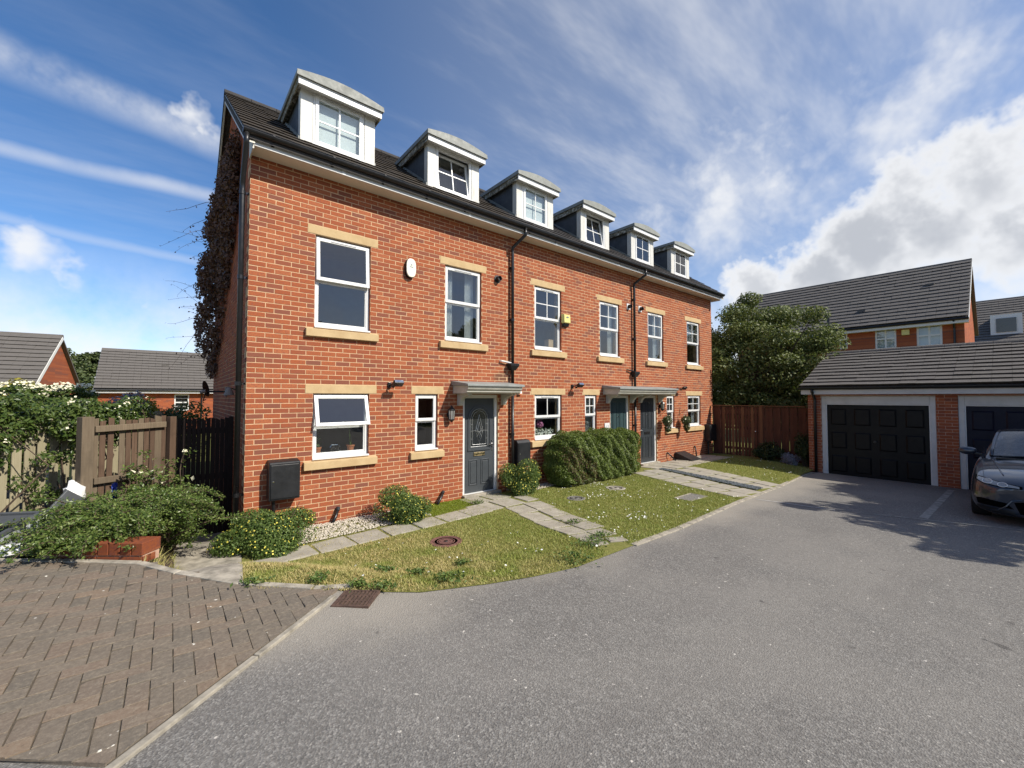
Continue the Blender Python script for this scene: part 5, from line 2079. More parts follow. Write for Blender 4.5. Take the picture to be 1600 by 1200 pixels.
def fences():
    rd = random.Random(5)
    # dark gate beside the first house
    t = thing('side_gate', 'dark brown boarded side gate between broken fence panel and gable', 'gate', (-0.40, 1.4, -0.26))
    n = 11
    for k in range(n):
        x = -0.75 + 0.69 * (k + 0.5) / n
        board(t, (x, 1.40), (1, 0), 0.69 / n - 0.004, 0.018, -0.24 + rd.uniform(-.01, .01), 1.65 + rd.uniform(-0.015, 0.015), M['wood_dark'], rnd=rd, top='slant')
    for z in (0.0, 0.7, 1.45):
        MB().box(-0.75, -0.06, 1.413, 1.46, z - 0.045, z + 0.045).build('rail', M['wood_dark'], t)
    board(t, (-0.035, 1.41), (1, 0), 0.06, 0.07, -0.3, 1.68, M['wood_dark'], 'gate_post')
    # broken panel of weathered boards seen from its rail side
    a, b = Vector((-1.70, 0.82)), Vector((-0.84, 1.37))
    d = (b - a).normalized()
    nn = Vector((d.y, -d.x))
    t = thing('fence_panel', 'weathered wooden fence panel with missing and slipped boards behind spreading shrub', 'fence', (-1.25, 1.1, 0.2))
    L = (b - a).length
    zt, zb = 1.69, 0.0
    board(t, a, d, 0.13, 0.12, 0.0, 1.74, M['wood_grey'], 'post')
    board(t, b + d * 0.03, d, 0.09, 0.09, -0.2, 1.70, M['wood_brown'], 'post')
    k = 0
    for s in np.arange(0.12, L - 0.05, 0.076):
        if 0.30 < s < 0.40:
            continue
        p = a + d * s - nn * 0.03
        sag = 0.0
        if 0.22 < s < 0.30:
            sag = 0.035
        board(t, p, d, 0.067 if k != 9 else 0.1, 0.016, zb, zt + rd.uniform(-0.03, 0.02) + 0.02 * s, M['wood_brown'] if k % 3 else M['wood_grey'], lean=sag * 0.6 + rd.uniform(-0.003, 0.003), rnd=rd, top='slant')
        k += 1
    for z0, z1, e in ((1.57, 1.585, 0.72), (0.87, 0.86, 0.62)):
        p, q = a + d * 0.09 + nn * 0.012, a + d * (L - 0.06 if z0 > 1.2 else L - 0.2) + nn * 0.012
        MB().bar((p.x, p.y, z0), (q.x, q.y, z1), 0.045, 0.085).build('rail', M['wood_grey'], t, bev=0.006)
    # pale picket fence further left
    a, b = Vector((-3.55, 0.52)), Vector((-0.95, 2.66))
    d = (b - a).normalized()
    nn = Vector((d.y, -d.x))
    t = thing('picket_fence', 'pale weathered picket fence half hidden by the white-flowered climber', 'fence', (-2.3, 1.5, 0.3))
    L = (b - a).length
    for s in np.arange(0.02, L, 0.132):
        p = a + d * s
        board(t, p, d, 0.098, 0.018, terr(p.x, p.y) - 0.05, 1.73 + rd.uniform(-0.02, 0.02), M['wood_pale'], 'picket', lean=rd.uniform(-0.008, 0.008), rnd=rd, top='slant')
    for z in (0.62, 1.4):
        p, q = a - nn * 0.03, b - nn * 0.03
        MB().bar((p.x, p.y, z), (q.x, q.y, z), 0.04, 0.08).build('rail', M['wood_pale'], t)
    for s in (0.0, L / 2, L):
        p = a + d * s - nn * 0.10
        board(t, p, d, 0.09, 0.09, 0.0, 1.75, M['wood_pale'], 'post')
    # brown fence and gate between the terrace and the garage
    t = thing('board_fence', 'reddish brown close-boarded fence with slatted gate beside the garage', 'fence', (14.35, -1.6, -0.1))
    X = 14.33
    y = -0.06
    k = 0
    while y > -3.16:
        gate = -0.32 > y > -1.62
        w = 0.088 if gate else 0.112
        gap = 0.016 if gate else 0.004
        zt = 1.68
        board(t, (X + (0 if k % 2 or gate else 0.02), y - w / 2), (0, 1), w, 0.016, -0.06 if gate else -0.14, zt, M['wood_tan'] if gate and k % 3 == 0 else M['wood_red'], rnd=rd)
        y -= w + gap
        k += 1
    for z in (0.25, 0.95, 1.45):
        MB().box(X + 0.03, X + 0.07, -3.15, -0.04, z - 0.04, z + 0.04).build('rail', M['wood_red'], t)
    for yy in (-0.30, -1.66, -3.1):
        board(t, (X + 0.02, yy), (0, 1), 0.10, 0.09, -0.2, 1.72, M['wood_tan'] if yy == -1.66 else M['wood_red'], 'post')
    MB().box(X - 0.045, X + 0.06, -2.9, -0.04, 1.7, 1.728).build('capping_rail', M['wood_tan'], t)
    MB().lathe([(0.02, 0), (0.02, 0.02), (0.0001, 0.03)], (X - 0.01, -1.48, 0.86), 10, (-1, 0, 0)).build('gate_latch', M['chrome'], t)


fences()


# ------------------------------------------------------------------ houses in the background
def far_house(name, label, O, ang, L, D, ze, zrdg, zg, wins, verge=0.15, door=None, mt='tile_far', gauge=0.3, lintels=True, cat='house', skylight=None, vents=(), pipes=(), wm='brick', chimney=False):
    """gabled house: front wall runs from O along ang for L; D is its depth; front faces the side of -normal"""
    U = Vector((math.cos(ang), math.sin(ang), 0))
    N = Vector((-U.y, U.x, 0))            # into the house
    O = Vector(O)
    h = thing(name, label, cat, (O.x, O.y, zg))
    P = lambda u, d, z: tuple(Vector((O.x, O.y, 0)) + U * u + N * d + Vector((0, 0, z)))
    holes = [(a, b, c, e) for a, b, c, e, *_ in wins]
    wall = backing('wall', h, 0, L, zg, ze, holes, P, M[wm], d0=0.0, d1=0.25)
    m = MB()
    prof = [(0.0, zg), (D, zg), (D, ze), (D / 2, zrdg - 0.12), (0.0, ze)]
    for u0, u1 in ((0.001, 0.22), (L - 0.22, L - 0.001)):
        q = MB()
        n = len(prof)
        vs = [P(u0, max(d, 0.001), z) for d, z in prof] + [P(u1, max(d, 0.001), z) for d, z in prof]
        q.add(vs, [list(range(n)), [n + i for i in range(n)][::-1]] + [(i, n + i, n + (i + 1) % n, (i + 1) % n) for i in range(n)])
        q.build('gable_wall', M[wm], h)
    q = MB()
    q.add([P(0.3, D - 0.2, zg), P(L - 0.3, D - 0.2, zg), P(L - 0.3, D - 0.2, ze), P(0.3, D - 0.2, ze)], [(0, 1, 2, 3)])
    q.build('rear_wall', M[wm], h)
    ov = 0.35
    sl = (zrdg - ze) / (D / 2)
    q = MB()
    pr = [(-ov, ze - ov * sl + 0.06), (D / 2, zrdg), (D + ov, ze - ov * sl + 0.06), (D + ov, ze - ov * sl - 0.04), (D / 2, zrdg - 0.1), (-ov, ze - ov * sl - 0.04)]
    n = len(pr)
    vs = [P(-verge, d, z) for d, z in pr] + [P(L + verge, d, z) for d, z in pr]
    q.add(vs, [list(range(n)), [n + i for i in range(n)][::-1]] + [(i, n + i, n + (i + 1) % n, (i + 1) % n) for i in range(n)])
    rf = q.build('roof', M[mt], h)
    S = Vector(P(0, D / 2, zrdg)) - Vector(P(0, -ov, ze - ov * sl + 0.06))
    ns = int(S.length / gauge)
    tw = 0.33
    nu = int((L + 2 * verge) / tw)
    tw = (L + 2 * verge) / nu
    tiles(rf, P(-verge, -ov - 0.02, ze - ov * sl + 0.085), U, S, nu, ns, tw, S.length / ns, M[mt], False, seed=int(abs(O.x) * 10), thick=0.06)
    rr = MB()
    rr.tube([P(-verge, D / 2, zrdg - 0.0), P(L + verge, D / 2, zrdg - 0.0)], 0.11, 8)
    rr.build('ridge', M[mt], rf)
    f = MB()
    za = ze - ov * sl
    f.add([P(-verge, -ov + 0.02, za - 0.16), P(L + verge, -ov + 0.02, za - 0.16), P(L + verge, -ov + 0.02, za + 0.03), P(-verge, -ov + 0.02, za + 0.03),
           P(-verge, -0.002, za - 0.16), P(L + verge, -0.002, za - 0.16)], [(0, 1, 2, 3), (0, 4, 5, 1)])
    f.build('fascia_board', M['upvc'], h)
    g = MB()
    g.tube([P(-verge, -ov - 0.05, za + 0.02), P(L + verge, -ov - 0.05, za + 0.02)], 0.055, 8)
    g.build('gutter', M['black_plastic'], h)
    for u in (-verge, L + verge):
        b = MB()
        b.bar(P(u, -ov, ze - ov * sl - 0.02), P(u, D / 2, zrdg - 0.06), 0.03, 0.16)
        b.build('barge_board', M['upvc'], h)
    for (a, b, c, e, *st) in wins:
        kind = st[0] if st else 'cross'
        m = MB()

        def bx(u0, u1, z0, z1, d0, d1):
            vs = [P(u0, d0, z0), P(u1, d0, z0), P(u1, d1, z0), P(u0, d1, z0), P(u0, d0, z1), P(u1, d0, z1), P(u1, d1, z1), P(u0, d1, z1)]
            m.add(vs, [(0, 3, 2, 1), (4, 5, 6, 7), (0, 1, 5, 4), (1, 2, 6, 5), (2, 3, 7, 6), (3, 0, 4, 7)])
        w = 0.07
        bx(a, a + w, c, e, 0.03, 0.1)
        bx(b - w, b, c, e, 0.03, 0.1)
        bx(a + w, b - w, e - w, e, 0.03, 0.1)
        bx(a + w, b - w, c, c + w, 0.03, 0.1)
        mid, mz = (a + b) / 2, (c + e) / 2
        bx(a + w, b - w, mz - 0.035, mz + 0.035, 0.032, 0.098)
        if kind == 'cross':
            bx(mid - 0.035, mid + 0.035, c + w, mz - 0.0355, 0.032, 0.098)
            bx(mid - 0.035, mid + 0.035, mz + 0.0355, e - w, 0.032, 0.098)
        if kind == 'bars':
            for z in ((c + mz) / 2, (e + mz) / 2):
                bx(a + w, b - w, z - 0.012, z + 0.012, 0.045, 0.085)
        wn = m.build('window', M['upvc'], h)
        m = MB()
        bx(a + w * 0.5, b - w * 0.5, c + w * 0.5, e - w * 0.5, 0.06, 0.066)
        m.build('pane', M['glass'], wn)
        m = MB()
        bx(a, b, c, e, 0.18, 0.185)
        m.build('blind', M['blind'] if kind == 'cross' else M['room_dark'], wn)
    for u, z in vents:
        m = MB()
        q = Vector(P(u, -ov, ze - ov * sl + 0.06)) + S * z
        m.bar(q - U * 0.16 + Vector((0, 0, 0.06)), q + U * 0.16 + Vector((0, 0, 0.06)), 0.3, 0.08)
        m.build('roof_vent', M[mt], rf)
    for u in pipes:
        m = MB()
        m.tube([P(u, -ov + 0.0, za - 0.02), P(u, -0.06, za - 0.35), P(u, -0.06, zg)], 0.04, 8)
        m.build('downpipe', M['black_plastic'], h)
    return h, P, rf, S


# behind the garage, parallel with it
_, P, rf, S = far_house('background_house', 'large brick house with long grey tiled roof rising behind the garage', (26, 3.7, 0), R(-90), 9.4, 7.0, 5.72, 8.75, -0.5,
                        [(4.98, 5.32, 4.5, 5.48, 'bars'), (6.4, 7.18, 4.35, 5.36, 'cross'), (7.88, 8.72, 4.35, 5.36, 'cross')], vents=((8.2, 0.62), (5.8, 0.28)), pipes=(9.1,))
h = bpy.data.objects['background_house']
m = MB()
m.box(25.9, 25.998, -3.95, -3.68, 4.95, 5.2)
m.build('alarm_box', M['alarm_yellow'], h, bev=0.01)
m = MB()
m.tube([(25.7, -0.9, 5.2), (25.7, -0.9, 6.4)], 0.06, 8)
m.build('soil_pipe', M['black_plastic'], h)
h2, P, rf, S = far_house('background_house', 'distant house with grey roof and white dormer, at the right edge', (40.5, -4.6, 0), R(-90), 12, 8.0, 5.6, 8.9, -0.5, [], mt='tile_far')
m = MB()
m.box(40.9, 43.3, -7.45, -6.1, 6.05, 7.4)
dm = m.build('dormer', M['upvc'], h2)
MB().box(40.85, 40.895, -7.2, -6.35, 6.25, 7.15).build('pane', M['dark_glass'], dm)
# two houses beyond the back gardens on the left
cR = math.atan2(-math.cos(R(50.49)), math.sin(R(50.49)))
far_house('background_house', 'low brick house with plain grey roof and small window, left of the gable', (-4.1, 27.2, 0), 0.0, 12, 6.0, 2.70, 5.08, -1.2,
          [(3.5, 4.25, 1.15, 2.2, 'bars')], vents=((3.0, 0.62),), pipes=(4.9,), wm='brick')
far_house('background_house', 'brick house with steep white-edged gable at the far left', (-14.3, 20.9, 0), R(-8), 9.0, 5.2, 2.60, 4.92, -1.2, [], vents=((7.0, 0.6),))

# houses across the road behind the viewer: they close the street and show in the window reflections
OPP = 'houses across the road'
for k, (x, y, lb) in enumerate(((9.0, -27.0, 'brick house across the road, reflected in the first-floor windows'), (24.0, -29.0, 'second brick house across the road beyond the drive'))):
    hh, *_ = far_house('opposite_house', lb, (x, y, 0), R(180), 11.0, 7.5, 5.2, 8.4, -0.3, [(1.5, 2.6, 3.2, 4.5, 'cross'), (4.6, 5.7, 3.2, 4.5, 'cross'), (8.0, 9.1, 3.2, 4.5, 'cross'), (1.5, 2.9, 0.8, 2.1, 'cross'), (8.0, 9.4, 0.8, 2.1, 'cross')])
    hh['group'] = OPP


# ------------------------------------------------------------------ trees and shrubs
def tree(name, label, base, h_trunk, crown_c, crown_r, nclump, nleaf, lsize, mt, seed, cat='tree', group=None, bark='bark', trunk_r=0.14, clump=0.32, extra=()):
    rg = np.random.default_rng(seed)
    t = thing(name, label, cat, base, group)
    B = Vector(base)
    c = Vector(crown_c)
    m = MB()
    top = Vector((B.x + (c.x - B.x) * 0.6, B.y + (c.y - B.y) * 0.6, B.z + h_trunk))
    m.tube([B - Vector((0, 0, 0.1)), B.lerp(top, 0.5) + Vector((0.05, -0.04, 0)), top], [trunk_r * 1.25, trunk_r, trunk_r * 0.75], 10)
    d = rg.normal(size=(nclump, 3))
    d /= np.linalg.norm(d, axis=1, keepdims=True)
    rad = 0.42 + 0.58 * rg.random((nclump, 1)) ** 0.5
    K = np.array(c) + d * rad * np.array(crown_r)
    K = K[K[:, 2] > B.z + 0.25]
    K = np.concatenate([K, np.array(extra).reshape(-1, 3)]) if len(extra) else K
    for p in K:
        p = Vector(p)
        mid = top.lerp(p, 0.5) + Vector(rg.normal(size=3) * 0.12)
        m.tube([top - Vector((0, 0, 0.1)), mid, p], [trunk_r * 0.35, trunk_r * 0.2, trunk_r * 0.06], 5, caps=False)
    m.build('trunk', M[bark], t)
    per = nleaf // len(K)
    pts, nn = [], []
    for p in K:
        r = clump * np.array(crown_r) * (0.6 + 0.7 * rg.random())
        q, dd = ball_pts(p, r * (1, 1, 0.7), per, rg, 0.25)
        pts.append(q)
        nn.append(dd * 0.6 + (0, 0, 0.5))
    pts, nn = np.concatenate(pts), np.concatenate(nn)
    leaf_mesh('crown', pts, lsize, mt, t, N=nn, spread=0.55, seed=seed + 1)
    return t


tree('cherry_tree', 'dense green tree behind the brown fence, left of the garage', (17.3, -0.5, -0.2), 1.6, (17.2, -0.45, 3.25), (2.3, 2.6, 2.45), 130, 84000, 0.105, M['leaf_tree'], 3, trunk_r=0.16, clump=0.23,
     extra=[(16.6, -2.6, 4.9), (16.9, -0.4, 5.9), (17.0, -2.9, 3.9), (16.2, 1.2, 4.9), (16.2, 0.9, 3.9), (15.6, -1.2, 1.9), (15.6, -2.0, 1.7), (15.6, 0.2, 2.0), (16.4, 1.9, 4.2), (16.6, 1.6, 5.2), (16.4, 2.0, 3.2), (16.2, -3.0, 3.2), (15.5, -2.7, 1.6), (16.3, 1.5, 2.6), (15.7, 0.9, 2.0)])
# trees just outside the frame whose shade falls on the drive
tree('roadside_tree', 'leafy tree beyond the right edge shading the drive', (10.9, -11.6, -0.05), 2.0, (10.6, -10.9, 4.2), (2.0, 1.7, 1.5), 34, 9000, 0.17, M['leaf_tree'], 8, clump=0.26)
tree('roadside_tree', 'taller leafy tree beyond the right edge shading the car', (14.6, -13.0, -0.2), 2.4, (14.2, -12.2, 4.7), (2.6, 1.9, 2.0), 50, 16000, 0.2, M['leaf_tree'], 9, clump=0.26)

FAR = [(-8.3, 50, -1.5, 'left-hand distant tree in the gap between the two far roofs', 4.6, 3.4), (-7.9, 57, -1.5, 'taller distant tree at the back of the gap between far roofs', 5.6, 4.6), (-5.9, 52, -1.5, 'right-hand distant tree in the gap between the two far roofs', 5.0, 3.0)]
for k, (x, y, z, lb, h, r) in enumerate(FAR):
    tree('distant_tree', lb, (x, y, z), 2.0, (x, y, z + h), (r, r, h * 0.62), 40, 9000, 0.34, M['leaf_far'], 60 + k, group='trees between the far roofs', clump=0.25, trunk_r=0.25)


def mound(name, label, c, r, n, ls, mt, seed, cat='shrub', flowers=None, fl_n=0, fl_s=0.03, zmin=0.0, group=None, core='leaf_dark', extra=None, lumps=9):
    """rounded bush: dark inner stems, leaf skin with lumps, flowers"""
    rg = np.random.default_rng(seed)
    t = thing(name, label, cat, (c[0], c[1], zmin), group)
    cen = [np.array(c)] + [np.array(c) + rg.normal(size=3) * np.array(r) * (0.42, 0.42, 0.30) for _ in range(lumps)]
    pts, nn, fp = [], [], []
    for k, p in enumerate(cen):
        rr = np.array(r) * (0.82 if k == 0 else rg.uniform(0.42, 0.62))
        q, d = ball_pts(p, rr, n // len(cen), rg, 0.45)
        pts.append(q)
        nn.append(d)
        if fl_n:
            q, d = ball_pts(p, rr * 1.04, fl_n // len(cen), rg, 0.97)
            fp.append((q, d))
    pts, nn = np.concatenate(pts), np.concatenate(nn)
    k = pts[:, 2] > zmin + 0.01
    leaf_mesh('foliage', pts[k], ls, mt, t, N=nn[k] + (0, 0, 0.4), spread=0.8, seed=seed + 1)
    m = MB()
    for j in range(10):
        e = Vector(c) + Vector(rg.normal(size=3)) * 0.35 * Vector(r).length * 0.5
        e.z = max(e.z, zmin + 0.1)
        m.tube([(c[0] + rg.normal() * 0.04, c[1] + rg.normal() * 0.04, zmin - 0.03), e], [0.012, 0.004], 5, caps=False)
    tag(m.build('stem', M['bark'], t), kind='stuff')
    if fl_n:
        q = np.concatenate([a for a, b in fp])
        d = np.concatenate([b for a, b in fp])
        k = (q[:, 2] > zmin + 0.06)
        leaf_mesh('flowers', q[k], fl_s, flowers, t, N=d[k] * 1.5 + (0, -0.2, 0.6), spread=0.35, aspect=0.95, fold=0.15, seed=seed + 2)
    return t


YG = 'yellow-flowered shrubs along the house front'
mound('flowering_shrub', 'wide yellow-flowered shrub below the black meter box at house corner', (0.30, -0.78, 0.20), (0.62, 0.46, 0.36), 26000, 0.030, M['leaf_potentilla'], 31, flowers=M['yellow_petal'], fl_n=620, fl_s=0.019, zmin=0.0, group=YG)
mound('flowering_shrub', 'round yellow-flowered shrub below the narrow ground-floor window', (2.06, -0.62, 0.20), (0.50, 0.40, 0.33), 22000, 0.029, M['leaf_potentilla'], 33, flowers=M['yellow_petal'], fl_n=620, fl_s=0.019, zmin=0.0, group=YG)
mound('flowering_shrub', 'yellow-flowered shrub to the right of the arched-glass front door', (4.84, -0.42, 0.28), (0.42, 0.38, 0.40), 20000, 0.029, M['leaf_potentilla'], 35, flowers=M['yellow_petal'], fl_n=560, fl_s=0.020, zmin=0.0, group=YG)
mound('low_shrub', 'small leafy shrub at the foot of the gable corner by gate', (-0.16, -0.55, 0.12), (0.22, 0.3, 0.22), 2200, 0.034, M['leaf_climber'], 36, flowers=M['yellow_petal'], fl_n=30, fl_s=0.024)


def hedge():
    rg = np.random.default_rng(12)
    t = thing('clipped_hedge', 'clipped rectangular evergreen hedge in front of the middle house', 'hedge', (7.3, -0.45, 0))
    x0, x1, y0, y1, z0, z1 = 5.72, 8.80, -0.84, -0.10, 0.02, 1.17
    n = 62000
    face = rg.random(n)
    P = np.empty((n, 3))
    N = np.zeros((n, 3))
    u = rg.random((n, 3))
    P[:, 0] = x0 + (x1 - x0) * u[:, 0]
    P[:, 1] = y0 + (y1 - y0) * u[:, 1]
    P[:, 2] = z0 + (z1 - z0) * u[:, 2] ** 0.9
    f = face < 0.50
    P[f, 1] = y0
    N[f] = (0, -1, 0.3)
    f = (face >= 0.50) & (face < 0.80)
    P[f, 2] = z1
    N[f] = (0, 0, 1)
    f = (face >= 0.80) & (face < 0.93)
    P[f, 0] = x0
    N[f] = (-1, 0, 0.3)
    f = face >= 0.93
    P[f, 0] = x1
    N[f] = (1, 0, 0.3)
    # round the box and let it bulge and dip
    c = np.array([(x0 + x1) / 2, (y0 + y1) / 2, 0.55])
    hs = np.array([(x1 - x0) / 2, (y1 - y0) / 2, 0.62])
    q = (P - c) / hs
    ln = (np.abs(q) ** 5).sum(1) ** (1 / 5)
    P = c + q / ln[:, None] * hs
    lump = 0.05 * np.sin(P[:, 0] * 5.1 + 1.2) * np.cos(P[:, 2] * 6.3) + 0.035 * np.sin(P[:, 0] * 11.7 + P[:, 1] * 9) + 0.03 * np.sin(P[:, 0] * 23 + P[:, 2] * 19)
    P += N * lump[:, None] - N * (rg.random((n, 1)) ** 2.0) * 0.16
    P[:, 2] = np.maximum(P[:, 2], 0.03)
    brown = (P[:, 1] < y0 + 0.14) & (np.sin(P[:, 0] * 2.1 + 0.5) + np.sin(P[:, 2] * 4 + P[:, 0] * 3) * 0.7 > 0.75) & (rg.random(n) < 0.5) & (P[:, 2] < 1.0)
    leaf_mesh('foliage', P[~brown], 0.034, M['leaf_hedge'], t, N=N[~brown] + (0, -0.1, 0.35), spread=0.75, seed=3)
    leaf_mesh('brown_foliage', P[brown], 0.040, M['leaf_hedge_brown'], t, N=N[brown], spread=0.9, seed=4)
    m = MB()
    for k in range(70):
        bx, by = rg.uniform(x0 + 0.25, x1 - 0.25), rg.uniform(y0 + 0.25, y1 - 0.15)
        ex, ey, ez = bx + rg.normal() * 0.2, by + rg.normal() * 0.15, rg.uniform(0.5, 1.05)
        ex, ey = min(max(ex, x0 + 0.1), x1 - 0.1), min(max(ey, y0 + 0.1), y1 - 0.1)
        m.tube([(bx, by, 0), ((bx + ex) / 2 + 0.03, (by + ey) / 2, ez * 0.5), (ex, ey, ez)], [0.016, 0.011, 0.005], 5, caps=False)
    tag(m.build('stem', M['bark'], t), kind='stuff')
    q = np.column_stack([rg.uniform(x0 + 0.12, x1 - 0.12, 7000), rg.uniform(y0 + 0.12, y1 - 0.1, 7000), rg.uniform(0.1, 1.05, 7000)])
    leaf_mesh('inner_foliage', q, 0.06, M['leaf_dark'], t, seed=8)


hedge()


def sprays(name, label, cat, roots, n_br, length, droop, lsize, mt, seed, spread_dir=None, rise=0.5, per=70, flowers=None, fl=0, group=None, twig=0.2, zfloor=None):
    """arching branches with leaves set along side twigs"""
    rg = np.random.default_rng(seed)
    t = thing(name, label, cat, roots[0], group)
    m = MB()
    P, N, FP = [], [], []
    for k in range(n_br):
        b = np.array(roots[rg.integers(len(roots))], float) + rg.normal(size=3) * (0.08, 0.08, 0.0)
        a = rg.uniform(0, 6.283) if spread_dir is None else spread_dir[0] + rg.normal() * spread_dir[1]
        L = length * rg.uniform(0.55, 1.1)
        r = rise * rg.uniform(0.5, 1.3)
        path = []
        for s in np.linspace(0, 1, 9):
            q = b + np.array([math.cos(a), math.sin(a), 0]) * L * s + np.array([0, 0, r * (1.9 * s - droop * s * s)])
            q[:2] += rg.normal(size=2) * 0.012
            if zfloor is not None:
                q[2] = max(q[2], zfloor(q[0], q[1]) + 0.03)
            path.append(q)
        m.tube(path, list(np.linspace(0.009, 0.0025, 9)), 5, caps=False)
        side = np.array([-math.sin(a), math.cos(a), 0])
        for j in range(per):
            s = 0.18 + 0.82 * rg.random()
            i = min(int(s * 8), 7)
            q = path[i] + (path[i + 1] - path[i]) * (s * 8 - i)
            w = rg.normal() * twig * (1.1 - s * 0.7)
            p = q + side * w + np.array([math.cos(a), math.sin(a), 0]) * abs(w) * 0.6 + np.array([0, 0, rg.normal() * 0.02 + abs(w) * 0.12])
            P.append(p)
            N.append((0, -0.15, 1))
            if fl and rg.random() < fl:
                FP.append(p + (0, 0, 0.02))
    tag(m.build('branch', M['bark'], t), kind='stuff')
    leaf_mesh('foliage', np.array(P), lsize, mt, t, N=np.array(N), spread=0.7, seed=seed + 1)
    if FP:
        leaf_mesh('flowers', np.array(FP), lsize * 1.3, flowers, t, N=np.array([[0, -0.3, 1.0]]), spread=0.5, aspect=0.95, seed=seed + 2)
    return t


sprays('spreading_shrub', 'large spreading shrub with arching sprays growing over the low brick wall', 'shrub', [(-1.25, -0.60, 0.40), (-1.15, -0.75, 0.38), (-1.4, -0.45, 0.40), (-1.0, -0.55, 0.30), (-1.2, -0.30, 0.38)], 210, 0.82, 1.45, 0.030, M['leaf_cotoneaster'], 41, rise=0.56, per=240, twig=0.055, zfloor=lambda x, y: terr(x, y) + 0.12)
sprays('leaning_shrub', 'tuft of leafy sprays in front of the dark side gate', 'shrub', [(-0.95, -0.15, 0.12), (-0.85, -0.05, 0.05)], 24, 0.42, 1.6, 0.034, M['leaf_cotoneaster'], 43, rise=0.30, per=110, twig=0.08, spread_dir=(-0.3, 0.9), zfloor=terr)
sprays('spreading_shrub_tail', 'sprays of the spreading shrub hanging low over the brick planter front', 'shrub', [(-1.50, -0.85, 0.56), (-1.40, -0.95, 0.58), (-1.62, -0.75, 0.54), (-1.28, -1.0, 0.56)], 60, 0.46, 2.1, 0.030, M['leaf_cotoneaster'], 47, rise=0.16, per=170, twig=0.045, spread_dir=(-1.9, 0.7), zfloor=lambda x, y: zr(x) + 0.03)
sprays('rose_bush', 'straggly bush with cream flowers leaning on the broken fence panel', 'shrub', [(-1.0, 0.72, 0.15), (-0.92, 0.80, 0.1)], 26, 0.34, 1.25, 0.048, M['leaf_cotoneaster'], 45, rise=1.15, per=46, twig=0.09, flowers=M['cream_petal'], fl=0.02)


def climber():
    rg = np.random.default_rng(51)
    t = thing('climbing_plant', 'dark leafy climber with white flowers draped over picket fence', 'climber', (-2.3, 1.6, 0.35))
    a, b = np.array([-3.6, 0.45, 0]), np.array([-1.2, 2.42, 0])
    P, N, FP = [], [], []
    nrm = np.array([0.63, -0.77, 0])
    for k in range(150):
        s = rg.random()
        z = 1.95 - abs(rg.normal()) * 0.42
        if z < 0.85 and rg.random() < 0.75:
            z = 1.5
        c = a + (b - a) * s + nrm * rg.uniform(-0.15, 0.22) + (0, 0, z)
        q, d = ball_pts(c, np.array([0.17, 0.17, 0.13]), 110, rg, 0.3)
        P.append(q)
        N.append(d + nrm * 0.5 + (0, 0, 0.5))
        if rg.random() < 0.3:
            FP.append(c + nrm * 0.12 + (0, 0, 0.1))
    P, N = np.concatenate(P), np.concatenate(N)
    leaf_mesh('foliage', P, 0.055, M['leaf_climber'], t, N=N, spread=0.6, seed=7)
    FP = np.concatenate([np.array(f) + rg.normal(size=(4, 3)) * 0.03 for f in FP])
    leaf_mesh('flowers', FP, 0.035, M['cream_petal'], t, N=np.array([[0.3, -0.6, 0.8]]), spread=0.4, aspect=0.95, seed=8)
    m = MB()
    for k in range(14):
        s = rg.random()
        p = a + (b - a) * s
        m.tube([p + nrm * 0.08 + (0, 0, 0.35), p + nrm * 0.1 + (rg.normal() * 0.2, rg.normal() * 0.1, 1.1), p + (rg.normal() * 0.3, rg.normal() * 0.1, 1.8)], [0.014, 0.009, 0.004], 5, caps=False)
    tag(m.build('stem', M['bark'], t), kind='stuff')


climber()
# back gardens on the left
G = 'back garden shrubs beyond the fences'
tree('elder_tree', 'small tree with flat white flower heads and pale trunk, far left', (-2.95, 7.0, 0.2), 1.5, (-3.05, 7.05, 2.05), (0.80, 0.75, 0.30), 34, 5200, 0.085, M['leaf_climber'], 71, bark='bark_pale', trunk_r=0.05, clump=0.3, group=G)
et = bpy.data.objects['elder_tree']
rg = np.random.default_rng(5)
fp = np.concatenate([np.array([-3.05 + rg.uniform(-0.75, 0.75), 7.0 + rg.uniform(-0.7, 0.2), 2.2 + rg.uniform(-0.14, 0.12)]) + rg.normal(size=(28, 3)) * (0.07, 0.07, 0.02) for _ in range(40)])
leaf_mesh('flowers', fp, 0.05, M['cream_petal'], et, N=np.array([[0, -0.5, 1.0]]), spread=0.4, aspect=0.95, seed=9)
mound('golden_shrub', 'golden yellow leafy shrub at the far left above the climber', (-3.35, 6.0, 1.45), (0.62, 0.5, 0.55), 6000, 0.07, M['leaf_gold'], 72, zmin=0.1, group=G)
mound('golden_conifer', 'small golden conifer peeping above the flowers at far left', (-3.75, 9.2, 1.9), (0.45, 0.45, 0.75), 5000, 0.07, M['leaf_gold'], 73, zmin=0.1, group=G)
mound('golden_conifer', 'golden yellow conifer above the broken fence panel', (-1.27, 5.6, 1.25), (0.30, 0.30, 0.95), 5200, 0.06, M['leaf_gold'], 74, zmin=0.1, group=G)
mound('lilac_shrub', 'greyish lilac shrub left of the golden conifer behind fence', (-1.62, 6.5, 1.45), (0.60, 0.5, 0.70), 5200, 0.07, M['leaf_lilac'], 75, zmin=0.1, group=G)
mound('garden_shrub', 'broad green shrub with cream flowers behind the fence panel', (-2.05, 4.75, 1.15), (0.75, 0.6, 0.80), 9000, 0.075, M['leaf_climber'], 76, flowers=M['cream_petal'], fl_n=70, fl_s=0.06, zmin=0.1, group=G)
mound('garden_hedge', 'low green hedge behind the dark side gate', (-0.55, 8.2, 0.95), (1.0, 0.6, 0.75), 7000, 0.08, M['leaf_climber'], 77, cat='hedge', flowers=M['cream_petal'], fl_n=14, fl_s=0.06, zmin=0.0, group=G)
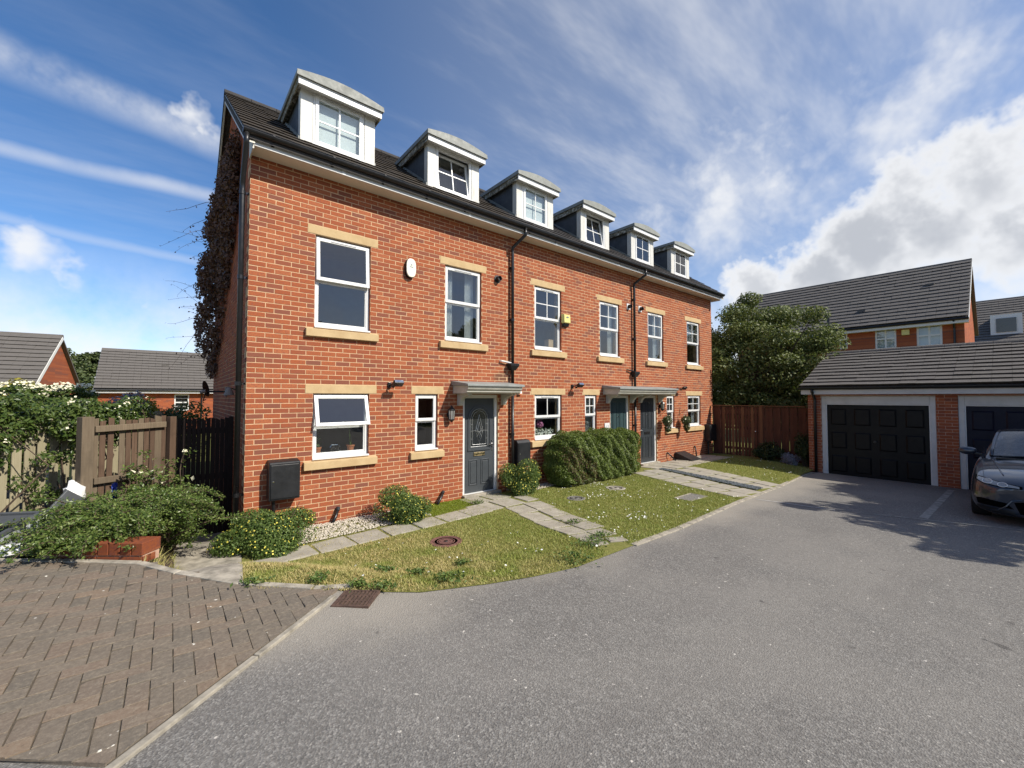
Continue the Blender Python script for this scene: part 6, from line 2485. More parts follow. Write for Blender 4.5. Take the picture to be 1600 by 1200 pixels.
mound('garden_shrub', 'dark green shrub behind the middle of the picket fence', (-2.9, 4.6, 1.05), (0.95, 0.7, 0.85), 8000, 0.08, M['leaf_climber'], 78, zmin=0.1, group=G)
mound('garden_shrub', 'pale leafy shrub beside the wall of the low house', (-0.9, 6.7, 1.25), (0.45, 0.4, 0.62), 3600, 0.07, M['leaf_far'], 79, flowers=M['cream_petal'], fl_n=10, fl_s=0.06, zmin=0.1, group=G)
# border under the brown fence
BG = 'border shrubs under the brown fence'
mound('border_shrub', 'dark rounded shrub under the brown fence in shade', (13.95, -1.95, 0.22), (0.35, 0.40, 0.34), 3200, 0.06, M['leaf_dark'], 81, zmin=-0.12, group=BG)
mound('border_shrub', 'pale variegated shrub under the brown fence in shade', (13.80, -2.62, 0.10), (0.25, 0.30, 0.22), 2200, 0.05, M['leaf_lilac'], 82, zmin=-0.15, group=BG)
mound('border_shrub', 'dark leafy shrub at the garage corner in shade', (13.95, -2.98, 0.45), (0.24, 0.26, 0.55), 3000, 0.06, M['leaf_dark'], 83, zmin=-0.15, group=BG)


def ivy():
    rg = np.random.default_rng(91)
    t = thing('climbing_ivy', 'mass of brown leafless-looking climber hanging on the gable wall', 'climber', (-0.1, 3.6, 0))
    P, N = [], []
    for k in range(420):
        y = rg.uniform(1.2, 5.9)
        top = min(RIDGE_Z - abs(y - RIDGE_Y) * PT - 0.55, 6.5)
        low = 2.6 + max(0, (4.6 - y)) * 0.75
        if top <= low:
            continue
        z = rg.uniform(low, top)
        th = 0.08 + 0.30 * math.sin(math.pi * min(1, max(0, (z - low) / (top - low)))) * min(1, (y - 0.9) / 3)
        c = np.array([-0.04 - th * rg.random(), y, z])
        q, d = ball_pts(c, np.array([0.08, 0.22, 0.2]), 36, rg, 0.2)
        q[:, 0] = np.minimum(q[:, 0], -0.015)
        P.append(q)
        N.append(np.tile((-0.8, -0.5, 0.2), (36, 1)))
    leaf_mesh('foliage', np.concatenate(P), 0.075, M['leaf_ivy'], t, N=np.concatenate(N), spread=0.7, seed=3)
    m = MB()
    Q = []
    for k in range(22):
        y, z = rg.uniform(2.6, 5.9), rg.uniform(2.7, 6.2)
        p = Vector((-0.12, y, z))
        pts = [p]
        d = Vector((-0.10 - 0.05 * rg.random(), rg.uniform(-0.02, 0.08), rg.uniform(-0.08, 0.10)))
        for j in range(6):
            d = d + Vector((rg.normal() * 0.02, rg.normal() * 0.02, rg.normal() * 0.035 - 0.004))
            pts.append(pts[-1] + d * 0.85)
            if j > 1:
                Q.append(tuple(pts[-1] + Vector(rg.normal(size=3)) * 0.02))
        m.tube(pts, list(np.linspace(0.006, 0.002, 7)), 4, caps=False)
    tag(m.build('twig', M['bark'], t), kind='stuff')
    leaf_mesh('loose_leaves', np.array(Q), 0.045, M['leaf_ivy'], t, seed=5)


ivy()

tree('street_tree', 'broad tree across the road reflected in the windows', (-6.0, -24.0, 0.3), 2.2, (-6.0, -24.0, 4.2), (3.4, 3.0, 2.6), 40, 6000, 0.32, M['leaf_far'], 15, clump=0.28)
tree('street_tree', 'tall tree between the houses across the road', (12.0, -24.0, -0.1), 2.2, (12.0, -24.0, 4.4), (2.6, 2.6, 2.6), 40, 6000, 0.32, M['leaf_far'], 16, clump=0.28)


# ------------------------------------------------------------------ fixtures on the terrace
def meter_box(label, x0, x1, z0, z1, depth, legs=True, rounded=False):
    t = thing('meter_box', label, 'meter box', ((x0 + x1) / 2, -depth / 2, z0))
    m = MB()
    if rounded:
        r = 0.06
        w = (x1 - x0)
        pts = [(-0.001, z0), (-depth + 0.03, z0), (-depth, z0 + 0.06), (-depth, z1 - 0.06), (-depth + 0.05, z1), (-0.001, z1 + 0.01)]
    else:
        pts = [(-0.001, z0), (-depth, z0), (-depth, z1 - 0.03), (-depth + 0.02, z1 - 0.005), (-0.001, z1 + 0.015)]
    m.prism(pts, 'x', x0, x1)
    m.build('housing', M['meter_black'], t, bev=0.012, seg=3)
    MB().box(x0 + 0.02, x1 - 0.02, -depth - 0.012, -depth + 0.001, z0 + 0.025, z1 - 0.045).build('lid', M['meter_black'], t, bev=0.006)
    MB().lathe([(0.012, 0), (0.012, 0.004), (0.0001, 0.006)], (x0 + 0.055, -depth - 0.012, (z0 + z1) / 2 + 0.0), 12, (0, -1, 0)).build('lock', M['chrome'], t)
    if legs:
        MB().tube([(x0 + 0.08, -0.09, z0 + 0.01), (x0 + 0.08, -0.09, 0.0)], 0.028, 10).build('supply_pipe', M['black_plastic'], t)


meter_box('large black meter box on the wall at the near house corner', 0.28, 0.69, 0.50, 1.06, 0.20)
meter_box('black meter box on the wall beside the first downpipe', 5.0, 5.37, 0.48, 1.06, 0.17, False, True)
meter_box('black meter box at the far end of the terrace by brown fence', 13.82, 14.30, 0.46, 1.04, 0.2, True)


def floodlight(label, x, z, up=True):
    t = thing('floodlight', label, 'floodlight', (x, -0.1, z))
    MB().box(x - 0.10, x - 0.04, -0.035, 0.0, z - 0.05, z + 0.05).build('wall_plate', M['black_plastic'], t, bev=0.005)
    MB().tube([(x - 0.07, -0.03, z), (x - 0.06, -0.12, z + 0.02), (x - 0.03, -0.16, z + 0.03)], 0.014, 8).build('arm', M['black_plastic'], t)
    m = MB()
    m.box(-0.09, 0.09, -0.055, 0.055, -0.035, 0.035)
    rot = Matrix.Translation((x, -0.22, z + 0.03)) @ Matrix.Rotation(R(-38), 4, 'X')
    m.xf(rot).build('head', M['black_plastic'], t, bev=0.012)
    m = MB()
    m.box(-0.078, 0.078, -0.042, 0.045, 0.0352, 0.040)
    m.xf(rot).build('lamp_glass', M['lamp_glass'], t)
    m = MB()
    m.box(-0.078, 0.078, -0.06, -0.0555, -0.025, 0.025)
    m.xf(rot).build('reflector', M['chrome'], t)
    MB().lathe([(0.03, 0), (0.032, -0.02), (0.02, -0.045), (0.0001, -0.05)], (x - 0.05, -0.13, z - 0.0), 12).build('sensor', M['black_plastic'], t)


floodlight('floodlight with sensor between the near ground-floor windows', 2.22, 2.215)
floodlight('floodlight above the hedge on the middle house', 6.98, 2.27)
floodlight('floodlight beside the last window of the far house', 12.05, 2.27)


def lantern(label, x, z):
    t = thing('wall_lantern', label, 'lantern', (x, -0.08, z))
    MB().lathe([(0.055, 0), (0.055, 0.012), (0.03, 0.02), (0.0001, 0.02)], (x, -0.001, z + 0.02), 16, (0, -1, 0)).build('wall_plate', M['black_plastic'], t)
    MB().tube([(x, -0.015, z + 0.02), (x, -0.06, z + 0.0), (x, -0.06, z - 0.06)], 0.012, 8).build('arm', M['black_plastic'], t)
    c = (x, -0.095, z)
    MB().lathe([(0.0001, 0.205), (0.012, 0.20), (0.02, 0.175), (0.06, 0.14), (0.075, 0.115), (0.07, 0.105)], c, 8).build('cap', M['black_plastic'], t)
    MB().lathe([(0.052, -0.06), (0.066, 0.104)], c, 8).build('glass', M['lamp_glass'], t)
    for k in range(8):
        a = 2 * math.pi * k / 8
        MB().tube([(c[0] + 0.055 * math.cos(a), c[1] + 0.055 * math.sin(a), z - 0.065), (c[0] + 0.07 * math.cos(a), c[1] + 0.07 * math.sin(a), z + 0.108)], 0.0045, 5).build('glazing_rib', M['black_plastic'], t)
    MB().lathe([(0.06, -0.06), (0.055, -0.08), (0.02, -0.11), (0.0001, -0.13)], c, 8).build('base', M['black_plastic'], t)


lantern('black wall lantern left of the arched-glass front door', 3.375, 1.64)


def alarm_oval():
    x, z = 2.52, 4.37
    t = thing('alarm_box', 'cream oval alarm box between the first-floor windows', 'alarm box', (x, -0.04, z))

    def prof(s):
        pts = []
        for k in range(28):
            a = 2 * math.pi * k / 28
            pts.append((x + 0.098 * s * math.copysign(abs(math.cos(a)) ** 0.8, math.cos(a)), z + 0.178 * s * math.copysign(abs(math.sin(a)) ** 0.72, math.sin(a))))
        return pts
    MB().prism(prof(1.0), 'y', -0.06, -0.001).build('back_plate', M['black_plastic'], t)
    MB().prism(prof(0.97), 'y', -0.085, -0.0605).build('cover', M['alarm_white'], t, bev=0.012)
    m = MB()
    m.prism([(x - 0.022, z + 0.045), (x + 0.004, z + 0.075), (x + 0.024, z + 0.038), (x + 0.008, z + 0.050)], 'y', -0.0865, -0.0855)
    m.prism([(x - 0.018, z + 0.036), (x - 0.006, z + 0.060), (x + 0.003, z + 0.040)], 'y', -0.0875, -0.0867)
    m.prism([(x - 0.036, z + 0.006), (x + 0.034, z + 0.006), (x + 0.034, z + 0.022), (x - 0.036, z + 0.022)], 'y', -0.0865, -0.0855)
    m.build('printed_emblem', M['print_grey'], t)


alarm_oval()
x, z = 6.65, 3.91
t = thing('alarm_box', 'yellow rectangular alarm box on the middle house', 'alarm box', (x, -0.05, z))
MB().prism([(-0.001, z - 0.09), (-0.10, z - 0.09), (-0.11, z - 0.07), (-0.10, z + 0.12), (-0.001, z + 0.14)], 'x', x - 0.11, x + 0.11).build('cover', M['alarm_yellow'], t, bev=0.01)
MB().prism([(-0.001, z - 0.17), (-0.06, z - 0.165), (-0.09, z - 0.092), (-0.001, z - 0.092)], 'x', x - 0.09, x + 0.09).build('base', M['meter_black'], t, bev=0.006)
m = MB()
m.prism([(x - 0.05, z + 0.055), (x + 0.0, z + 0.075), (x + 0.06, z + 0.052), (x + 0.0, z + 0.035)], 'y', -0.1095, -0.1085)
m.build('printed_emblem', M['print_grey'], t)


def flue(h, x, z, plate='meter_black'):
    m = MB()
    if plate != 'meter_black':
        m.box(x - 0.085, x + 0.085, -0.012, 0.0, z - 0.085, z + 0.085)
        f = m.build('flue', M['upvc'], h, bev=0.004)
    else:
        m.lathe([(0.085, 0.0), (0.085, 0.012), (0.06, 0.014)], (x, 0, z), 18, (0, -1, 0))
        f = m.build('flue', M['meter_black'], h)
    MB().lathe([(0.055, 0.012), (0.055, 0.10), (0.05, 0.10), (0.045, 0.06), (0.0001, 0.06)], (x, 0, z), 18, (0, -1, 0)).build('flue_tube', M['meter_black'], f)


flue(HOUSES[0][0], 4.56, 4.55)
flue(HOUSES[1][0], 9.33, 4.62, 'w')
flue(HOUSES[2][0], 9.91, 4.63, 'w')

# little sensor box by the first downpipe, number plaque by the green door
t = thing('bell_box', 'small white and red box beside the first downpipe', 'bell box', (5.17, -0.03, 2.1))
MB().prism([(-0.001, 2.06), (-0.05, 2.06), (-0.055, 2.09), (-0.03, 2.15), (-0.001, 2.16)], 'x', 5.12, 5.22).build('cover', M['upvc'], t, bev=0.006)
MB().box(5.125, 5.215, -0.058, -0.0555, 2.062, 2.085).build('red_strip', M['terracotta'], t)
t = thing('number_plaque', 'white house number plaque left of the green door', 'sign', (8.28, -0.01, 1.2))
MB().box(8.19, 8.40, -0.018, -0.001, 1.09, 1.31).build('plate', M['upvc'], t, bev=0.004)
m = MB()
m.tube([(8.25, -0.0195, 1.17), (8.25, -0.0195, 1.235), (8.265, -0.0195, 1.24)], 0.0045, 5)
m.tube([(8.31, -0.0195, 1.235), (8.335, -0.0195, 1.245), (8.345, -0.0195, 1.225), (8.315, -0.0195, 1.185), (8.30, -0.0195, 1.165), (8.35, -0.0195, 1.165)], 0.0045, 5)
m.build('numerals', M['print_grey'], t)


def conduit(label, pts, r=0.022):
    t = thing('conduit', label, 'pipe', pts[-1])
    MB().tube(pts, r, 10).build('pipe', M['black_plastic'], t, smooth=True)
    MB().lathe([(r * 1.25, 0), (r * 1.25, 0.05), (r * 0.8, 0.06)], pts[0], 10, Vector(pts[1]) - Vector(pts[0])).build('collar', M['meter_black'], t)


conduit('black pipe leaning on the wall behind the wide yellow shrub', [(1.30, -0.03, 0.22), (1.24, -0.10, 0.10), (1.16, -0.17, 0.0)], 0.026)
conduit('black pipe sloping from the wall left of the arched-glass door', [(3.24, -0.03, 0.20), (3.16, -0.10, 0.12), (3.02, -0.2, 0.02)], 0.024)
conduit('black bent cable pipe at the foot of the far house', [(11.30, -0.02, 0.26), (11.34, -0.08, 0.2), (11.48, -0.2, 0.02)], 0.02)
conduit('short black pipe at the far corner of the far house', [(13.05, -0.03, 0.34), (13.03, -0.08, 0.18), (12.98, -0.12, 0.0)], 0.022)
t = thing('ground_meter_box', 'low black sloping-lid meter box on slabs at far house', 'meter box', (12.05, -0.25, 0.03))
MB().prism([(-0.03, 0.0), (-0.58, 0.0), (-0.58, 0.045), (-0.03, 0.24)], 'x', 11.75, 12.35).build('lid', M['meter_black'], t, bev=0.01)
MB().box(11.72, 12.38, -0.61, -0.02, 0.0, 0.03).build('base', M['black_plastic'], t, bev=0.006)


def basket(label, x, z, seed):
    t = thing('hanging_basket', label, 'hanging basket', (x, -0.2, z))
    m = MB()
    m.tube([(x, -0.005, z + 0.42), (x, -0.005, z + 0.20)], 0.006, 6)
    m.tube([(x, -0.005, z + 0.38), (x, -0.22, z + 0.40), (x, -0.25, z + 0.36)], 0.006, 6)
    m.tube([(x, -0.005, z + 0.24), (x, -0.18, z + 0.39)], 0.005, 6)
    m.build('bracket', M['black_plastic'], t)
    m = MB()
    for a in (0, 2.1, 4.2):
        m.tube([(x, -0.22, z + 0.37), (x + 0.12 * math.cos(a), -0.22 + 0.12 * math.sin(a), z + 0.05)], 0.003, 4)
    m.build('chain', M['chrome'], t)
    MB().lathe([(0.02, -0.11), (0.08, -0.09), (0.13, 0.0), (0.14, 0.05)], (x, -0.22, z), 14).build('basket', M['bark'], t)
    rg = np.random.default_rng(seed)
    q, d = ball_pts((x, -0.22, z + 0.06), (0.18, 0.16, 0.16), 700, rg, 0.4)
    q2, d2 = ball_pts((x, -0.24, z - 0.14), (0.12, 0.10, 0.16), 350, rg, 0.4)
    leaf_mesh('foliage', np.concatenate([q, q2]), 0.05, M['leaf_far'], t, seed=seed)
    q, d = ball_pts((x, -0.22, z + 0.08), (0.19, 0.17, 0.16), 26, rg, 0.9)
    leaf_mesh('flowers', q, 0.04, M['cream_petal'], t, N=d, spread=0.3, aspect=0.9, seed=seed)


basket('hanging basket beside the dark door of the far house', 10.98, 1.22, 3)
basket('trailing hanging basket between the far house windows', 12.12, 1.20, 4)
lantern('small wall lamp right of the dark door of the far house', 10.93, 1.70)


# window sill things
def pot(label, x, y, z, r, h, plant, seed):
    t = thing('plant_pot', label, 'plant pot', (x, y, z))
    MB().lathe([(r * 0.72, 0), (r * 0.95, h * 0.78), (r * 1.08, h * 0.78), (r * 1.08, h), (r * 0.9, h), (r * 0.85, h * 0.85), (0.0001, h * 0.85)], (x, y, z), 18).build('pot', M['terracotta'], t)
    rg = np.random.default_rng(seed)
    if plant == 'cactus':
        MB().tube([(x, y, z + h * 0.8), (x - 0.01, y, z + h + 0.12), (x - 0.03, y, z + h + 0.30)], [0.02, 0.016, 0.01], 8).build('stem', M['leaf_climber'], t)
    else:
        P = np.array([(x, y, z + h)]) + np.abs(rg.normal(size=(60, 3))) * (0.03, 0.02, 0.1) * rg.choice([-1, 1], size=(60, 1)) * (1, 1, 1)
        P[:, 2] = z + h + np.abs(rg.normal(size=60)) * 0.09
        leaf_mesh('foliage', P, 0.07, M['leaf_climber'], t, seed=seed)


MB_sill = MB().box(0.93, 1.77, 0.125, 0.34, 1.05, 1.088)
MB_sill.build('inner_sill', M['upvc'], HOUSES[0][0])
MB().box(5.68, 6.53, 0.125, 0.34, 1.05, 1.088).build('inner_sill', M['upvc'], HOUSES[1][0])
pot('terracotta pot with tall stem inside the open kitchen window', 1.56, 0.21, 1.09, 0.062, 0.10, 'cactus', 1)
pot('terracotta pot with leafy plant at left of open kitchen window', 1.03, 0.21, 1.09, 0.058, 0.10, 'leaf', 2)
t = thing('wire_basket', 'dark wire basket between the pots in the kitchen window', 'basket', (1.30, 0.2, 1.09))
MB().lathe([(0.05, 0), (0.07, 0.08), (0.075, 0.08), (0.055, 0.0)], (1.30, 0.2, 1.09), 14).build('bowl', M['black_plastic'], t)
MB().tube([(1.22, 0.2, 1.17), (1.25, 0.2, 1.21), (1.35, 0.2, 1.21), (1.38, 0.2, 1.17)], 0.006, 6).build('rim_handle', M['chrome'], t)
rg = np.random.default_rng(8)
t = thing('flower_arrangement', 'pink hydrangea and white flowers inside the middle house window', 'flowers', (6.05, 0.2, 1.09))
q, d = ball_pts((6.0, 0.2, 1.36), (0.10, 0.08, 0.09), 260, rg, 0.6)
leaf_mesh('pink_bloom', q, 0.04, M['pink_petal'], t, N=d, spread=0.4, aspect=0.9, seed=2)
P = np.column_stack([rg.uniform(5.72, 6.42, 240), rg.uniform(0.15, 0.26, 240), 1.09 + rg.random(240) * 0.15])
leaf_mesh('white_bloom', P, 0.05, M['white_petal'], t, N=np.array([[0, -1, 0.5]]), spread=0.6, seed=3)
leaf_mesh('foliage', P[:120] + (0.02, 0.02, 0.03), 0.05, M['leaf_climber'], t, seed=4)
MB().tube([(6.0, 0.2, 1.09), (6.0, 0.2, 1.32)], 0.008, 6).build('stem', M['leaf_climber'], t)
t = thing('cardboard_box', 'tan cardboard box inside the first-floor window of middle house', 'box', (6.35, 0.25, 3.13))
m = MB().box(6.26, 6.42, 0.16, 0.30, 3.135, 3.40)
m.build('carton', M['cardboard'], t, bev=0.003)
m = MB().box(6.255, 6.425, 0.155, 0.305, 3.402, 3.415)
m.build('lid', M['cardboard'], t, bev=0.003)
MB().box(5.67, 6.53, 0.125, 0.33, 3.10, 3.132).build('inner_sill', M['upvc'], HOUSES[1][0])


# satellite dish on the gable
def dish():
    t = thing('satellite_dish', 'small satellite dish on an arm fixed to the gable wall', 'satellite dish', (-0.2, 2.6, 2.1))
    MB().box(-0.03, 0.0, 2.5, 2.62, 2.02, 2.2).build('wall_plate', M['dish_grey'], t)
    MB().tube([(-0.02, 2.56, 2.11), (-0.30, 2.56, 2.11)], 0.016, 8).build('arm', M['black_plastic'], t)
    c = Vector((-0.33, 2.5, 2.16))
    ax = Vector((-0.9, 0.35, -0.2)).normalized()
    MB().lathe([(0.0001, 0.035), (0.07, 0.028), (0.13, 0.008), (0.15, 0.0), (0.152, -0.004), (0.13, 0.002), (0.07, 0.02), (0.0001, 0.027)], c, 24, ax).build('reflector', M['meter_black'], t, smooth=True)
    MB().tube([c - Vector((0, 0, 0.2)), c + Vector((-0.05, -0.28, -0.22)), c + Vector((-0.02, -0.36, -0.05))], 0.009, 6).build('feed_arm', M['black_plastic'], t)
    MB().lathe([(0.03, 0), (0.03, 0.08), (0.02, 0.09)], c + Vector((-0.02, -0.38, -0.05)), 10, ax).build('receiver', M['dish_grey'], t)
    t = thing('outside_light', 'small brown bracket lamp on the gable wall', 'lamp', (-0.1, 1.1, 2.1))
    MB().lathe([(0.0001, 0.0), (0.03, 0.01), (0.075, 0.13), (0.07, 0.135), (0.0001, 0.03)], (-0.10, 1.1, 2.17), 14, (0, 0, -1)).build('shade', M['dish_grey'], t)
    MB().tube([(0.0, 1.1, 2.12), (-0.10, 1.1, 2.16)], 0.01, 6).build('arm', M['black_plastic'], t)


dish()


# ------------------------------------------------------------------ low brick planter wall and rubbish by the picket fence
def planter():
    t = thing('planter_wall', 'low red brick planter wall under the spreading shrub', 'wall', (-1.2, -1.35, zr(-1.2)))
    a, b = Vector((-1.80, -0.95, 0)), Vector((-1.02, -1.60, 0))
    d = (b - a).normalized()
    n = Vector((d.y, -d.x, 0))
    if n.y > 0:
        n = -n
    z0 = zr(-1.2) - 0.02
    core = MB()
    q = [a + n * -0.19, b + n * -0.19, b - n * 0.006 * 0 - n * 0.004, a - n * 0.004]
    core.add([(p.x, p.y, z0) for p in q] + [(p.x, p.y, z0 + 0.185) for p in q], [(0, 1, 2, 3), (4, 7, 6, 5), (0, 4, 5, 1), (1, 5, 6, 2), (2, 6, 7, 3), (3, 7, 4, 0)])
    w = core.build('mortar_core', M['mortar_garage'], t)
    L = (b - a).length

    def br(u, dn, z, lu, ln, lz):
        c = a + d * u - n * dn
        m = MB()
        m.bar(c - d * lu / 2 + Vector((0, 0, z)), c + d * lu / 2 + Vector((0, 0, z)), ln, lz)
        m.build('brick', M['brick_old'], t, bev=0.005)
    for k in range(4):
        u = L - 0.11 - k * 0.225
        br(u, 0.045, z0 + 0.04, 0.215, 0.102, 0.065)
    for q in (0.065, 0.14):
        c = b + n * -0.0 - n * q * 0.66 + Vector((0, 0, z0 + 0.04))
        MB().bar(c - n * 0.045, c + n * 0.045, 0.02, 0.065).build('brick', M['brick_old'], t, bev=0.003)
    for k in range(9):
        br(L - 0.045 - k * 0.112, 0.094, z0 + 0.145, 0.102, 0.215, 0.12)


planter()


def rubbish():
    # grey recycling box with lid on its side
    t = thing('recycling_box', 'silver-sided grey recycling box tipped over by the picket fence', 'box', (-2.12, -0.3, 0.43))

    def tub(M4, w, l, h, tp, mt, parent, name):
        m = MB()
        vs = []
        for (s, z) in ((1.0, 0), (tp, h)):
            vs += [(-w / 2 * s, -l / 2 * s, z), (w / 2 * s, -l / 2 * s, z), (w / 2 * s, l / 2 * s, z), (-w / 2 * s, l / 2 * s, z)]
        for (s, z) in ((tp * 0.95, h), (0.95, 0.02)):
            vs += [(-w / 2 * s, -l / 2 * s, z), (w / 2 * s, -l / 2 * s, z), (w / 2 * s, l / 2 * s, z), (-w / 2 * s, l / 2 * s, z)]
        fs = [(0, 3, 2, 1), (12, 13, 14, 15)]
        for L in range(3):
            for e in range(4):
                fs.append((L * 4 + e, L * 4 + (e + 1) % 4, L * 4 + 4 + (e + 1) % 4, L * 4 + 4 + e))
        m.add(vs, fs)
        m.xf(M4)
        o = m.build(name, mt, parent, bev=0.012)
        r = MB()
        for (p, q) in (((-1, -1), (1, -1)), ((1, -1), (1, 1)), ((1, 1), (-1, 1)), ((-1, 1), (-1, -1))):
            r.bar((p[0] * w / 2 * tp, p[1] * l / 2 * tp, h), (q[0] * w / 2 * tp, q[1] * l / 2 * tp, h), 0.035, 0.03)
        r.xf(M4)
        r.build('rim', M['grey_bin'], o)
        return o
    T = Matrix.Translation
    Rz = lambda a: Matrix.Rotation(R(a), 4, 'Z')
    Rx = lambda a: Matrix.Rotation(R(a), 4, 'X')
    tub(T((-2.14, -0.32, 0.44)) @ Rz(-30) @ Rx(14), 0.32, 0.38, 0.26, 1.16, M['silver_box'], t, 'tub')
    m = MB().box(-0.20, 0.20, -0.20, 0.16, -0.012, 0.012).xf(T((-2.08, -0.26, 0.715)) @ Rz(-30) @ Rx(6))
    m.build('lid', M['grey_bin'], t, bev=0.012)
    t = thing('recycling_box', 'grey printed recycling box behind the spreading shrub', 'box', (-1.80, -0.3, 0.43))
    tb = tub(T((-1.80, -0.26, 0.43)) @ Rz(15) @ Rx(-8), 0.40, 0.32, 0.28, 1.15, M['silver_box'], t, 'tub')
    m = MB()
    for k in range(3):
        z = 0.60 + 0.05 * k
        for j in range(5 - k):
            m.box(-1.94 + j * 0.06, -1.90 + j * 0.06, -0.462 - k * 0.004, -0.458 - k * 0.004, z, z + 0.026)
    m.build('printed_marks', M['print_grey'], tb)
    t = thing('bin_lid', 'silver grey box lid leaning against the picket fence', 'lid', (-1.85, 0.35, 0.43))
    m = MB().box(-0.16, 0.16, -0.015, 0.015, -0.2, 0.2).xf(T((-1.80, 0.35, 0.62)) @ Rz(35) @ Matrix.Rotation(R(40), 4, 'Y'))
    m.build('panel', M['grey_bin'], t, bev=0.012)
    m = MB().box(-0.165, 0.165, 0.016, 0.028, 0.17, 0.205).xf(T((-1.80, 0.35, 0.62)) @ Rz(35) @ Matrix.Rotation(R(40), 4, 'Y'))
    m.build('edge', M['grey_bin'], t)
    # bags as crumpled lumps
    for lb, c, r, mt, sd in (('white plastic bag lying on the ground by tipped box', (-2.0, -0.66, 0.475), (0.20, 0.10, 0.06), 'bag_white', 3), ('white plastic bag standing beside the fence post', (-1.78, 0.75, 0.72), (0.10, 0.09, 0.20), 'bag_white', 4),
                             ('crumpled blue plastic bag seen through broken fence panel', (-1.45, 1.45, 0.62), (0.09, 0.07, 0.11), 'blue_plastic', 5), ('scrap of green plastic beside the white bag', (-1.86, -0.56, 0.50), (0.07, 0.05, 0.05), 'green_plastic', 6)):
        bm = bmesh.new()
        bmesh.ops.create_icosphere(bm, subdivisions=3, radius=1.0)
        rg = np.random.default_rng(sd)
        ph = rg.uniform(0, 6, 6)
        for v in bm.verts:
            p = v.co
            k = 1 + 0.13 * math.sin(5 * p.x + ph[0]) * math.cos(6 * p.y + ph[1]) + 0.09 * math.sin(11 * p.z + ph[2] + 4 * p.x) + 0.05 * math.sin(17 * p.y + ph[3])
            v.co = Vector((p.x * r[0] * k, p.y * r[1] * k, p.z * r[2] * k))
        me = bpy.data.meshes.new('plastic_bag')
        bm.to_mesh(me)
        bm.free()
        me.polygons.foreach_set('use_smooth', np.ones(len(me.polygons), dtype=bool))
        o = link('plastic_bag', me, M[mt])
        o.location = c
        tag(o, lb, 'bag')


rubbish()


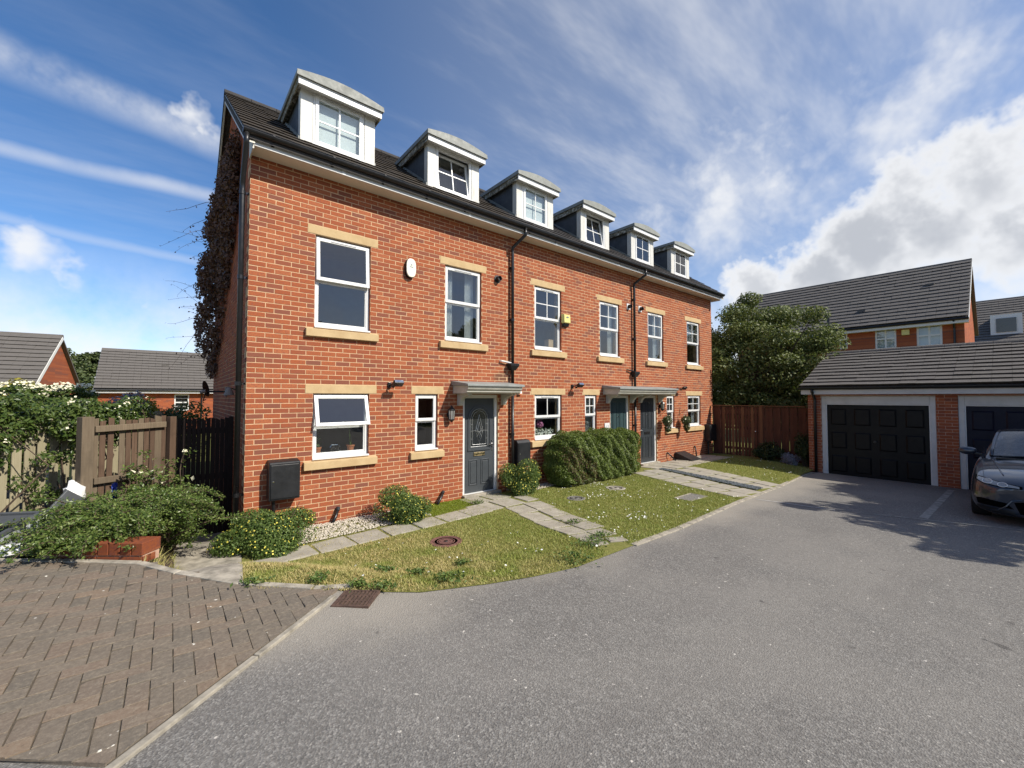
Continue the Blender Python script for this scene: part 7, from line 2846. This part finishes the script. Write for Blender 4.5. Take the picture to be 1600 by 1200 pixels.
# ------------------------------------------------------------------ parked car
def car():
    CX, CY = 9.33 + 2.31, -7.42
    z0 = zr(10.5) - 0.01
    t = thing('parked_car', 'dark blue-grey saloon car parked nose-out before the second garage', 'car', (CX, CY, z0), rz=math.pi)
    # stations: x, half width at sill, max half width, z bottom, z waist, z shoulder, shoulder half width, z centre
    ST = [(2.31, 0.50, 0.60, 0.22, 0.42, 0.60, 0.55, 0.66),
          (2.26, 0.66, 0.74, 0.18, 0.42, 0.64, 0.66, 0.72),
          (2.12, 0.78, 0.86, 0.17, 0.44, 0.70, 0.76, 0.79),
          (1.90, 0.83, 0.895, 0.17, 0.47, 0.76, 0.80, 0.85),
          (1.50, 0.84, 0.905, 0.18, 0.50, 0.83, 0.82, 0.915),
          (1.05, 0.83, 0.905, 0.19, 0.52, 0.885, 0.81, 0.965),
          (0.72, 0.83, 0.905, 0.19, 0.54, 0.915, 0.80, 0.985),
          (0.0, 0.83, 0.905, 0.19, 0.56, 0.935, 0.78, 0.98),
          (-1.0, 0.83, 0.905, 0.19, 0.58, 0.955, 0.78, 0.99),
          (-1.7, 0.82, 0.90, 0.20, 0.60, 0.985, 0.78, 1.03),
          (-2.1, 0.76, 0.85, 0.24, 0.62, 0.99, 0.72, 1.03),
          (-2.31, 0.62, 0.72, 0.30, 0.60, 0.93, 0.60, 0.97)]
    V, F = [], []
    for (x, wb, wm, zb, zw, zs, ws, zc) in ST:
        half = [(0.0, zb), (wb * 0.7, zb), (wb, zb + 0.03), (wm * 0.99, zb + 0.15), (wm, zw), (wm * 0.985, (zw + zs) / 2 + 0.03), (ws + (wm - ws) * 0.55, zs - 0.02), (ws, zs + 0.02), (ws * 0.82, zs + (zc - zs) * 0.55), (ws * 0.45, zc - 0.006), (0.0, zc)]
        row = half + [(-y, z) for y, z in half[-2:0:-1]]
        V += [(x, y, z) for y, z in row]
    n = len(V) // len(ST)
    for i in range(len(ST) - 1):
        for j in range(n):
            F.append((i * n + j, i * n + (j + 1) % n, (i + 1) * n + (j + 1) % n, (i + 1) * n + j))
    F.append(tuple(range(n)))
    F.append(tuple((len(ST) - 1) * n + j for j in range(n))[::-1])
    me = bpy.data.meshes.new('body')
    me.from_pydata(V, [], F)
    tmp = bpy.data.objects.new('body_cage', me)
    COL.objects.link(tmp)
    sm = tmp.modifiers.new('s', 'SUBSURF')
    sm.levels = sm.render_levels = 3
    # wheel arches
    cm = MB()
    for x in (1.42, -1.40):
        cm.lathe([(0.355, 0.0), (0.355, 0.5)], (x, 0.62, 0.30), 28, (0, 1, 0))
        cm.lathe([(0.355, 0.0), (0.355, 0.5)], (x, -0.62, 0.30), 28, (0, -1, 0))
    cut = cm.build('arch_cutter', None)
    bmz = bmesh.new()
    bmz.from_mesh(cut.data)
    bmesh.ops.recalc_face_normals(bmz, faces=bmz.faces)
    bmz.to_mesh(cut.data)
    bmz.free()
    bo = tmp.modifiers.new('b', 'BOOLEAN')
    bo.object = cut
    bo.operation = 'DIFFERENCE'
    bpy.context.view_layer.update()
    dg = bpy.context.evaluated_depsgraph_get()
    body_me = bpy.data.meshes.new_from_object(tmp.evaluated_get(dg))
    bpy.data.objects.remove(tmp)
    bpy.data.objects.remove(cut)
    body_me.materials.clear()
    body_me.materials.append(M['car_paint'])
    body_me.polygons.foreach_set('use_smooth', np.ones(len(body_me.polygons), dtype=bool))
    bm = bmesh.new()
    bm.from_mesh(body_me)
    bmesh.ops.recalc_face_normals(bm, faces=bm.faces)
    bm.to_mesh(body_me)
    bvh = BVHTree.FromBMesh(bm)
    bm.free()
    try:
        body_me.set_sharp_from_angle(angle=R(50))
    except Exception:
        pass
    body = link('body', body_me, M['car_paint'], t)

    def surf(y, z, off=0.006):
        hit = bvh.ray_cast(Vector((4, y, z)), Vector((-1, 0, 0)))
        if hit[0] is None:
            return None
        return hit[0] + hit[1] * off

    def patch(name, outline, mt, parent=body, off=0.006, res=0.02, mirror=True, dome=0.0):
        """outline in (y, z); sheet laid over the nose of the body"""
        for s in ((1, -1) if mirror else (1,)):
            vs = []
            for i in range(len(outline)):
                a, b = outline[i], outline[(i + 1) % len(outline)]
                k = max(1, int(math.dist(a, b) / res))
                vs += [Vector((a[0] + (b[0] - a[0]) * j / k, a[1] + (b[1] - a[1]) * j / k)) for j in range(k)]
            m_ = len(vs)
            ed = [(i, (i + 1) % m_) for i in range(m_)]
            ys, zs = [p[0] for p in outline], [p[1] for p in outline]
            G = np.array([(y, z) for y in np.arange(min(ys), max(ys), res) for z in np.arange(min(zs), max(zs), res)])
            if len(G):
                G = G[inpoly(G, outline)]
                vs += [Vector((float(y), float(z))) for y, z in G]
            ov, oe, of, *_ = delaunay_2d_cdt(vs, ed, [], 1, 1e-5)
            P, bad = [], False
            for p in ov:
                q = surf(s * p.x, p.y, off)
                if q is None:
                    q = Vector((2.0, s * p.x, p.y))
                P.append(tuple(q))
            me_ = bpy.data.meshes.new(name)
            me_.from_pydata(P, [], [list(f) for f in of])
            me_.polygons.foreach_set('use_smooth', np.ones(len(me_.polygons), dtype=bool))
            link(name, me_, mt, parent)
    HL_ = [(0.33, 0.63), (0.55, 0.635), (0.74, 0.66), (0.83, 0.70), (0.825, 0.755), (0.74, 0.745), (0.55, 0.705), (0.33, 0.672)]
    patch('headlight', HL_, M['car_void'], off=0.004)
    patch('headlight_lens', [(0.36, 0.640), (0.55, 0.645), (0.735, 0.668), (0.81, 0.705), (0.805, 0.742), (0.735, 0.733), (0.55, 0.697), (0.36, 0.664)], M['lamp_glass'], off=0.008)
    for s in (1, -1):
        for yc, zc, r in ((0.53, 0.668, 0.034), (0.69, 0.696, 0.036)):
            pts = []
            for k in range(21):
                a = 2 * math.pi * k / 20
                q = surf(s * (yc + r * 1.5 * math.cos(a)), zc + r * 0.82 * math.sin(a), 0.011)
                if q:
                    pts.append(q)
            if len(pts) > 4:
                MB().tube(pts, 0.006, 6).build('daylight_ring', M['upvc'], body, local=True)
            patch('projector', [(yc + r * 1.2 * math.cos(a), zc + r * 0.62 * math.sin(a)) for a in np.linspace(0, 6.283, 13)[:-1]], M['car_black'], off=0.0095, mirror=False) if s > 0 else None
    KID = [(0.035, 0.50), (0.25, 0.505), (0.30, 0.56), (0.31, 0.62), (0.27, 0.668), (0.06, 0.672), (0.035, 0.63)]
    patch('grille', KID, M['car_void'], off=0.006)
    for s in (1, -1):
        pts = [surf(s * y, z, 0.008) for y, z in KID + KID[:1]]
        MB().tube([p for p in pts if p], 0.010, 6).build('grille_surround', M['car_trim'], body, local=True)
        for k in range(8):
            y = 0.06 + 0.028 * k
            a, b = surf(s * y, 0.515, 0.012), surf(s * (y + 0.004), 0.66, 0.012)
            if a and b:
                MB().tube([a, b], 0.005, 5).build('grille_slat', M['meter_black'], body, local=True)
    patch('air_intake', [(0.42, 0.315), (0.80, 0.335), (0.815, 0.42), (0.76, 0.435), (0.50, 0.40)], M['car_void'], off=0.005)
    patch('lower_intake', [(-0.36, 0.25), (0.36, 0.25), (0.42, 0.42), (0.30, 0.45), (-0.30, 0.45), (-0.42, 0.42)], M['car_void'], off=0.005, mirror=False)
    patch('splitter', [(0.40, 0.225), (0.70, 0.235), (0.82, 0.28), (0.80, 0.31), (0.42, 0.285)], M['meter_black'], off=0.012)
    for s in (1, -1):
        pts = [surf(s * y, z, 0.006) for y, z in ((0.34, 0.47), (0.44, 0.44), (0.50, 0.35), (0.58, 0.28), (0.66, 0.26))]
        MB().tube([p for p in pts if p], 0.012, 6).build('bumper_fold', M['car_paint'], body, local=True)
    patch('number_plate', [(-0.26, 0.43), (0.26, 0.43), (0.26, 0.54), (-0.26, 0.54)], M['number_plate'], off=0.016, mirror=False)
    # bonnet creases
    for s in (1, -1):
        pts = []
        for x in np.linspace(0.72, 2.02, 14):
            y = s * (0.66 - 0.14 * ((x - 0.72) / 1.3) ** 1.5)
            hit = bvh.ray_cast(Vector((x, y, 3)), Vector((0, 0, -1)))
            if hit[0]:
                pts.append(hit[0] + hit[1] * -0.003)
        MB().tube(pts, 0.010, 6).build('bonnet_crease', M['car_paint'], body, smooth=True, local=True)
        pts = []
        for x in np.linspace(0.72, 2.10, 14):
            y = s * (0.775 - 0.05 * ((x - 0.72) / 1.38) ** 2)
            hit = bvh.ray_cast(Vector((x, y, 3)), Vector((0, 0, -1)))
            if hit[0]:
                pts.append(hit[0] + hit[1] * 0.0015)
        MB().tube(pts, 0.003, 5).build('bonnet_gap', M['car_black'], body, local=True)
    # glasshouse
    GS = [(0.78, 0.70, 0.955, 0.02), (0.40, 0.685, 1.16, 0.05), (0.05, 0.645, 1.325, 0.05), (-0.15, 0.60, 1.385, 0.04), (-0.45, 0.57, 1.42, 0.03), (-0.9, 0.565, 1.425, 0.03), (-1.3, 0.58, 1.36, 0.03), (-1.75, 0.62, 1.19, 0.03), (-2.0, 0.66, 1.04, 0.02)]
    V, F = [], []
    for (x, w, z, cr) in GS:
        zb = 0.93
        row = [(0.77 if x < 0.7 else 0.72, zb), (w + 0.03 + (0.77 - w) * 0.45, (z + zb) / 2), (w, z - 0.03), (w * 0.9, z), (w * 0.5, z + cr * 0.6), (0, z + cr * 0.75)]
        row = row + [(-a, b) for a, b in row[-2::-1]]
        V += [(x, a, b) for a, b in row]
    n = 11
    for i in range(len(GS) - 1):
        for j in range(n - 1):
            F.append((i * n + j, i * n + j + 1, (i + 1) * n + j + 1, (i + 1) * n + j))
    me = bpy.data.meshes.new('roof')
    me.from_pydata(V, [], F)
    o = link('roof', me, M['car_paint'], t)
    md = o.modifiers.new('s', 'SUBSURF')
    md.levels = md.render_levels = 2
    me.polygons.foreach_set('use_smooth', np.ones(len(me.polygons), dtype=bool))
    me.materials.append(M['car_glass'])
    # windscreen, side and rear glass laid proud of the shell
    ws = MB()
    rows = []
    for (x, z, w) in ((0.80, 0.985, 0.665), (0.58, 1.085, 0.655), (0.30, 1.225, 0.635), (0.02, 1.345, 0.60), (-0.12, 1.395, 0.565)):
        rows.append([(x - 0.09 * abs(k) ** 2.2 + 0.012, w * k, z + 0.03 - 0.035 * abs(k) ** 2 + 0.008) for k in np.linspace(-1, 1, 13)])
    vs = [p for r in rows for p in r]
    fs = [(i * 13 + j, i * 13 + j + 1, (i + 1) * 13 + j + 1, (i + 1) * 13 + j) for i in range(4) for j in range(12)]
    ws.add(vs, fs)
    scr = ws.build('windscreen', M['car_glass'], t, smooth=True, local=True)
    MB().tube([Vector(p) + Vector((0, 0, 0.004)) for p in rows[-1]], 0.012, 6).build('screen_trim', M['car_black'], scr, local=True)
    for s in (1, -1):
        MB().tube([Vector(r[0 if s < 0 else -1]) + Vector((-0.006, s * 0.012, 0.0)) for r in rows], 0.026, 8).build('pillar', M['car_paint'], t, smooth=True, local=True)
        g = MB()
        g.add([(0.50, s * 0.765, 0.965), (-1.5, s * 0.765, 0.985), (-1.25, s * 0.645, 1.31), (-0.4, s * 0.625, 1.375), (0.02, s * 0.665, 1.27)], [(0, 1, 2, 3, 4)])
        g.build('side_window', M['car_glass'], t, local=True)
    for w0, w1 in ((-0.55, 0.1), (0.05, 0.6)):
        MB().tube([(0.83, w0, 0.985), (0.74, (w0 + w1) / 2, 1.015), (0.70, w1, 1.03)], 0.008, 6).build('wiper', M['car_black'], scr, local=True)
    MB().box(0.79, 0.93, -0.62, 0.62, 0.955, 0.975).build('scuttle', M['car_black'], t, local=True)
    # mirrors
    for s in (1, -1):
        bm = bmesh.new()
        bmesh.ops.create_icosphere(bm, subdivisions=3, radius=1.0)
        for v in bm.verts:
            p = v.co
            v.co = Vector((0.50 + p.x * 0.075, s * (0.985 + 0.125 * p.y * s * (1 + 0.12 * p.z)), 1.03 + 0.075 * math.copysign(abs(p.z) ** 0.8, p.z)))
        me = bpy.data.meshes.new('door_mirror')
        bm.to_mesh(me)
        bm.free()
        me.polygons.foreach_set('use_smooth', np.ones(len(me.polygons), dtype=bool))
        mo = link('door_mirror', me, M['car_paint'], t)
        MB().bar((0.50, s * 0.80, 0.975), (0.50, s * 0.92, 1.0), 0.06, 0.03).build('mirror_arm', M['car_black'], mo, bev=0.006, local=True)
    # wheels
    for x in (1.42, -1.40):
        for s in (1, -1):
            y = s * 0.79
            wv = MB().lathe([(0.215, -0.11), (0.30, -0.112), (0.318, -0.09), (0.32, 0.0), (0.318, 0.09), (0.30, 0.112), (0.215, 0.11)], (x, y, 0.318), 32, (0, 1, 0)).build('wheel', M['tyre'], t, smooth=True, local=True)
            MB().lathe([(0.22, -0.10), (0.225, 0.10), (0.20, 0.085), (0.19, 0.0), (0.0001, 0.0)], (x, y, 0.318), 28, (0, s, 0)).build('rim', M['car_black'], wv, local=True)
            for k in range(10):
                a = 2 * math.pi * k / 10
                MB().bar((x + 0.03 * math.cos(a), y + s * 0.085, 0.318 + 0.03 * math.sin(a)), (x + 0.205 * math.cos(a), y + s * 0.095, 0.318 + 0.205 * math.sin(a)), 0.022, 0.02, (0, 1, 0)).build('spoke', M['alloy'], wv, local=True)
    MB().box(-2.0, 1.9, -0.6, 0.6, 0.15, 0.30).build('underbody', M['car_black'], t, local=True)


car()
